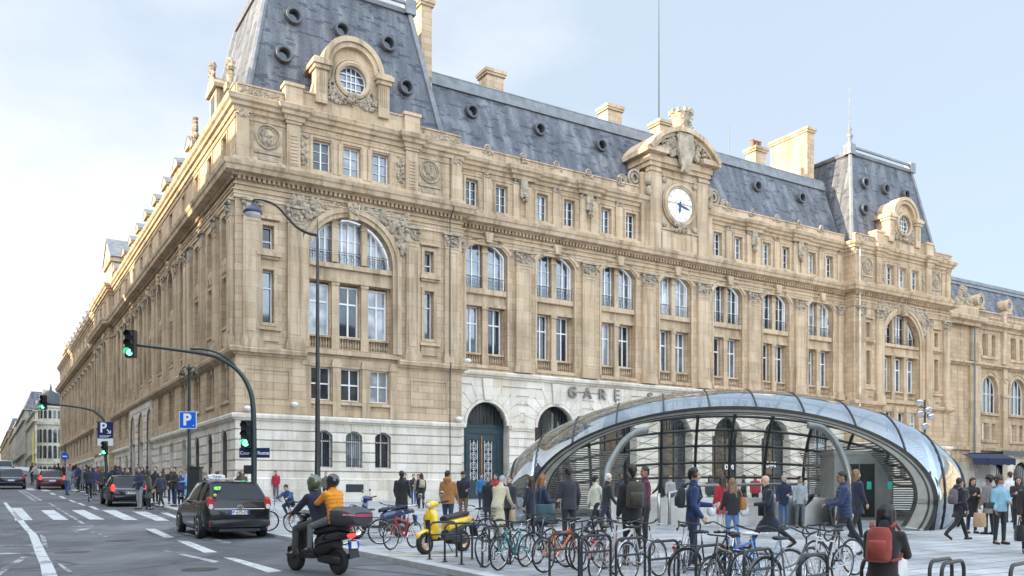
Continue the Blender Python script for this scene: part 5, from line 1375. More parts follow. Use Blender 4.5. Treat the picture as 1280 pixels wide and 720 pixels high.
# kiosk with awning, canopy of the east range
D = 58.0; B = at(1228, D); O = (B[0], B[1], G(B[0], D)); t = empty('kiosk', 'small kiosk with a navy canvas awning on the far right', 'kiosk', O, rz=.2)
mb = MB(); mb.box(-.95, 1.0, 0, 1.8, 0, 2.6); mb.build('body', HM['grey'], t)
mb = MB(); mb.box(-.55, .6, -.03, 0, .9, 2.2); mb.build('window', M['curtain'], t)
for x0, x1 in ((-1.5, -.55), (-.5, 1.5)):
    mb = MB(); zt = 3.1; n = 8
    mb.slab([(x0, .1, zt), (x1, .1, zt), (x1+.08, -1.1, zt-.35), (x0-.08, -1.1, zt-.35)], (0, 0, .03)); mb.slab([(x0-.08, -1.12, zt-.35), (x1+.08, -1.12, zt-.35)]+[(x1+.08-(x1-x0+.16)*k/n, -1.12, zt-.78+.07*(k % 2)) for k in range(n+1)], (0, .02, 0)); mb.build('awning', M['canvas'], t)
mb = MB(FR); mb.box(82, 121, EO+.3, EO+4.2, 6.0, 6.22); mb.box(82, 121, EO+4.1, EO+4.3, 5.85, 6.35); part('canopy', mb, 'dsteel')
for x in [84+5.9*i for i in range(5)]:
    mb = MB(FR); mb.box(x-.5, x+.5, EO+3.4, EO+4.0, .5, 5.9); part('canopy_pier', mb, 'base')
for x in [86.9+5.9*i for i in range(4)]:
    mb = MB(FR); q = (x, 3.9, .5, 5.2, 1.9); wall(mb, x-2.5, x+2.5, .5, 5.95, EO+3.7, [q], .3, 12); part('canopy_arch', mb, 'base')
    mb = MB(FR)
    for k in range(-4, 5): mb.box(x+k*.42-.03, x+k*.42+.03, EO+3.3, EO+3.36, .6, ztop(q, x+k*.42))
    part('railing', mb, 'iron')
    mb = MB(FR); mb.box(x-2.3, x+2.3, EO+.2, EO+.3, .6, 5.5); part('shop_window', mb, 'pane2')
# ================================================================ people
SKINS = [plain('skin', c, .5, var=.08, scale=8) for c in ((.56, .34, .24), (.46, .27, .18), (.30, .16, .10), (.07, .035, .022))]
HAIRS = {k: plain('hair', c, .5, var=.4, scale=25) for k, c in dict(black=(.012, .010, .010), brown=(.05, .028, .016), blonde=(.42, .26, .11), grey=(.36, .36, .36), white=(.62, .61, .60), ginger=(.26, .10, .03), tan=(.20, .12, .06)).items()}
EYE = plain('eye', (.03, .02, .02), .2, var=0); LIP = plain('lip', (.30, .10, .09), .5, var=.05)
def fuse(mb, vox, it=4):
    me = mb.mesh('tmp'); o = bpy.data.objects.new('tmp', me); TMP.objects.link(o)
    m = o.modifiers.new('r', 'REMESH'); m.mode = 'VOXEL'; m.voxel_size = vox
    if it: s = o.modifiers.new('s', 'SMOOTH'); s.factor = .5; s.iterations = it
    dg = bpy.context.evaluated_depsgraph_get(); r = bpy.data.meshes.new_from_object(o.evaluated_get(dg))
    bpy.data.objects.remove(o); bpy.data.meshes.remove(me)
    r.polygons.foreach_set('use_smooth', [True]*len(r.polygons)); return r
TMP = COL
def cap(mb, a, b, ra, rb, n=9, flat=1.0, ax=None):
    a, b = Vector(a), Vector(b); d = b-a; L = d.length
    if L < 1e-6: d = Vector((0, 0, 1))
    d.normalize(); u = d.cross(ax if ax is not None else (Vector((0, 1, 0)) if abs(d.y) < .9 else Vector((1, 0, 0)))).normalized(); w = u.cross(d)
    rs = []
    for c, r, t in ((a, ra, -.98), (a, ra, -.7), (a, ra, -.3), (a, ra, 0), (b, rb, 0), (b, rb, .3), (b, rb, .7), (b, rb, .98)):
        q = r*math.sqrt(max(.03, 1-t*t)); cc = c+d*(r*t)
        rs.append([tuple(cc+u*(q*math.cos(k*2*math.pi/n))+w*(q*flat*math.sin(k*2*math.pi/n))) for k in range(n)])
    mb.rings(rs)
def loft(mb, rows, n=14):               # rows: centre, half width, half depth, forward vector
    rs = []
    for c, rx, ry, f in rows:
        f = Vector(f); rs.append([tuple(Vector(c)+Vector((rx*math.cos(a), 0, 0))+f*(ry*math.sin(a))) for a in [k*2*math.pi/n for k in range(n)]])
    mb.rings(rs)
def skel(p, H):
    k = H/1.75; J = {}; r = math.radians
    pel = Vector((0, 0, .93*k)); l = r(p.get('lean', 0)); u = Vector((0, math.sin(l), math.cos(l))); f = Vector((0, math.cos(l), -math.sin(l)))
    J['pel'], J['u'], J['f'], J['k'] = pel, u, f, k
    sp = p.get('spread', 0)
    for i, (s, (a, b)) in enumerate(zip((-1, 1), p['legs'])):
        hip = pel+Vector((s*.092*k, 0, 0)); a_, b_ = r(a), r(a-b); o = math.sin(r(sp))*s
        kn = hip+Vector((o*.43*k, math.sin(a_)*.43*k, -math.cos(a_)*.43*k)); an = kn+Vector((o*.1, math.sin(b_)*.41*k, -math.cos(b_)*.41*k))
        fl = min(0, b_)*.75; fd = Vector((s*.12, math.cos(fl), math.sin(fl))).normalized()
        J['leg%d' % i] = (hip, kn, an, fd)
    lo = min(min(J['leg%d' % i][2].z-.085*k, (J['leg%d' % i][2]+J['leg%d' % i][3]*.17*k).z-.05*k) for i in (0, 1))
    sh = Vector((0, 0, -lo))
    for i in (0, 1): h, kn, an, fd = J['leg%d' % i]; J['leg%d' % i] = (h+sh, kn+sh, an+sh, fd)
    J['pel'] = pel = pel+sh
    J['neck'] = pel+u*.545*k
    for i, (s, (fw, out, el, inw)) in enumerate(zip((-1, 1), p['arms'])):
        S = pel+u*.475*k+Vector((s*.172*k, 0, 0)); a = r(fw)+l*.0; o = r(out)
        d1 = Vector((s*math.sin(o), math.sin(a)*math.cos(o), -math.cos(a)*math.cos(o))); E_ = S+d1*.285*k
        a2 = r(fw+el); i2 = r(inw); d2 = Vector((-s*math.sin(i2)+s*math.sin(o)*.3, math.sin(a2)*math.cos(i2), -math.cos(a2)*math.cos(i2))).normalized()
        W = E_+d2*.25*k; J['arm%d' % i] = (S, E_, W, d2)
    hp, hy = p.get('head', (0, 0)); hl = l*.6+r(hp); hu = Vector((0, math.sin(hl), math.cos(hl)))
    J['hc'] = J['neck']+hu*.155*k; J['hrot'] = Matrix.Rotation(r(hy), 3, 'Z') @ Matrix.Rotation(-hl, 3, 'X')
    return J
def hand_add(mb, W, d, s, k, curl=.5):
    d = d.normalized(); side = d.cross(Vector((0, 0, 1)));
    side = side.normalized() if side.length > .2 else Vector((0, 1, 0))
    if abs(d.z) > .75: side = Vector((0, 1, 0))-d*d.y; side.normalize()
    nrm = d.cross(side).normalized()*(-s)
    P = W+d*.045*k
    cap(mb, W+d*.01, W+d*.07*k, .026*k, .032*k, 8, .5, nrm)
    for j in range(4):
        b = W+d*.082*k+side*((j-1.5)*.017*k); L = (.034, .042, .039, .030)[j]*k
        m = b+(d*math.cos(curl)+nrm*math.sin(curl)).normalized()*L; e = m+(d*math.cos(curl*2.2)+nrm*math.sin(curl*2.2)).normalized()*L*.85
        cap(mb, b, m, .0095*k, .0088*k, 5); cap(mb, m, e, .0088*k, .0075*k, 5)
    b = W+d*.025*k+side*(.028*k); m = b+(d*.7+side*.6+nrm*.3).normalized()*.035*k; cap(mb, b, m, .0115*k, .010*k, 5); cap(mb, m, m+(d*.9+nrm*.5).normalized()*.028*k, .010*k, .008*k, 5)
PC = {}
def person_meshes(p, H, st, vox):
    key = (repr(sorted(p.items())), round(H, 2), repr(sorted((a, b) for a, b in st.items() if a in ('coat', 'hair', 'len', 'skirt', 'hood', 'puffer', 'open', 'bulk', 'helmet', 'collar'))), vox)
    if key in PC: return PC[key]
    J = skel(p, H); k = J['k']; out = {}; u, f, pel, nk = J['u'], J['f'], J['pel'], J['neck']; R3 = J['hrot']; hc = J['hc']; bulk = st.get('bulk', 1.0)
    T = lambda v: hc+R3 @ (Vector(v)*k)
    mb = MB()                            # body: one continuous skin surface
    mb.ell(T((0, -.012, .035)), (.076*k, .094*k, .092*k), 12, 8, R3); mb.ell(T((0, .022, -.035)), (.058*k, .064*k, .078*k), 10, 7, R3)
    mb.ell(T((0, .045, -.083)), (.034*k, .034*k, .026*k), 8, 5, R3)
    cap(mb, T((0, .082, .012)), T((0, .103, -.022)), .010*k, .017*k, 6)
    for s in (-1, 1): mb.ell(T((s*.078, -.008, -.004)), (.012*k, .024*k, .034*k), 6, 5, R3); mb.ell(T((s*.040, .062, -.028)), (.024*k, .022*k, .026*k), 6, 5, R3)
    cap(mb, nk-u*.05*k, T((0, -.012, -.06)), .060*k, .054*k)
    loft(mb, [(pel-u*.05*k, .13*k, .09*k, f), (pel+u*.12*k, .125*k, .085*k, f), (pel+u*.32*k, .145*k, .095*k, f), (pel+u*.46*k, .15*k, .085*k, f), (pel+u*.52*k, .07*k, .06*k, f)])
    for i in (0, 1):
        S, E_, W, d = J['arm%d' % i]; cap(mb, S, E_, .046*k, .038*k); cap(mb, E_, W, .039*k, .027*k); cap(mb, W, W+d*.02*k, .027*k, .028*k)
        h, kn, an, fd = J['leg%d' % i]; cap(mb, h, kn, .075*k, .05*k); cap(mb, kn, an, .052*k, .036*k); cap(mb, an, an+fd*.1*k-Vector((0, 0, .03*k)), .036*k, .03*k)
    body = fuse(mb, vox, 2)
    x = MB()
    for i, s in ((0, -1), (1, 1)): S, E_, W, d = J['arm%d' % i]; hand_add(x, W, d, s, k, .75 if p['arms'][i][2] > 40 else .4)
    nsk = len(x.f)
    for s in (-1, 1): x.ell(T((s*.031, .079, .018)), (.012*k, .008*k, .008*k), 6, 4, R3); cap(x, T((s*.018, .086, .040)), T((s*.046, .078, .040)), .0045*k, .0035*k, 5)
    n2 = len(x.f); x.ell(T((0, .083, -.054)), (.024*k, .009*k, .008*k), 7, 4, R3)
    bm = bmesh.new(); bm.from_mesh(body); nb = len(bm.faces); me2 = x.mesh('t'); bm.from_mesh(me2); bm.faces.ensure_lookup_table()
    for i, fc in enumerate(bm.faces):
        fc.smooth = True; j = i-nb
        fc.material_index = 0 if j < nsk else (1 if j < n2 else 2)
    bm.to_mesh(body); bm.free(); bpy.data.meshes.remove(me2); out['body'] = body
    # trousers
    if not st.get('skirt'):
        mb = MB(); loft(mb, [(pel-u*.10*k, .15*k, .105*k, f), (pel, .168*k*bulk, .118*k*bulk, f), (pel+u*.08*k, .155*k*bulk, .11*k*bulk, f)])
        tw = st.get('leg', 1.0)
        for i in (0, 1):
            h, kn, an, fd = J['leg%d' % i]; cap(mb, h+Vector((0, 0, -.02)), kn, .092*k*bulk, .063*k, 10); cap(mb, kn, an+Vector((0, 0, .015*k)), .064*k, .050*k, 10)
        out['trousers'] = fuse(mb, vox*1.15, 3)
    else:
        mb = MB(); rows = []
        for t in range(6):
            z = -.02-.085*t; a, b = J['leg0'], J['leg1']; q = min(1, -z/.43/1); y = (a[0].y*(1-q)+a[1].y*q+b[0].y*(1-q)+b[1].y*q)/2; dy = abs(a[1].y-b[1].y)*q/2
            rows.append((Vector((0, y, pel.z+z*k)), (.165+.018*t)*k, (.115+.015*t)*k+dy, (0, 1, 0)))
        loft(mb, rows[::-1]); out['skirt'] = fuse(mb, vox*1.2, 2)
    mb = MB()                            # jacket or coat
    jl = st.get('len', .10); rows = []
    pf = st.get('puffer')
    segs = [(-min(jl, .12), .170, .122), (0, .172, .122), (.12, .162, .112), (.22, .166, .118), (.34, .178, .128), (.42, .180, .122), (.475, .150, .10), (.51, .115, .085), (.54, .085, .075)]
    if pf:
        sg = []
        for t in range(19):
            z = -.12+.66*t/18; w = next((a[1]+(b[1]-a[1])*(z-a[0])/(b[0]-a[0]), a[2]+(b[2]-a[2])*(z-a[0])/(b[0]-a[0])) for a, b in zip(segs, segs[1:]) if a[0]-1e-6 <= z <= b[0]+1e-6) if segs[0][0] <= z <= .54 else (.17, .12)
            bb = .022 if t % 2 else 0; sg.append((z, w[0]+bb, w[1]+bb))
        segs = sg
    for z, rx, ry in segs: rows.append((pel+u*z*k-f*.0, rx*k*bulk, ry*k*bulk, f))
    if jl > .12:
        lw_ = []
        n = max(2, int(jl/.08))
        for t in range(n, 0, -1):
            z = -.12-(jl-.12)*t/n; a, b = J['leg0'], J['leg1']; q = min(1.0, -z/.43); q2 = max(0, min(1, (-z-.43)/.41))
            ya = (a[0]*(1-q)+a[1]*q).y+(a[2].y-a[1].y)*q2; yb = (b[0]*(1-q)+b[1]*q).y+(b[2].y-b[1].y)*q2
            fl = st.get('flare', .10)
            lw_.append((Vector((0, (ya+yb)/2*.9, pel.z+z*k)), (.172+fl*(-z-.1)*.6)*k*bulk, (.122+fl*(-z-.1)*.5)*k*bulk+abs(ya-yb)/2*.85, (0, 1, 0)))
        rows = lw_+rows
    loft(mb, rows, 18)
    for i in (0, 1):
        S, E_, W, d = J['arm%d' % i]
        mb.ell(S-u*.025-Vector(((.012 if S.x > 0 else -.012), 0, 0)), (.066*k*bulk, .072*k*bulk, .068*k*bulk), 9, 6)
        if pf:
            for (A, B_, ra, rb) in ((S, E_, .070, .060), (E_, W, .060, .048)):
                for t in range(5): q = A+(B_-A)*((t+.5)/5); r_ = (ra+(rb-ra)*t/5)*k; cap(mb, q-(B_-A).normalized()*.02, q+(B_-A).normalized()*.02, r_, r_, 9)
        cap(mb, S-u*.02, E_, .064*k*bulk, .055*k*bulk, 10); cap(mb, E_, W-d*.005, .057*k*bulk, .043*k, 10)
    if st.get('hood'): mb.ell(nk-f*.085*k+u*.03*k, (.135*k, .10*k, .09*k), 10, 6); mb.ell(nk-f*.10*k-u*.06*k, (.09*k, .06*k, .09*k), 10, 6)
    elif st.get('collar', 1): cap(mb, nk-u*.02*k-f*.01, nk+u*.035*k-f*.005, .078*k, .072*k, 10)
    out['coat' if jl > .2 else 'jacket'] = fuse(mb, vox*1.1, 3)
    for i in (0, 1):
        mb = MB(); h, kn, an, fd = J['leg%d' % i]; hl = an-fd*.045*k-Vector((0, 0, .048*k)); to = an+fd*.165*k-Vector((0, 0, .052*k))
        cap(mb, hl, to, .037*k, .034*k, 8); cap(mb, an-Vector((0, 0, .01)), hl+fd*.03, .045*k, .04*k, 8)
        me = mb.mesh('shoe'); me.polygons.foreach_set('use_smooth', [True]*len(me.polygons)); out['shoe' if i == 0 else 'shoe ']= me
    hs = st.get('hair', 'short'); mb = MB()
    if hs in ('short', 'long', 'pony', 'curly', 'cap', 'hat', 'bob', 'thin'):
        g = 1.0 if hs != 'thin' else .975
        mb.ell(T((0, -.026, .050)), (.087*k*g, .098*k*g, .094*k*g), 12, 8, R3)
        cap(mb, T((0, -.075, .02)), T((0, -.070, -.045)), .055*k*g, .045*k*g)
        if hs in ('long', 'bob'):
            e = -.30 if hs == 'long' else -.12
            for s in (-1, 0, 1): cap(mb, T((s*.05, -.055, .02)), hc+R3 @ Vector((s*.06*k, -.055*k, -.06*k))+Vector((s*.01, -.03, e))*k, .055*k, .038*k)
            for s in (-1, 1): cap(mb, T((s*.076, -.01, .04)), T((s*.083, .0, -.12)), .024*k, .028*k)
        if hs == 'pony': cap(mb, T((0, -.12, .04)), T((0, -.17, -.14)), .034*k, .022*k)
        if hs == 'curly':
            rr = random.Random(3)
            for _ in range(46):
                a, b = rr.uniform(0, 6.28), rr.uniform(-.2, 1.5); q = Vector((math.cos(a)*math.cos(b)*.10, math.sin(a)*math.cos(b)*.105-.03, math.sin(b)*.105+.045))
                if q.y > .06 and q.z < .08: continue
                mb.ell(T(q), (.032*k,)*3, 6, 4)
        out['hair'] = fuse(mb, vox*.95, 1 if hs in ('long', 'curly') else 2)
    if hs == 'cap':
        mb = MB(); mb.ell(T((0, -.02, .065)), (.094*k, .106*k, .082*k), 12, 8, R3); cap(mb, T((0, .06, .068)), T((0, .14, .058)), .05*k, .04*k, 8, .2, Vector((0, 0, 1))); out['cap'] = fuse(mb, vox, 1)
    if st.get('helmet'):
        mb = MB(); mb.ell(T((0, -.01, .03)), (.128*k, .148*k, .142*k), 14, 10, R3); cap(mb, T((0, .02, -.04)), T((0, .05, -.07)), .105*k, .09*k); out['helmet'] = fuse(mb, vox, 2)
    for n_, me in out.items(): me.name = n_.strip()
    PC[key] = (out, J); return PC[key]
def setm(o, i, m):
    o.material_slots[i].link = 'OBJECT'; o.material_slots[i].material = m
def person(x, y, heading, p, st, label, H=1.75, vox=.016, group=None, z=None, cat='person'):
    parts, J = person_meshes(p, H, st, vox)
    r = empty('person', label, cat, (x, y, G(x, y) if z is None else z), math.radians(heading), group)
    cols = dict(body=None, trousers=st.get('low', (.02, .022, .03)), skirt=st.get('low', (.02, .02, .02)), jacket=st.get('top', (.02, .02, .025)), coat=st.get('top', (.02, .02, .025)), shoe=st.get('shoe', (.015, .015, .015)), cap=(.02, .02, .02), helmet=st.get('helmet', None))
    for n_, me in parts.items():
        n_ = n_.strip()
        if not me.materials:
            for _ in range(3 if n_ == 'body' else 1): me.materials.append(None)
        o = bpy.data.objects.new(n_, me); COL.objects.link(o); o.parent = r
        if n_ == 'body': setm(o, 0, SKINS[st.get('skin', 0)]); setm(o, 1, EYE); setm(o, 2, LIP)
        elif n_ == 'hair': setm(o, 0, HAIRS[st.get('hc', 'black')])
        elif n_ == 'helmet': setm(o, 0, plain('helmet_shell', st['helmet'], .15, var=.3, scale=9, coat=1))
        else: setm(o, 0, cloth(cols[n_]))
    r['_h'] = H; PJ[r.name] = J
    del r['_h']
    return r
PJ = {}
def wpt(r, v):
    a = r.rotation_euler.z; return Vector((r.location.x+v.x*math.cos(a)-v.y*math.sin(a), r.location.y+v.x*math.sin(a)+v.y*math.cos(a), r.location.z+v.z))
def backpack(r, col, label, s=1.0, col2=None):
    J = PJ[r.name]; k = J['k']; c = J['pel']+J['u']*.33*k-J['f']*.21*k; m = cloth(col, 10)
    b = empty('backpack', label, 'backpack', tuple(wpt(r, c)), r.rotation_euler.z)
    mb = MB(); l = J['u']; f = J['f']
    loft(mb, [(-l*.24*s, .13*s, .06*s, f), (-l*.21*s, .155*s, .085*s, f), (-l*.05*s, .16*s, .095*s, f), (l*.12*s, .15*s, .085*s, f), (l*.2*s, .11*s, .05*s, f)], 16)
    me = fuse(mb, .018, 2); me.materials.append(m); o = bpy.data.objects.new('pack', me); COL.objects.link(o); o.parent = b
    mb = MB(); loft(mb, [(-l*.2*s-f*.085*s, .10*s, .04*s, f), (-l*.02*s-f*.09*s, .11*s, .05*s, f), (l*.02*s-f*.08*s, .10*s, .03*s, f)], 12); mb.build('pocket', m, b, True)
    for sd in (-1, 1):
        mb = MB(); x = sd*.12; mb.tube([tuple(Vector((x*.8, 0, 0))+l*.2*s+f*.03), tuple(Vector((x, 0, 0))+l*.235+f*.12), tuple(Vector((x*1.15, 0, 0))+l*.18+f*.30), tuple(Vector((x*1.3, 0, 0))+l*.0+f*.345), tuple(Vector((x*1.3, 0, 0))-l*.12+f*.25), tuple(Vector((x, 0, 0))-l*.18+f*.05)], .018, 6); mb.build('strap', cloth(col2 or col), b, True)
    return b
def bag(r, side, col, label, name='handbag', size=(.17, .07, .13), drop=.42, shoulder=False, cat=None, mat=None):
    J = PJ[r.name]; k = J['k']; i = 0 if side < 0 else 1
    S, E_, W, d = J['arm%d' % i]
    if shoulder: top = S+Vector((0, 0, .075*k)); c = Vector((S.x+side*.07, S.y-.02, J['pel'].z+drop-.35))
    else: top = W+d*.075*k; c = top-Vector((0, 0, size[2]+drop*.45))
    wp_ = wpt(r, c); b = empty(name, label, cat or name.replace('_', ' '), tuple(wp_), r.rotation_euler.z); m = mat or cloth(col, 10)
    mb = MB(); sx, sy, sz = size
    rs = [[(sy*q*math.cos(a)*1.0, sx*q2*math.sin(a), z) for a in [j*math.pi/8 for j in range(16)]] for q, q2, z in ((.8, .85, -sz), (1.05, 1, -sz*.8), (1.0, 1.0, 0), (.75, .95, sz*.9), (.55, .93, sz))]
    rs = [[(max(-sy, min(sy, x*1.3)), max(-sx, min(sx, y*1.25)), z) for x, y, z in r_] for r_ in rs]
    mb.rings(rs); mb.build('bag_body', m, b, True, angle=50)
    t = top-c; mb = MB()
    for s in (-1, 1): mb.tube([(0, s*sx*.55, sz*.9), (t.x*.5, t.y*.5+s*sx*.4, (sz+t.z)*.55), (t.x, t.y+s*.015, t.z+.012), (t.x, t.y, t.z+.015)], .010, 5)
    mb.build('handle', m, b, True); return b
def phone(r, side=1, label='small dark phone held in a hand'):
    J = PJ[r.name]; S, E_, W, d = J['arm%d' % (0 if side < 0 else 1)]; c = wpt(r, W+d*.11+Vector((0, 0, .02)))
    mb = MB(); mb.box(-.036, .036, -.005, .005, -.07, .07); o = mb.build('phone', M['plastic']); o.location = c; o.rotation_euler = (-.9, 0, r.rotation_euler.z); return tag(o, label, 'phone')
A0 = (4, 8, 14, 0)
STAND = dict(legs=((3, 4), (-3, 3)), arms=(A0, A0)); STAND2 = dict(legs=((6, 6), (-5, 2)), arms=((8, 6, 30, 10), (2, 9, 18, 0)), head=(8, 20))
WALK = dict(legs=((26, 8), (-20, 14)), arms=((-20, 6, 12, 0), (24, 6, 24, 0)), lean=3); WALKB = dict(legs=((-20, 14), (26, 8)), arms=((22, 6, 24, 0), (-20, 6, 12, 0)), lean=3)
STRIDE = dict(legs=((34, 4), (-30, 20)), arms=((12, 6, 75, 10), (-12, 8, 25, 0)), lean=5, head=(14, 0))
TALK = dict(legs=((3, 4), (-3, 3)), arms=((12, 8, 75, 25), (4, 8, 20, 0)), head=(4, 15)); PHONE = dict(legs=((3, 4), (-4, 3)), arms=((14, 5, 88, 25), (14, 5, 88, 25)), head=(28, 0))
NAVY = (.012, .018, .05); BLK = (.014, .014, .016); GRY = (.10, .10, .105); JEAN = (.045, .10, .22); DJEAN = (.02, .035, .075)
def pp(px, D, *a, **k): x, y = at(px, D); return person(x, y, *a, **k)
# --- the people one by one ------------------------------------------------
pA = pp(866, 15.3, -95, dict(legs=((4, 5), (-4, 3)), arms=((16, 5, 70, 15), (-6, 7, 40, 0)), head=(4, -10), lean=2), dict(top=(.012, .035, .115), low=(.012, .018, .045), len=.16, hair='short', skin=1, collar=1, shoe=(.02, .03, .08)), 'man in a blue zipped jacket and black headphones facing right', H=1.79)
J = PJ[pA.name]
hp = empty('headphones', 'black headphones worn by the man in the blue zipped jacket', 'headphones', tuple(wpt(pA, J['hc'])), pA.rotation_euler.z)
mb = MB(); mb.tube([(.1*math.cos(a), -.01, .03+.115*math.sin(a)) for a in [i*math.pi/10 for i in range(11)]], .012, 6); mb.build('headband', M['plastic'], hp, True)
for s in (-1, 1): mb = MB(); mb.lathe([(.04, -.018), (.045, 0), (.035, .018)], (s*.095, -.005, -.0), 12, 'x'); mb.build('ear_cup', M['plastic'], hp, True)
backpack(pA, (.02, .025, .03), 'slim dark backpack on the man wearing headphones', .85)
pB = pp(790, 16.0, 8, STAND, dict(top=(.022, .022, .023), low=(.012, .012, .013), len=.12, bulk=1.04, hair='short', skin=1), 'man in a black leather jacket seen from behind wearing a large backpack', H=1.85)
backpack(pB, (.055, .048, .035), 'large olive-brown backpack on the back of the man in black leather', 1.1, BLK)
pp(806, 19.5, 100, TALK, dict(top=(.085, .012, .03), low=BLK, len=.12, skin=2, hair='short'), 'man in a maroon jacket standing just beyond the large olive backpack', H=1.86)
pp(962, 19.7, 84, STRIDE, dict(top=(.012, .014, .028), low=(.012, .013, .018), len=.42, hair='none', skin=0, collar=1), 'bald man in a long navy overcoat striding left with a phone', H=1.80)
bag(bpy.data.objects[list(PJ)[-1]], 1, (.012, .013, .02), 'dark shoulder bag hanging behind the bald man in the overcoat', size=(.19, .07, .15), shoulder=True, drop=.42)
pp(1056, 18.1, 80, dict(legs=((24, 6), (-24, 12)), arms=((20, 6, 60, 0), (-4, 8, 20, 0)), head=(8, 0), lean=4), dict(top=(.02, .035, .09), low=(.015, .018, .03), len=.12, puffer=1, bulk=1.06, hair='thin', hc='black', skin=2), 'man in a quilted navy puffer jacket walking left', H=1.80)
pp(1071, 23.2, -80, dict(legs=((14, 4), (-12, 8)), arms=((8, 6, 20, 0), (6, 6, 18, 0))), dict(top=(.015, .02, .045), low=BLK, len=.30, hair='bob', hc='tan', skin=0), 'tall figure in a dark navy coat walking right behind the puffer jacket', H=1.84)
pW = pp(915, 20, 12, dict(legs=((6, 4), (-8, 10)), arms=((10, 8, 40, 10), (4, 8, 20, 0)), head=(0, -10)), dict(top=(.018, .018, .019), low=(.10, .19, .36), len=.10, bulk=1.06, hair='long', hc='tan', skin=0, shoe=(.35, .15, .12)), 'woman in a loose black top and light blue jeans seen from behind', H=1.6)
bag(pW, 1, (.45, .18, .06), 'tan leather shoulder bag on the woman in light blue jeans', size=(.15, .06, .15), shoulder=True, drop=.52)
pp(902, 25, 30, STAND, dict(top=(.36, .012, .02), low=(.5, .48, .46), len=.34, hair='long', hc='brown'), 'woman in a bright red coat beyond the woman in jeans', H=1.68)
pp(980, 27.3, 170, TALK, dict(top=(.012, .02, .045), low=JEAN, len=.14, hair='thin', hc='grey', skin=0), 'man in a navy jacket and blue jeans beside the ramp wall', H=1.68)
pp(1000, 27.6, 175, STAND2, dict(top=(.33, .36, .38), low=(.13, .14, .155), len=.12, hair='short', skin=1), 'man in a pale grey shirt and grey jeans beside the ramp wall', H=1.64)
# woman with the red leather backpack, perched on the rack
SITR = dict(legs=((74, 70), (70, 72)), arms=((20, 8, 62, 20), (30, 6, 80, 25)), head=(22, 0), lean=12)
x, y = at(1103, 9.2)
pS = person(x, y, -38, SITR, dict(top=(.016, .014, .015), low=BLK, len=.16, hair='long', hc='black', skin=1, bulk=1.0), 'dark-haired woman in a black coat perched on the bike rack', H=1.64, vox=.014)
backpack(pS, (.26, .042, .028), 'red-brown leather backpack worn by the seated woman', .84)
bag(pS, 1, (.78, .77, .75), 'white canvas tote held by the seated woman', name='tote_bag', size=(.19, .03, .20), drop=.3, mat=plain('canvas_white', (.75, .74, .72), .9, var=.08))
phone(pS, -1, 'small phone held by the seated woman')
p = pp(1199, 22.4, -75, dict(legs=((26, 6), (-26, 22)), arms=((8, 6, 60, 15), (-10, 6, 30, 0)), lean=3), dict(top=(.02, .022, .035), low=BLK, len=.24, hood=1, hair='short', hc='black', skin=1), 'woman in a dark hooded parka stepping right', H=1.66)
backpack(p, (.13, .11, .115), 'taupe backpack on the woman in the dark parka', .9)
p = pp(1215, 25, 175, PHONE, dict(top=(.016, .016, .018), low=DJEAN, len=.42, hair='long', hc='brown', skin=0), 'long-haired woman in an open black coat looking at her phone', H=1.62)
bag(p, -1, (.65, .42, .02), 'yellow handbag beside the long-haired woman with the phone', size=(.12, .06, .12), shoulder=True, drop=.42)
p = pp(1250, 21, 190, dict(legs=((3, 4), (-3, 3)), arms=((10, 10, 70, 35), (0, 9, 25, 0)), head=(0, 50)), dict(top=(.20, .36, .46), low=(.015, .017, .016), len=.08, bulk=1.08, hair='curly', hc='brown', skin=2), 'curly-haired woman in a pale denim jacket looking left', H=1.64)
bag(p, 1, (.025, .045, .035), 'dark green crossbody bag of the woman in denim', size=(.11, .05, .08), shoulder=True, drop=.42)
p = pp(1236, 24.5, 20, STAND, dict(top=(.16, .145, .14), low=BLK, len=.3, hair='curly', hc='black', skin=2), 'person with curly dark hair in a grey-beige coat behind the denim jacket', H=1.66)
bag(p, -1, (.40, .26, .15), 'brown paper carrier bag standing by the grey-beige coat', name='paper_bag', size=(.17, .09, .20), drop=.35)
pp(1262, 31, 0, STAND, dict(top=(.6, .58, .56), low=BLK, len=.12, hair='short', hc='brown'), 'person in a cream jacket seen from behind near the kiosk', H=1.8)
p = pp(1273, 25.5, 150, PHONE, dict(top=(.02, .02, .022), low=BLK, len=.2, hair='long', hc='brown', shoe=(.5, .5, .5)), 'woman in black with long brown hair at the right edge', H=1.66)
p = pp(1287, 18.5, 160, STAND, dict(top=(.012, .012, .013), low=BLK, len=.45, hair='long', hc='black'), 'person in a long black coat cut off by the right edge', H=1.65)
bag(p, 1, (.013, .013, .014), 'large black tote hanging from the hand at the right edge', name='tote_bag', size=(.18, .08, .17), drop=.35)
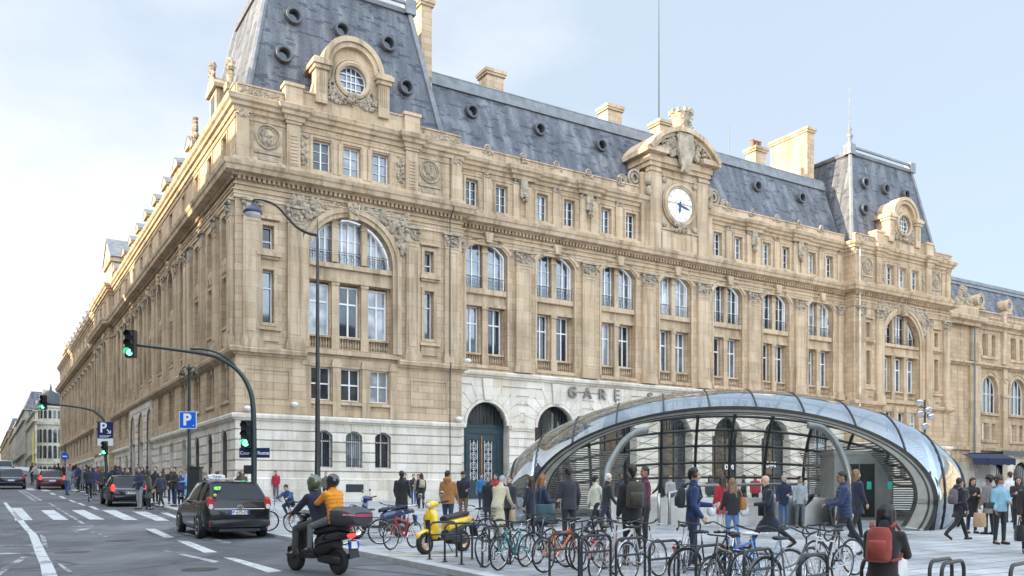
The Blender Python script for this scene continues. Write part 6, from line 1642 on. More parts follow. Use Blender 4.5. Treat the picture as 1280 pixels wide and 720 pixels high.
# left of the bubble
pW = pp(676, 19.3, -68, dict(legs=((4, 4), (-4, 4)), arms=((12, 6, 72, 20), (16, 6, 75, 20)), head=(18, 0)), dict(top=(.014, .022, .055), low=(.012, .012, .014), len=.36, puffer=0, bulk=1.1, hair='long', hc='ginger', skin=0), 'woman with long strawberry blonde hair in a navy coat looking at her phone', H=1.68)
bag(pW, 1, (.03, .07, .09), 'teal tote bag with thin white stripes on the woman in navy', name='tote_bag', size=(.20, .09, .19), shoulder=True, drop=.30)
phone(pW, -1, 'phone in the hands of the strawberry blonde woman')
pp(663, 23.5, 60, STAND, dict(top=(.013, .016, .03), low=BLK, len=.3, hair='long', hc='brown'), 'brown-haired woman in a dark coat behind the strawberry blonde woman', H=1.64)
pp(711, 21.0, 15, dict(legs=((2, 2), (-2, 2)), arms=((2, 14, 22, 0), (2, 14, 22, 0)), head=(16, 0)), dict(top=(.035, .032, .04), low=(.02, .02, .022), len=.14, bulk=1.05, hair='short', skin=3), 'man in a charcoal jacket and dark trousers seen from behind', H=1.87)
p = pp(757, 24.2, -75, dict(legs=((20, 4), (-24, 16)), arms=((0, 6, 25, 0), (6, 8, 30, 0)), head=(10, 0), lean=6), dict(top=(.016, .018, .02), low=(.018, .022, .05), len=.16, hair='short', hc='white', skin=0, shoe=(.5, .5, .5)), 'white-haired man in a black jacket walking right with a stick', H=1.76)
p2 = pp(744, 25.6, -60, WALK, dict(top=(.55, .53, .42), low=BLK, len=.2, hair='short', hc='black', skin=1), 'dark-haired person in a pale cream jacket beside the white-haired man', H=1.72)
p = pp(622, 22.6, -20, dict(legs=((8, 6), (-4, 6)), arms=((22, 6, 30, 0), (18, 6, 35, 0)), lean=26, head=(20, 0)), dict(top=(.50, .44, .29), low=(.3, .27, .2), len=.52, flare=.16, hair='short', hc='grey', skin=0), 'stooped old man in a long beige trench coat', H=1.74)
bag(p, 1, (.42, .30, .18), 'brown paper bag carried by the old man in the trench coat', name='paper_bag', size=(.12, .06, .17), drop=.25)
p = pp(560, 25.5, -10, dict(legs=((5, 4), (-5, 4)), arms=((6, 10, 30, 0), (10, 8, 30, 0)), head=(6, -30)), dict(top=(.34, .155, .045), low=DJEAN, len=.12, hood=1, bulk=1.14, hair='short', skin=1), 'man in a brown hooded jacket and jeans with his back turned', H=1.80)
pp(579, 31, 190, TALK, dict(top=(.014, .015, .017), low=(.19, .11, .06), len=.10, hair='cap', skin=1, bulk=1.05), 'man in a black jacket, brown trousers and a dark cap', H=1.80)
pp(502, 29, -5, dict(legs=((4, 4), (-4, 4)), arms=((10, 10, 30, 0), (10, 8, 35, 0)), head=(4, 0)), dict(top=(.011, .011, .012), low=(.02, .03, .08), len=.26, bulk=1.16, hair='thin', hc='black', skin=3), 'broad man in a long black coat with his back turned', H=1.82)
pp(506, 42, 170, STAND, dict(top=(.05, .05, .055), low=BLK, len=.12, hair='short'), 'person in dark grey beyond the broad man in black', H=1.72)
pp(517, 50, 170, TALK, dict(top=(.03, .03, .034), low=JEAN, len=.1, hair='short'), 'man in a dark jacket and blue jeans by the pale wall', H=1.76)
p = pp(526.5, 43.5, 20, STAND, dict(top=(.02, .02, .022), low=BLK, len=.45, hair='bob', hc='brown'), 'woman in a long black coat by the pale wall', H=1.76)
backpack(p, (.45, .36, .25), 'beige backpack on the woman in the long black coat', .9)
pp(523, 47, 160, STAND2, dict(top=(.25, .2, .17), low=BLK, len=.1, hair='short', hc='brown'), 'person in a light brown top between two friends by the wall', H=1.74)
pp(602, 42, 175, STAND2, dict(top=(.03, .14, .30), low=DJEAN, len=.1, hair='short'), 'man in a bright blue jacket near the teal door', H=1.76)
pp(610, 31.5, 175, STAND, dict(top=(.016, .018, .022), low=BLK, len=.55, hair='thin', hc='brown', skin=0), 'man in a long dark coat near the teal door', H=1.62)
pp(620, 37, 150, WALK, dict(top=(.42, .02, .03), low=BLK, len=.12, hair='short'), 'man in a red jacket near the teal door', H=1.78)
pp(628, 27, 165, STAND, dict(top=(.015, .02, .05), low=BLK, len=.2, hair='bob', hc='white', skin=0), 'white-haired woman in dark navy behind the beige trench coat', H=1.66)
pp(637, 26, 150, STAND, dict(top=(.03, .03, .035), low=BLK, len=.2, hair='short', hc='brown'), 'person in charcoal beside the end of the glass bubble', H=1.64)
pp(336, 55, 160, STAND, dict(top=(.02, .022, .03), low=BLK, len=.12, hair='short'), 'man with a dark jacket beside the one in red by the corner', H=1.74)
pp(345, 53, 200, STAND2, dict(top=(.35, .015, .035), low=GRY, len=.12, hair='short'), 'man in a crimson jacket standing by the pale corner wall', H=1.76)
pp(363, 33, 170, dict(legs=((98, 128), (80, 125)), arms=((60, 8, 20, 0), (60, 8, 30, 0)), lean=35, head=(10, 0)), dict(top=(.03, .07, .18), low=DJEAN, len=.1, hair='short', bulk=1.1), 'man in a blue vest crouching beside the parked bicycles', H=1.75)
pp(390, 52, 190, WALK, dict(top=(.035, .035, .04), low=BLK, len=.3, hair='long', hc='black'), 'long-haired woman in a dark open coat walking by the wall', H=1.70)
pp(407, 50, 180, STAND, dict(top=(.10, .11, .10), low=BLK, len=.12, hair='short', hc='tan'), 'person in a grey-green jacket beside the tall street lamp', H=1.76)
# people seen through and under the glass
for px, D, hd, ps, st, lb, H in (
    (776, 33.5, 190, STAND, dict(top=(.05, .05, .055), low=BLK, len=.12, skin=2), 'person in grey behind the glass left of the support tube', 1.75),
    (826, 37, 90, WALK, dict(top=(.02, .02, .024), low=BLK, len=.2), 'person in black walking left behind the glass', 1.74),
    (838, 40, 180, STAND, dict(top=(.45, .40, .38), low=JEAN, len=.1, hair='long', hc='blonde'), 'woman in a pale top behind the glass', 1.66),
    (853, 38, -90, WALK, dict(top=(.03, .04, .09), low=DJEAN, len=.12), 'person in navy walking right behind the glass', 1.75),
    (888, 39, 180, STAND2, dict(top=(.06, .06, .07), low=BLK, len=.3, hair='long', hc='brown'), 'long-haired person in a dark grey coat behind the glass', 1.68),
    (930, 38.5, 90, WALKB, dict(top=(.02, .02, .02), low=GRY, len=.12), 'person in a black jacket and grey trousers behind the glass', 1.76),
    (944, 41, 170, STAND, dict(top=(.30, .03, .04), low=BLK, len=.12), 'person in a dark red jacket behind the glass', 1.74),
    (1024, 40, -90, WALK, dict(top=(.10, .11, .13), low=BLK, len=.12), 'person in a slate grey jacket behind the lift', 1.75),
    (692, 36, 180, STAND, dict(top=(.03, .03, .035), low=BLK, len=.12), 'dark figure behind the left louvres', 1.75)):
    pp(px, D, hd, ps, st, lb, H=H, vox=.022)
# --- street side ----------------------------------------------------------
def sp(px, py, *a, **k):
    x, y = gp(px, py); return person(x, y, *a, **k)
V2 = .024
for px, py, hd, ps, st, lb, H in (
    (174, 636.5, 160, TALK, dict(top=(.03, .035, .07), low=(.30, .30, .32), len=.12, hair='short', skin=1), 'man in navy and pale grey trousers behind the black hatchback', 1.80),
    (186, 637, -60, STAND2, dict(top=(.085, .075, .05), low=BLK, len=.42, hood=1, hair='bob', hc='brown'), 'woman in a long khaki hooded coat at the boot of the black hatchback', 1.66),
    (194, 630, 180, STAND, dict(top=(.02, .022, .03), low=BLK, len=.14), 'man in black facing the street behind the khaki coat', 1.80),
    (201, 634, 170, WALK, dict(top=(.05, .055, .08), low=BLK, len=.15, hair='long', hc='brown'), 'woman in black tights stepping off the kerb', 1.65),
    (214, 630, 200, STAND, dict(top=(.025, .022, .02), low=DJEAN, len=.12), 'man in a dark jacket at the edge of the group by the taxi', 1.78),
    (218, 633, 150, TALK, dict(top=(.03, .032, .02), low=DJEAN, len=.12), 'man in a dark olive jacket in the group by the taxi', 1.80),
    (226, 633, 190, STAND, dict(top=(.05, .06, .16), low=NAVY, len=.12, hair='short'), 'person in a violet blue jacket next to the light blue coat', 1.60),
    (234, 633, 100, dict(legs=((3, 4), (-3, 3)), arms=((12, 8, 75, 25), (20, 8, 110, 20)), head=(8, 0)), dict(top=(.20, .40, .62), low=GRY, len=.45, hair='short', hc='tan'), 'person in a long light blue coat by the taxi', 1.76),
    (256, 634, 190, STAND, dict(top=(.04, .04, .04), low=BLK, len=.12, hair='short'), 'dark-haired person just above the taxi roof', 1.50),
    (265, 628, -90, WALK, dict(top=(.35, .30, .24), low=GRY, len=.12, hair='short', hc='tan'), 'man in a pale beige jacket walking behind the taxi', 1.78),
    (272, 630, 90, WALK, dict(top=(.08, .05, .035), low=BLK, len=.2, hair='bob', hc='brown'), 'brown-haired person walking behind the taxi sign', 1.62),
    (303, 633, 190, STAND, dict(top=(.10, .075, .05), low=BLK, len=.2, hair='long', hc='tan'), 'woman with long light brown hair behind the taxi', 1.70),
    (298, 636, 150, STAND, dict(top=(.03, .03, .03), low=BLK, len=.2, hair='long', hc='brown'), 'woman with dark hair leaning close behind the taxi', 1.64)):
    sp(px, py, hd, ps, st, lb, H=H, vox=.018)
rr = random.Random(11)
CT = [('black', (.014, .014, .016)), ('charcoal', (.05, .05, .052)), ('navy', NAVY), ('brown', (.08, .045, .03)), ('grey', (.16, .16, .17)), ('olive', (.05, .05, .03)), ('cream', (.5, .46, .4)), ('dark blue', (.02, .04, .11)), ('red', (.42, .02, .03)), ('black', (.02, .02, .02)), ('charcoal', (.03, .03, .034)), ('white', (.6, .6, .6))]
spots = [(84, 619, 'bend'), (98, 615), (103, 614), (92, 612), (116, 614), (122, 614, 'red'), (128, 617), (133, 616), (138, 618), (144, 615), (150, 617), (148, 622), (156, 616), (163, 618), (160, 623), (108, 611), (79, 609), (73, 607), (68, 606), (88, 609), (44, 606), (40, 605), (96, 608), (126, 611), (171, 617), (178, 619), (184, 617), (118, 619), (205, 622), (240, 622)]
poss = [STAND, WALK, WALKB, TALK, STAND2]
ordn = lambda n: '%d%s' % (n, 'th' if 10 < n % 100 < 14 else {1: 'st', 2: 'nd', 3: 'rd'}.get(n % 10, 'th'))
spots.sort(key=lambda q: q[0])
for i, q in enumerate(spots):
    nm, c = CT[8] if len(q) > 2 and q[2] == 'red' else CT[rr.choice((0, 1, 2, 3, 4, 5, 7, 9, 4, 6, 3, 11 if i % 4 == 0 else 2))]
    long_ = rr.random() < .35; hr = rr.choice(('short', 'short', 'long')); ps = poss[i % 5] if len(q) < 3 or q[2] == 'red' else dict(legs=((8, 6), (-6, 6)), arms=((22, 6, 30, 0), (18, 6, 35, 0)), lean=30, head=(10, 0))
    x, y = gp(q[0], q[1])
    sp(q[0], q[1], rr.choice((0, 20, 180, 160, 90, -90)), ps, dict(top=c, low=rr.choice((BLK, DJEAN, GRY, JEAN)), len=.42 if long_ else .12, hair=hr, hc=rr.choice(('black', 'brown', 'tan')), skin=rr.choice((0, 0, 1, 2))),
       '%s pedestrian from the left in the far pavement crowd, in a %s %s%s' % (ordn(i+1), nm, 'long coat' if long_ else 'jacket', ' and bending' if ps.get('lean', 0) > 20 else ''), H=round(rr.choice((1.65, 1.75, 1.8)), 2), vox=.03, group='pedestrians along the station pavement')
# ================================================================ bicycles, racks, scooters, cars
def quick(name, mb, m, parent, smooth=True, angle=40): return mb.build(name, m, parent, smooth, angle=angle)
RUB, CHR, PLA = M['rubber'], M['chrome'], M['plastic']
BK = [0]
def wheel(y, r, parent, tyre=.018, spokes=14, rimcol=None):
    mb = MB(); P = [(0, y+r*math.cos(a), r+r*0+r*math.sin(a)) for a in [k*2*math.pi/28 for k in range(28)]]
    P = [(0, p[1], p[2]) for p in P]; mb.tube(P, tyre, 6, closed=True); w = quick('wheel', mb, RUB, parent)
    mb = MB(); mb.tube([(0, y+(r-.025)*math.cos(a), r+(r-.025)*math.sin(a)) for a in [k*2*math.pi/28 for k in range(28)]], .011, 5, closed=True); quick('rim', mb, rimcol or CHR, w)
    mb = MB()
    for k in range(spokes):
        a = k*2*math.pi/spokes; b = a+.5*(1 if k % 2 else -1); x = .03*(1 if k % 2 else -1)
        mb.tube([(x, y+.02*math.cos(b), r+.02*math.sin(b)), (0, y+(r-.03)*math.cos(a), r+(r-.03)*math.sin(a))], .0028, 3, cap=False)
    mb.tube([(-.05, y, r), (.05, y, r)], .018, 7); quick('spokes', mb, CHR, w); return w
def bicycle(x, y, heading, label, col=(.02, .02, .02), kind='city', r=.34, saddle=(.02, .02, .02), extra=(), lean=4, steer=0):
    b = empty('bicycle', label, 'bicycle', (x, y, G(x, y)+.018), math.radians(heading)); b.rotation_euler = (0, math.radians(lean), math.radians(heading))
    b.scale = (.86, .86, .86); m = plain('bicycle_paint', tuple(v*.8 for v in col), .25, var=.05, coat=.6); q = .52
    wheel(-q, r, b); 
    h = .30 if kind == 'road' else .28; bb = (0, -.08, .29); st = (0, -.20, .80 if kind != 'road' else .82); ht = (0, .33, .86 if kind != 'road' else .84); hb = (0, .37, .72)
    R_ = .016 if kind != 'mtb' else .022
    mb = MB(); mb.tube([bb, st], R_, 7); mb.tube([bb, hb], R_*1.15, 7); mb.tube([ht, hb], R_*1.2, 7)
    if kind == 'city': mb.tube(smooth_path([ht, (0, .15, .58), (0, -.13, .50)]), R_, 7)
    else: mb.tube([(0, .345, .80), (0, -.19, .76 if kind == 'road' else .70)], R_, 7)
    for s in (-1, 1): mb.tube([(s*.02, -.08, .29), (s*.05, -q, r)], .009, 5); mb.tube([(s*.015, -.19, .74), (s*.05, -q, r)], .008, 5)
    quick('frame', mb, m, b)
    fk = MB()
    for s in (-1, 1): fk.tube([(s*.03, .385, .68), (s*.045, .45, .5), (s*.045, q, r)], .011, 6)
    fk.tube([(-.035, .38, .70), (.035, .38, .70)], .02, 6); f = quick('fork', fk, m if kind != 'city' else CHR, b)
    wf = wheel(q, r, b)
    mb = MB(); mb.tube([(0, .335, .86), (0, .325, .97)], .014, 6)
    if kind == 'road':
        P = smooth_path([(-.21, .25, .86), (-.21, .36, .82), (-.21, .47, .90), (-.21, .42, .99), (-.20, .33, .985), (0, .33, .985), (.20, .33, .985), (.21, .42, .99), (.21, .47, .90), (.21, .36, .82), (.21, .25, .86)], 4)
        mb.tube(P, .015, 7)
    elif kind == 'mtb': mb.tube([(-.33, .27, 1.03), (-.12, .33, .99), (.12, .33, .99), (.33, .27, 1.03)], .014, 7)
    else: mb.tube(smooth_path([(-.28, .10, 1.05), (-.26, .26, 1.08), (-.08, .33, 1.02), (.08, .33, 1.02), (.26, .26, 1.08), (.28, .10, 1.05)], 4), .013, 7)
    hbp = quick('handlebar', mb, PLA if kind != 'city' else M['dsteel'], b)
    if kind != 'road':
        for s in (-1, 1): g = MB(); e = (s*.33, .27, 1.03) if kind == 'mtb' else (s*.28, .10, 1.05); i_ = (s*.21, .31, 1.01) if kind == 'mtb' else (s*.27, .2, 1.07); g.tube([e, i_], .019, 7); quick('grip', g, PLA, hbp)
        for s in (-1, 1): g = MB(); g.tube([(s*.17, .33, 1.0), (s*.26, .37, .97)], .006, 4); quick('brake_lever', g, CHR, hbp)
    mb = MB(); mb.tube([st, (0, -.225, .93)], .013, 6); quick('seat_post', mb, CHR, b)
    mb = MB(); rs = []
    for yy, w_, z in ((-.36, .03, .955), (-.34, .075, .96), (-.27, .085, .965), (-.19, .05, .96), (-.10, .025, .955), (-.07, .012, .95)): rs.append([(w_*math.cos(a), yy, z+(.028 if w_ > .03 else .018)*math.sin(a)) for a in [k*math.pi/5 for k in range(10)]])
    mb.rings(rs); quick('saddle', mb, plain('saddle_leather', saddle, .5), b, angle=80)
    mb = MB(); mb.tube([(.05+.0*math.cos(a), -.08+.09*math.cos(a), .29+.09*math.sin(a)) for a in [k*math.pi/9 for k in range(18)]], .007, 4, closed=True)
    mb.tube([(.07, -.08, .29), (.075, -.02, .13)], .010, 5); mb.tube([(-.07, -.08, .29), (-.075, -.14, .45)], .010, 5); mb.tube([(-.06, -.08, .29), (.07, -.08, .29)], .02, 6)
    mb.box(.07, .16, -.05, .01, .12, .14); mb.box(-.16, -.07, -.17, -.11, .44, .46); mb.tube([(.05, -.08, .375), (.045, -q, r+.035)], .004, 4); mb.tube([(.05, -.08, .205), (.045, -q, r-.035)], .004, 4); quick('crankset', mb, PLA if kind == 'road' else CHR, b)
    if 'rack' in extra or 'basket' in extra:
        mb = MB()
        for s in (-1, 1): mb.tube([(s*.07, -.26, .73), (s*.07, -.75, .74)], .007, 4); mb.tube([(s*.07, -.62, .74), (s*.05, -q, r)], .006, 4)
        for k in range(5): mb.tube([(-.07, -.30-k*.1, .735), (.07, -.30-k*.1, .735)], .005, 4)
        quick('luggage_rack', mb, M['iron'], b)
    if 'guard' in extra:
        for yy in (-q, q):
            mb = MB(); A = [math.radians(d) for d in range(20, 171, 15)]
            rs = [[(sx, yy+(r+.03)*math.cos(a), r+(r+.03)*math.sin(a)+dz) for sx, dz in ((-.028, 0), (0, .008), (.028, 0), (0, .003))] for a in A]; mb.rings(rs); quick('mudguard', mb, plain('guard_paint', col if 'pink' not in extra else (.5, .3, .32), .3), b)
    if 'lamp' in extra: mb = MB(); mb.ell((0, -.78, .70), (.05, .025, .035), 10, 6); quick('rear_lamp', mb, M['redlens'], b)
    if 'basket' in extra:
        mb = MB()
        for z in (1.0, .9, .8):
            w_ = .19-(1.0-z)*.25; mb.tube([(-w_, -.36, z-.02), (w_, -.36, z-.02), (w_, -.72, z-.02), (-w_, -.72, z-.02)], .006, 4, closed=True)
        for k in range(7):
            t = -.19+.38*k/6
            for yy in (-.36, -.72): mb.tube([(t, yy, .98), (t*.75, yy, .76)], .004, 3)
        for k in range(6):
            t = -.36-.36*k/5
            for s in (-1, 1): mb.tube([(s*.19, t, .98), (s*.14, t, .76)], .004, 3)
        quick('basket', mb, M['iron'], b)
    if 'lock' in extra: mb = MB(); mb.tube([(.03+.09*math.cos(a), .12+.13*math.cos(a), .55+.16*math.sin(a)) for a in [k*math.pi/6 for k in range(12)]], .012, 5, closed=True); quick('lock', mb, PLA, b)
    if 'box' in extra: mb = MB(); mb.box(-.15, .15, -.78, -.42, .75, .95); quick('pannier', mb, cloth((.05, .05, .06)), b)
    return b
BIKES = [(355, 26.0, 100, 'white bicycle nearest the taxi, at the left end of the parked row', (.7, .7, .7), 'city', ('guard',), {}),
 (384, 25.0, 75, 'dark bicycle with a rear rack behind the two riders', (.03, .03, .035), 'city', ('rack', 'guard'), {}),
 (452, 20.8, 110, 'black bicycle parked just behind the moving scooter', (.02, .02, .022), 'city', ('guard', 'rack'), {}),
 (503, 19.6, 152, 'red and yellow mountain bike in front of the yellow scooter', (.55, .03, .03), 'mtb', ('lock',), {}),
 (487, 23.5, 165, 'grey mountain bike in the back of the row left of the yellow scooter', (.2, .2, .21), 'mtb', (), {}),
 (588, 21.6, 60, 'dark bicycle with a wire basket behind the yellow scooter', (.03, .03, .03), 'city', ('rack', 'basket', 'guard'), {}),
 (622, 15.9, 152, 'black racing bicycle left of the teal one', (.02, .02, .02), 'road', (), {}),
 (640, 15.4, 148, 'teal road bicycle locked left of the orange mountain bike', (.0, .28, .27), 'road', ('lock',), {}),
 (668, 17.2, 140, 'grey bicycle half hidden by the woman in navy', (.14, .14, .15), 'city', ('rack',), {}),
 (701, 15.0, -42, 'orange mountain bike with black wheels', (.75, .13, .015), 'mtb', (), {}),
 (722, 16.6, -60, 'black mountain bike behind the orange one', (.02, .02, .022), 'mtb', ('lock',), {}),
 (756, 14.1, -28, 'pale pink city bicycle with a red rear lamp', (.45, .36, .37), 'city', ('rack', 'guard', 'lamp', 'pink'), {}),
 (806, 13.9, -40, 'silver city bicycle with a curved handlebar', (.55, .55, .56), 'city', ('guard', 'lock'), {}),
 (776, 15.6, -50, 'white bicycle with red grips behind the silver one', (.75, .74, .72), 'mtb', (), {}),
 (850, 14.4, -20, 'white slim bicycle in front of the man in the blue jacket', (.72, .72, .72), 'road', (), {}),
 (884, 12.8, -62, 'dark bicycle with a rear rack and red lamp behind the rack hoops', (.03, .03, .034), 'city', ('rack', 'guard', 'lamp'), {}),
 (921, 12.5, -50, 'blue and yellow mountain bike with a black saddle', (.01, .16, .55), 'mtb', (), {}),
 (955, 12.2, -70, 'pale blue bicycle with a white saddle', (.30, .45, .58), 'city', ('guard',), dict(saddle=(.8, .8, .8))),
 (1030, 13.0, 128, 'white and black racing bicycle with drop bars at the right end of the row', (.65, .65, .64), 'road', (), {}),
 (688, 15.9, 35, 'dark bicycle leaning between the teal and orange ones', (.03, .03, .03), 'city', ('rack', 'lock'), {}),
 (745, 15.2, 140, 'black bicycle squeezed behind the pale pink one', (.02, .02, .02), 'mtb', ('lock',), {}),
 (905, 11.6, 140, 'dark mountain bike in front of the blue ones at the bottom edge', (.03, .03, .035), 'mtb', ('lock',), {}),
 (985, 11.4, -60, 'grey bicycle at the bottom edge left of the white racing one', (.12, .12, .13), 'city', ('guard', 'rack'), {}),
 (1046, 14.2, 120, 'black racing bicycle behind the white one with drop bars', (.02, .02, .02), 'road', (), {})]
for px, D, hd, lb, c, kd, ex, kw in BIKES: x, y = at(px, D); bicycle(x, y, hd, lb, c, kd, extra=ex, lean=R.choice((-6, -3, 4, 7)), **kw)
RK = [(537, 17.2), (556, 16.7), (577, 16.2), (603, 15.7), (687, 13.7), (727, 13.25), (770, 12.7), (812, 12.1), (870, 11.35), (930, 10.65), (1000, 9.95), (1077, 9.5), (1097, 9.3), (1162, 9.35), (1177, 9.1), (1263, 8.9)]
rk = None
RL = ['first rack hoop from the left, beside the yellow scooter', 'second rack hoop from the left, beside the yellow scooter', 'third rack hoop from the left, beside the yellow scooter', 'fourth rack hoop from the left, right of the yellow scooter', 'rack hoop in front of the orange mountain bike', 'rack hoop just right of the orange mountain bike', 'rack hoop in front of the pale pink bicycle', 'rack hoop in front of the silver city bicycle', 'rack hoop in front of the man in the blue jacket', 'rack hoop behind the blue and yellow mountain bike', 'rack hoop left of the white racing bicycle', 'rack hoop the woman with the red backpack sits on', 'rack hoop just right of the seated woman', 'left one of the two bare rack hoops by the right edge', 'right one of the two bare rack hoops by the right edge', 'last rack hoop, cut off by the bottom right corner']
for i, ((px, D), lb) in enumerate(zip(RK, RL)):
    x, y = at(px, D); W_, H_ = .72, .73
    if rk is None:
        rk = empty('bike_rack', lb, 'bike rack', (x, y, G(x, y)), .80, 'black steel hoops of the bike rack')
        mb = MB(); rc = .12; P = [(0, 0, 0), (0, 0, H_-rc)]+[(rc-rc*math.cos(a), 0, H_-rc+rc*math.sin(a)) for a in (.4, .8, 1.2)]+[(rc, 0, H_), (W_-rc, 0, H_)]+[(W_-rc+rc*math.sin(a), 0, H_-rc+rc*math.cos(a)) for a in (.4, .8, 1.2)]+[(W_, 0, H_-rc), (W_, 0, 0)]
        mb.tube(P, .021, 8); quick('hoop', mb, M['iron'], rk); mb = MB(); mb.tube([(0, 0, H_*.66), (W_, 0, H_*.66)], .018, 7); quick('crossbar', mb, M['iron'], rk)
        for s in (0, W_): mb = MB(); mb.lathe([(.06, 0), (.06, .012), (.03, .02)], (s, 0, 0), 10); quick('base_plate', mb, M['iron'], rk)
    else:
        c = copy_tree(rk); c.location = (x, y, G(x, y)); c['label'] = lb
# --- motor scooters -------------------------------------------------------
def lofty(mb, rows, n=14, pw=.8):       # rows (y, zc, hw, hh) along y -> rounded sections
    rs = []
    for y, zc, hw, hh in rows:
        q = []
        for k in range(n):
            a = 2*math.pi*k/n; c, s = math.cos(a), math.sin(a); q.append((hw*math.copysign(abs(c)**pw, c), y, zc+hh*math.copysign(abs(s)**pw, s)))
        rs.append(q)
    mb.rings(rs)
def scooter(x, y, heading, label, col, topcase=False, z=0, lean=0):
    b = empty('motor_scooter', label, 'motor scooter', (x, y, G(x, y)+z), 0); b.rotation_euler = (0, math.radians(lean), math.radians(heading)); m = plain('scooter_paint', col, .22, var=.06, coat=1); dk = PLA
    for yy, nm in ((.62, 'front'), (-.62, 'rear')):
        r = .235; mb = MB(); P = [(0, yy+(r-.05)*math.cos(a), r+(r-.05)*math.sin(a)) for a in [k*2*math.pi/26 for k in range(26)]]; mb.tube(P, .058, 9, closed=True); w = quick('wheel', mb, RUB, b)
        mb = MB(); mb.lathe([(.02, -.05), (.12, -.04), (.145, -.045), (.145, .045), (.12, .04), (.02, .05)], (0, yy, r), 18, 'x')
        for k in range(5): a = k*2*math.pi/5; mb.tube([(.05, yy, r), (.05, yy+.14*math.cos(a), r+.14*math.sin(a))], .016, 5)
        quick('rim', mb, M['dsteel'] if topcase else CHR, w)
    mb = MB(); lofty(mb, [(.36, .42, .05, .08), (.47, .44, .13, .05), (.62, .50, .10, .04), (.78, .44, .07, .03), (.84, .36, .04, .02)], 12); quick('front_mudguard', mb, m, b)
    mb = MB()                                # leg shield and front column
    P = [(-.16, .30, .30), (.16, .30, .30), (.20, .36, .55), (.20, .36, .78), (.13, .33, .93), (-.13, .33, .93), (-.20, .36, .78), (-.20, .36, .55)]
    rs = [[(px_*.96, py+.0, pz) for px_, py, pz in P], [(px_*.90, py+.05+(.03 if abs(px_) < .15 else 0), pz) for px_, py, pz in P], [(px_*.35, py+.11, pz*.94+.04) for px_, py, pz in P]]
    mb.rings(rs); sh_ = quick('leg_shield', mb, m, b, angle=60)
    for s in (-1, 1): mb = MB(); mb.ell((s*.13, .44, .66), (.035, .025, .03), 8, 5); quick('indicator', mb, plain('amber_lens', (.7, .25, .03), .25), sh_)
    mb = MB(); mb.slab([(-.045, .475, .50), (.045, .475, .50), (.06, .475, .72), (-.06, .475, .72)], (0, .02, .0)); quick('grille', mb, dk, sh_, False)
    mb = MB(); mb.tube([(0, .50, .46), (0, .36, .95)], .04, 8)
    for s in (-1, 1): mb.tube([(s*.075, .62, .24), (s*.06, .50, .52)], .024, 7)
    quick('fork', mb, M['dsteel'], b)
    mb = MB(); mb.box(-.20, .20, -.12, .36, .27, .34); quick('footboard', mb, dk, b, False)
    mb = MB(); lofty(mb, [(-.08, .54, .12, .12), (-.18, .60, .15, .13), (-.38, .64, .17, .12), (-.62, .68, .16, .10), (-.86, .71, .11, .075), (-.98, .73, .05, .04)], 14); bd = quick('body', mb, m, b)
    mb = MB(); lofty(mb, [(-.04, .38, .12, .10), (-.20, .42, .15, .13), (-.45, .48, .15, .11), (-.60, .54, .12, .07)], 14); quick('lower_body', mb, dk, b)
    mb = MB(); lofty(mb, [(-.02, .73, .10, .05), (-.12, .76, .15, .06), (-.38, .78, .165, .065), (-.60, .82, .155, .065), (-.80, .83, .11, .05)], 14); quick('seat', mb, plain('seat_vinyl', (.025, .028, .04), .5), b)
    mb = MB(); lofty(mb, [(.18, 1.03, .07, .04), (.26, 1.05, .17, .065), (.36, 1.05, .15, .085), (.44, 1.03, .09, .07)], 12); hb = quick('handlebar_cover', mb, m, b)
    mb = MB(); mb.ell((0, .435, 1.03), (.075, .035, .055), 12, 8); quick('headlight', mb, M['lens_w'], hb)
    mb = MB(); mb.tube([(0, .38, .88), (0, .33, 1.02)], .05, 8); quick('steering_neck', mb, m, b)
    mb = MB(); mb.tube([(-.36, .18, 1.09), (-.15, .27, 1.07), (.15, .27, 1.07), (.36, .18, 1.09)], .018, 7); quick('handlebar', mb, dk, b)
    for s in (-1, 1): mb = MB(); mb.tube([(s*.2, .28, 1.04), (s*.28, .33, 1.22)], .008, 5); mb.ell((s*.30, .33, 1.26), (.065, .018, .045), 10, 6); quick('mirror', mb, dk if topcase else CHR, b)
    mb = MB(); mb.ell((0, -.97, .70), (.10, .035, .045), 10, 6); quick('rear_lamp', mb, M['redlamp'] if topcase else M['redlens'], bd)
    mb = MB(); mb.slab([(-.09, -1.0, .62), (.09, -1.0, .62), (.11, -1.07, .32), (-.11, -1.07, .32)], (0, .02, 0)); quick('plate_carrier', mb, dk, b, False)
    mb = MB(); mb.slab([(-.085, -1.03, .60), (.085, -1.03, .60), (.085, -1.055, .48), (-.085, -1.055, .48)], (0, .008, 0)); pl_ = quick('number_plate', mb, M['white'], b, False)
    mb = MB()
    for s in (-1, 1): mb.box(s*.085-.012, s*.085+.012, -1.062, -1.028, .482, .598)
    quick('plate_band', mb, M['blue_sign'], pl_, False)
    mb = MB(); mb.tube([(.13, -.30, .26), (.15, -.55, .28), (.15, -.92, .36)], [.03, .05, .055], 9); quick('exhaust', mb, M['dsteel'], b)
    mb = MB(); lofty(mb, [(-.15, .27, .11, .08), (-.40, .27, .13, .10), (-.62, .25, .11, .09), (-.72, .24, .06, .06)], 10); quick('engine', mb, M['dsteel'], b)
    mb = MB(); mb.tube([(-.02, -.05, .28), (-.14, -.09, .02)], .012, 5); quick('stand', mb, M['dsteel'], b) if not topcase else None
    mb = MB(); mb.tube([(-.12, -.78, .84), (-.12, -1.0, .88), (.12, -1.0, .88), (.12, -.78, .84)], .012, 6); quick('grab_rail', mb, CHR if not topcase else dk, b)
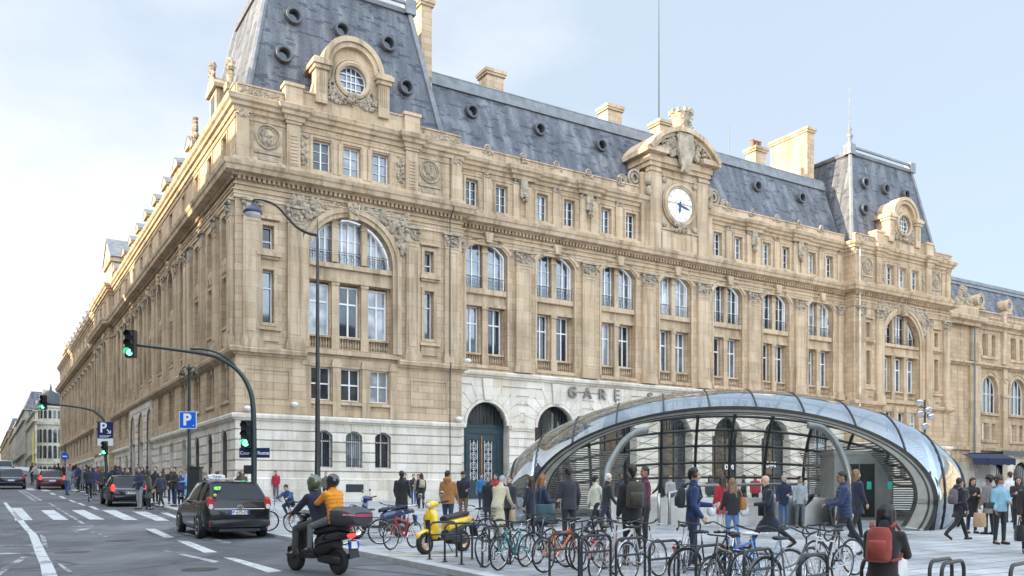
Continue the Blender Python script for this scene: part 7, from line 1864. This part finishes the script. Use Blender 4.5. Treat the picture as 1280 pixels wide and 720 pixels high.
    if topcase:
        mb = MB(); lofty(mb, [(-.68, 1.02, .22, .12), (-.74, 1.03, .30, .17), (-1.0, 1.03, .33, .18), (-1.20, 1.02, .29, .15), (-1.28, 1.01, .21, .10)], 18, .6)
        tc_ = quick('top_case', mb, plain('top_case_plastic', (.05, .05, .055), .35, coat=.3), b)
        mb = MB(); lofty(mb, [(-1.12, 1.06, .325, .040), (-1.215, 1.06, .287, .036), (-1.295, 1.05, .20, .024)], 14, .7); quick('reflector', mb, plain('pink_reflector', (.45, .06, .14), .2, coat=.5), tc_)
    return b
x, y = at(474, 23.0); scooter(x, y, 118, 'dark blue motor scooter parked among the bicycles left of the yellow one', (.012, .03, .12), lean=4)
x, y = at(556, 18.6); scooter(x, y, 144, 'bright yellow motor scooter parked on the pavement beside the rack', (.85, .55, .01), lean=5)
RY = 15.75; rx = (396-640)/F*RY
ms = scooter(rx, RY, 50, 'black motor scooter with a big top case carrying two riders', (.018, .018, .02), True, LO)
def on(b, ly, lx=0):
    a = b.rotation_euler.z; return b.location.x-ly*math.sin(a)+lx*math.cos(a), b.location.y+ly*math.cos(a)+lx*math.sin(a)
def rider(b, ly, seat, p, st, label, H, head_h=None):
    parts, J = person_meshes(p, H, st, .016); x, y = on(b, ly)
    return person(x, y, math.degrees(b.rotation_euler.z), p, st, label, H=H, z=b.location.z+seat-J['pel'].z+.075)
rider(ms, -.14, .86, dict(legs=((72, 74), (72, 74)), arms=((42, 10, 22, 8), (42, 10, 22, 8)), lean=22, spread=22, head=(-10, 0)), dict(top=(.015, .018, .035), low=(.045, .047, .045), len=.14, bulk=1.12, hair='none', helmet=(.10, .12, .06), hood=0), 'scooter driver in a dark jacket and olive green helmet', 1.78)
rider(ms, -.56, .93, dict(legs=((66, 72), (66, 72)), arms=((52, 4, 30, 28), (52, 4, 30, 28)), lean=12, spread=32, head=(-4, 0)), dict(top=(.75, .27, .015), low=(.11, .11, .11), len=.10, bulk=1.05, puffer=1, hair='none', helmet=(.012, .012, .014)), 'passenger in an orange puffer jacket and glossy black helmet', 1.60)
# --- cars -----------------------------------------------------------------
def car(x, y, heading, label, cat, L=4.5, W=1.78, H=1.48, col=(.012, .012, .014), style='hatch', z=LO, lit=False, plate=None, taxi=False):
    b = empty('car' if cat != 'van' else 'van', label, cat, (x, y, G(x, y)+z), math.radians(heading), None); b.rotation_euler = (math.atan(SL*math.cos(math.radians(heading))+.0172*(y > 28)), 0, math.radians(heading))
    pm = plain('car_paint', col, .22, var=.03, coat=.5, spec=.3); h = L/2; w = W/2; belt = H*(.645 if taxi else .62); wb = L*.30
    # body: stations (y, z bottom, z top, half width)
    if style == 'hatch': S = [(-h, .42, .80, .80), (-h+.04, .30, .93, .90), (-h+.16, .24, .99, .965), (-h+.5, .22, 1.0, .99), (-h+1.2, .20, .98, 1.0), (0, .19, .94, 1.0), (h*.38, .19, .91, 1.0), (h*.55, .20, .87, .99), (h*.75, .22, .78, .965), (h*.9, .24, .68, .92), (h*.975, .27, .60, .82), (h, .34, .52, .68)]
    else: S = [(-h, .40, .78, .80), (-h+.05, .30, .90, .90), (-h+.25, .24, .96, .95), (-h+.8, .22, .97, .985), (-h+1.3, .20, .95, 1.0), (0, .19, .92, 1.0), (h*.35, .19, .89, 1.0), (h*.55, .20, .84, .99), (h*.75, .22, .77, .965), (h*.9, .24, .68, .92), (h*.975, .27, .60, .82), (h, .34, .52, .68)]
    mb = MB(); rs = []
    for yy, z0, z1, k in S:
        z1 = z1*belt/.95; ww = w*k; prof = [(0, z0), (.80, z0), (.93, z0+.06), (.985, z0+.16), (1, (z0+z1)*.5), (.985, z1-.14), (.93, z1-.04), (.80, z1+.005), (0, z1+.03)]
        q = [(u*ww, yy, zz) for u, zz in prof]+[(-u*ww, yy, zz) for u, zz in prof[-2:0:-1]]; rs.append(q)
    mb.rings(rs); body = quick('body', mb, pm, b, angle=35)
    # cabin
    rear = -h+.10 if style == 'hatch' else -h+.75
    T = [(rear, belt*.97, belt*.97, .86, .80), (rear+.30, belt, H*.86, .87, .72), (rear+.62, belt, H*.975, .885, .68), (rear+1.3, belt, H*1.0, .90, .68), (h*.05, belt, H*.985, .90, .67), (h*.22, belt, H*.93, .89, .67), (h*.42, belt*.98, H*.76, .88, .70), (h*.60, belt*.94, belt*.95, .86, .78)]
    if style != 'hatch': T[1] = (rear+.35, belt, H*.82, .87, .72); T[2] = (rear+.75, belt, H*.965, .885, .68)
    def ring(yy, z0, z1, a, c): return [(w*a, yy, z0-.03), (w*(a+c)/2*1.015, yy, (z0+z1)/2), (w*c, yy, max(z0, z1-.06)), (w*c*.8, yy, z1-.015), (0, yy, z1), (-w*c*.8, yy, z1-.015), (-w*c, yy, max(z0, z1-.06)), (-w*(a+c)/2*1.015, yy, (z0+z1)/2), (-w*a, yy, z0-.03)]
    mb = MB(); mb.rings([ring(*t) for t in T], True, True); quick('windows', mb, M['carglass'], b, angle=35)
    # roof skin and pillars
    mb = MB(); n0 = 2 if style == 'hatch' else 2
    rs = []
    for t in T[n0:6]:
        r_ = ring(*t); rs.append([(p[0]*1.012, p[1], p[2]+.012) for p in r_[2:7]]+[(p[0]*1.0, p[1], p[2]-.02) for p in r_[6:1:-1]])
    mb.rings(rs); roof_ = quick('roof', mb, pm, b, angle=50)
    PLM = pm if not taxi else PLA
    def pil(pts, rad): q_ = MB(); q_.tube(pts, rad, 6); quick('pillar', q_, PLM, roof_, angle=60)
    for s in (-1, 1):
        def pt(t, f): r_ = ring(*t); i = (0, 1, 2) if s > 0 else (8, 7, 6); a_, b_, c_ = (Vector(r_[j]) for j in i); return tuple((a_*(1-f)+c_*f)*1.0+Vector((s*.008, 0, 0)))
        tt = [Vector((s*w*.885*1.01, y_, 0)) for y_ in (0,)]
        ct = T[2]; cb = T[1]
        pil([pt(T[0], .2), pt(T[1], .95), pt(T[2], 1.0)], .045)                # rear pillar
        pil([pt(T[5], 1.0), pt(T[6], 1.0), pt(T[7], .7)], .032)                # windscreen pillar
        for yy in (rear+1.42, ):
            pil([(s*w*.905, yy-.06, belt-.02), (s*w*.70, yy+.02, H*.965)], .032)
        pil([(s*w*.895, rear+.70, belt), (s*w*.71, rear+.62, H*.93)], .035)
    for s in (-1, 1):
        mb = MB(); mb.box(s*w*.905-.004, s*w*.905+.004, rear+.65, h*.52, belt-.03, belt-.005); quick('window_trim', mb, CHR, b, False)
        mb = MB(); mb.ell((s*(w*.98+.07), h*.36, belt+.05), (.10, .07, .07), 10, 7); mb.box(min(s*w*.88, s*w*.98), max(s*w*.88, s*w*.98), h*.34, h*.38, belt-.02, belt+.02); quick('mirror', mb, pm, b)
        for yy in (rear+1.05, rear+2.15):
            mb = MB(); mb.tube([(s*w*1.003, yy-.09, belt-.14), (s*w*1.025, yy, belt-.135), (s*w*1.003, yy+.09, belt-.14)], .014, 5); quick('door_handle', mb, CHR if taxi else pm, b)
        for yy in (rear+1.35, rear+.55 if style == 'hatch' else rear+.3, h*.40):
            mb = MB(); mb.tube([(s*w*.99, yy, .28), (s*w*1.002, yy, .55), (s*w*.975, yy-.02, belt-.05)], .006, 4); quick('door_gap', mb, PLA, b)
        # tail lamp, rear reflector, headlight
        mb = MB(); x0 = s*w*.88
        lofty(mb, [(-h+.00, belt-.06, .09, .13), (-h+.10, belt-.03, .10, .17), (-h+.32, belt+.02, .05, .10)], 10); o = quick('tail_lamp', mb, M['redlamp'] if lit else M['redlens'], b); o.location = (s*w*.84, 0, 0)
        if taxi: mb = MB(); lofty(mb, [(-h-.012, belt-.14, .06, .07), (-h+.05, belt-.13, .07, .08)], 8); o2 = quick('lamp_lens', mb, M['lens_w'], o)
        mb = MB(); lofty(mb, [(h-.42, .66, .06, .07), (h-.22, .63, .12, .07), (h-.10, .58, .10, .05)], 10); o = quick('headlight', mb, M['lens_w'], b); o.location = (s*w*.74, 0, 0)
        mb = MB(); mb.box(s*w*.86-.02, s*w*.86+.02, -h-.012, -h+.05, .36, .50); quick('reflector', mb, M['redlens'], b, False)
    mb = MB(); lofty(mb, [(-h-.05, .44, w*.80, .10), (-h+.02, .44, w*.93, .13), (-h+.25, .42, w*.97, .14)], 20, .45); quick('rear_bumper', mb, pm if not taxi else PLA, b, angle=50)
    mb = MB(); mb.box(-w*.6, w*.6, -h-.03, -h+.1, .22, .30); quick('bumper_insert', mb, PLA, b, False)
    mb = MB(); mb.box(-.26, .26, -h-.018, -h, .69 if taxi else .60, .80 if taxi else .71); pl_ = quick('number_plate', mb, M['white'], b, False)
    z0 = .69 if taxi else .60
    for s in (-1, 1): mb = MB(); mb.box(s*.235-.025, s*.235+.025, -h-.021, -h-.0185, z0, z0+.11); quick('plate_band', mb, M['blue_sign'], pl_, False)
    if plate: text_mesh(plate, .115, .001, 'lettering', PLA, pl_, Matrix.Translation((0, -h-.022, z0+.055)) @ RX, bold=.002)
    mb = MB(); mb.tube([(-w*.74, -h+.0, .84), (0, -h-.015, .84), (w*.74, -h, .84)], .010, 5); quick('tailgate_trim', mb, CHR, b)
    for yy in (-wb, wb*1.0):
        for s in (-1, 1):
            r = .325; mb = MB(); 
            mb.lathe([(r-.10, -.10), (r-.02, -.10), (r, -.07), (r, .07), (r-.02, .10), (r-.10, .10)], (s*(w-.075), yy, r), 28, 'x'); wl = quick('wheel', mb, RUB, b, angle=50)
            mb = MB(); xx = s*(w+.026); mb.tube([(xx-s*.01, yy+(r-.105)*math.cos(a), r+(r-.105)*math.sin(a)) for a in [k*2*math.pi/24 for k in range(24)]], .016, 6, closed=True)
            for k in range(9): a = k*2*math.pi/9; mb.tube([(xx-s*.02, yy+.03*math.cos(a), r+.03*math.sin(a)), (xx-s*.01, yy+(r-.11)*math.cos(a), r+(r-.11)*math.sin(a))], [.02, .014], 5)
            mb.lathe([(.001, -.02), (.05, -.02), (.05, .02), (.001, .02)], (xx-s*.015, yy, r), 10, 'x'); quick('rim', mb, CHR, wl)
            mb = MB(); mb.lathe([(r-.11, -.001), (.001, 0), (r-.11, .001)], (s*(w+.008), yy, r), 20, 'x'); quick('brake', mb, PLA, wl)
            mb = MB(); A = [math.radians(d) for d in range(-12, 193, 12)]; mb.rings([[(s*(w*1.004), yy+(r+o_)*math.cos(a), r+(r+o_)*math.sin(a)) for o_ in (-.31, .05)]+[(s*(w-.25), yy+(r+o_)*math.cos(a), r+(r+o_)*math.sin(a)) for o_ in (.05, -.31)] for a in A]); quick('wheel_arch', mb, PLA, b)
    if taxi:
        mb = MB(); lofty(mb, [(-.10, H+.09, .24, .06), (0, H+.10, .27, .075), (.10, H+.09, .24, .06)], 14, .5); t_ = quick('taxi_sign', mb, M['white'], b); t_.location = (-.1, .1, 0)
        text_mesh('TAXI', .11, .001, 'lettering', PLA, t_, Matrix.Translation((0, -.115, H+.10)) @ RX)
        mb = MB(); mb.ell((.35, -h+1.0, H*.985), (.09, .06, .035), 10, 6); quick('green_lamp', mb, plain('green_lens', (.02, .45, .15), .2), b)
        ng = emit('green_sticker', (.2, .8, .1), .25)
        def onglass(u, f): a_, b_ = Vector((0, T[0][0], T[0][2])), Vector((0, T[1][0], T[1][2])); c_ = Vector((0, T[2][0], T[2][2])); p = a_.lerp(b_, f*1.6) if f < .625 else b_.lerp(c_, (f-.625)/.375); return (u, p.y-.03, p.z+.02)
        p = onglass(-.52, .60); q = (b.rotation_euler.z)
        text_mesh('G7', .15, .002, 'window_sticker', ng, b, Matrix.Translation(p) @ Matrix.Rotation(math.radians(48), 4, 'X'), bold=.008)
        mb = MB(); p = onglass(-.62, .30); mb.ell(p, (.045, .02, .045), 10, 6); quick('window_sticker', mb, plain('yellow_sticker', (.6, .6, .1), .5), b)
        p = (0, -h-.005, .90); mb = MB()
        for rx_, rz_ in ((.085, .055), (.03, .052), (.06, .022)): mb.tube([(rx_*math.cos(a), -h-.02, p[2]+rz_*math.sin(a)+(.018 if rx_ == .06 else 0)) for a in [k*math.pi/8 for k in range(16)]], .008, 5, closed=True)
        quick('badge', mb, CHR, b)
        mb = MB(); mb.tube([(-w*.5, -h+.02, .66), (w*.5, -h+.02, .66)], .006, 4); quick('tailgate_gap', mb, PLA, b)
    return b
car(-8.72, 25.95, 31.5, 'black taxi with a white roof sign and silver alloy wheels at the kerb', 'taxi', 4.6, 1.84, 1.62, (.008, .008, .010), 'hatch', taxi=True, plate='DP-670-DM')
p = kp(21.4, -1.05); car(p.x, p.y, 31.5, 'black hatchback parked at the kerb ahead of the taxi', 'car', 4.2, 1.78, 1.47, (.012, .012, .015), 'hatch', lit=True, plate='EM-418-KB')
x, y = gp(64, 611, LO); car(x, y, 30, 'dark red saloon with lit brake lamps driving away up the street', 'car', 4.5, 1.82, 1.42, (.10, .012, .018), 'sedan', lit=True)
x, y = gp(14, 610.5, LO); car(x, y, 30, 'dark car with a white roof cut off by the left edge', 'car', 4.4, 1.82, 1.50, (.02, .02, .025), 'hatch', lit=False)
x, y = gp(6, 597, LO); car(x, y, 31, 'pale van far up the street above the leftmost car', 'van', 4.9, 1.9, 2.0, (.30, .42, .46), 'hatch')
x, y = gp(-8, 603, LO); 
x, y = at(530, 18.0); mb = MB(); mb.slab([(-.75, -.22, 0), (.7, -.30, 0), (.8, .2, 0), (-.6, .25, 0)], (0, 0, .012)); o = mb.build('cardboard_sheet', plain('cardboard', (.52, .45, .36), .9, var=.2)); o.location = (x, y, G(x, y)+.004); o.rotation_euler = (.0203, 0, .1); tag(o, 'flattened pale cardboard sheet lying on the pavement by the kerb', 'cardboard')
# --- cyclist in the street -----------------------------------------------
x, y = gp(111, 627.5, LO); cb = bicycle(x, y, 25, 'dark bicycle ridden up the street', (.03, .03, .03), 'city', lean=0); cb.location.z = G(x, y)+LO+.018
pq = dict(legs=((62, 70), (30, 20)), arms=((48, 6, 10, 6), (48, 6, 10, 6)), lean=14); stc = dict(top=(.012, .014, .025), low=BLK, len=.12, bulk=1.1, hair='short')
parts, J = person_meshes(pq, 1.78, stc, .02); a = cb.rotation_euler.z; person(x+.22*math.sin(a), y-.22*math.cos(a), 25, pq, stc, 'cyclist in dark clothes riding away up the street', H=1.78, vox=.02, z=cb.location.z+1.02-J['pel'].z)
# ================================================================ camera, sky, sun
cam = bpy.data.objects.new('camera', bpy.data.cameras.new('camera')); COL.objects.link(cam); SC.camera = cam
cam.location = (0, 0, CAMZ); cam.rotation_euler = (math.pi/2, 0, 0)
cam.data.sensor_width = 36; cam.data.lens = 36*F/1280; cam.data.shift_y = (617-360)/1280; cam.data.clip_start = .2; cam.data.clip_end = 6000
w = bpy.data.worlds.new('World'); SC.world = w; w.use_nodes = True; nt = w.node_tree
bg = nt.nodes['Background']
SUN_EL = math.radians(19); az = math.radians(9)
sh = Vector((-.8525*math.cos(az)-.5228*math.sin(az), -.5227*math.cos(az)+.8525*math.sin(az)))
sd_ = Vector((sh.x*math.cos(SUN_EL), sh.y*math.cos(SUN_EL), math.sin(SUN_EL)))
sky = N(nt, 'ShaderNodeTexSky', sky_type='NISHITA', sun_disc=False)
sky.sun_elevation = SUN_EL; sky.sun_rotation = math.atan2(sd_.x, sd_.y)
sky.air_density = 1.0; sky.dust_density = 1.5; sky.ozone_density = 1.5
tc = N(nt, 'ShaderNodeTexCoord')
n = N(nt, 'ShaderNodeTexNoise', i_Scale=1.7, i_Detail=7.0, i_Roughness=.52)
mp = N(nt, 'ShaderNodeMapping'); mp.inputs['Scale'].default_value = (1, 1, 2.2); mp.inputs['Location'].default_value = (.3, .1, .4)
nt.links.new(tc.outputs['Generated'], mp.inputs[0]); nt.links.new(mp.outputs[0], n.inputs['Vector'])
sx = N(nt, 'ShaderNodeSeparateXYZ'); nt.links.new(tc.outputs['Generated'], sx.inputs[0])
def mth(op, a, b):
    m = N(nt, 'ShaderNodeMath', operation=op)
    for i, q in enumerate((a, b)):
        if hasattr(q, 'is_output'): nt.links.new(q, m.inputs[i])
        else: m.inputs[i].default_value = q
    return m.outputs[0]
a = mth('MULTIPLY', sx.outputs[0], -.42); b_ = mth('MULTIPLY', sx.outputs[2], -.30)
f = mth('ADD', mth('ADD', n.outputs[0], a), b_)
fac = ramp(nt, f, [(.36, (.05, .05, .05)), (.62, (.95, .95, .95))])
n2 = noise(nt, mp.outputs[0], 3.5, 5, .55)
cl = ramp(nt, n2, [(.3, (.80, .86, .96)), (.6, (1, 1, 1))])
sc_ = N(nt, 'ShaderNodeVectorMath', operation='SCALE'); nt.links.new(cl, sc_.inputs[0]); sc_.inputs['Scale'].default_value = CLOUD
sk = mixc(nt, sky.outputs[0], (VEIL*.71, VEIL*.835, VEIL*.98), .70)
c = mixc(nt, sk, sc_.outputs[0], fac)
# added sky gain: dimmed in view, boosted behind the camera to light the front
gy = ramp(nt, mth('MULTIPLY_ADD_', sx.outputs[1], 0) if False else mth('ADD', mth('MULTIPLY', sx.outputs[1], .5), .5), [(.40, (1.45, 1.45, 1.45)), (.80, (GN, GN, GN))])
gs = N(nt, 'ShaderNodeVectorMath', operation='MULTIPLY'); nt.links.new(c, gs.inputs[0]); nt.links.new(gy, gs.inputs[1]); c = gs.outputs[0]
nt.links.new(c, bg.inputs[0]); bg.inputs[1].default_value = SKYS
sl = bpy.data.lights.new('sun', 'SUN'); sl.energy = SUNS; sl.angle = math.radians(.6); sl.color = (1, .83, .60)
so = bpy.data.objects.new('sun', sl); COL.objects.link(so); so.rotation_euler = sd_.to_track_quat('Z', 'Y').to_euler(); so.location = (0, 0, 60)
SC.view_settings.view_transform = 'Standard'; SC.view_settings.look = 'None'; SC.view_settings.exposure = EXPO; SC.view_settings.gamma = 1
SC.cycles.max_bounces = 6; SC.cycles.diffuse_bounces = 3; SC.cycles.glossy_bounces = 3; SC.cycles.transparent_max_bounces = 16; SC.cycles.transmission_bounces = 4
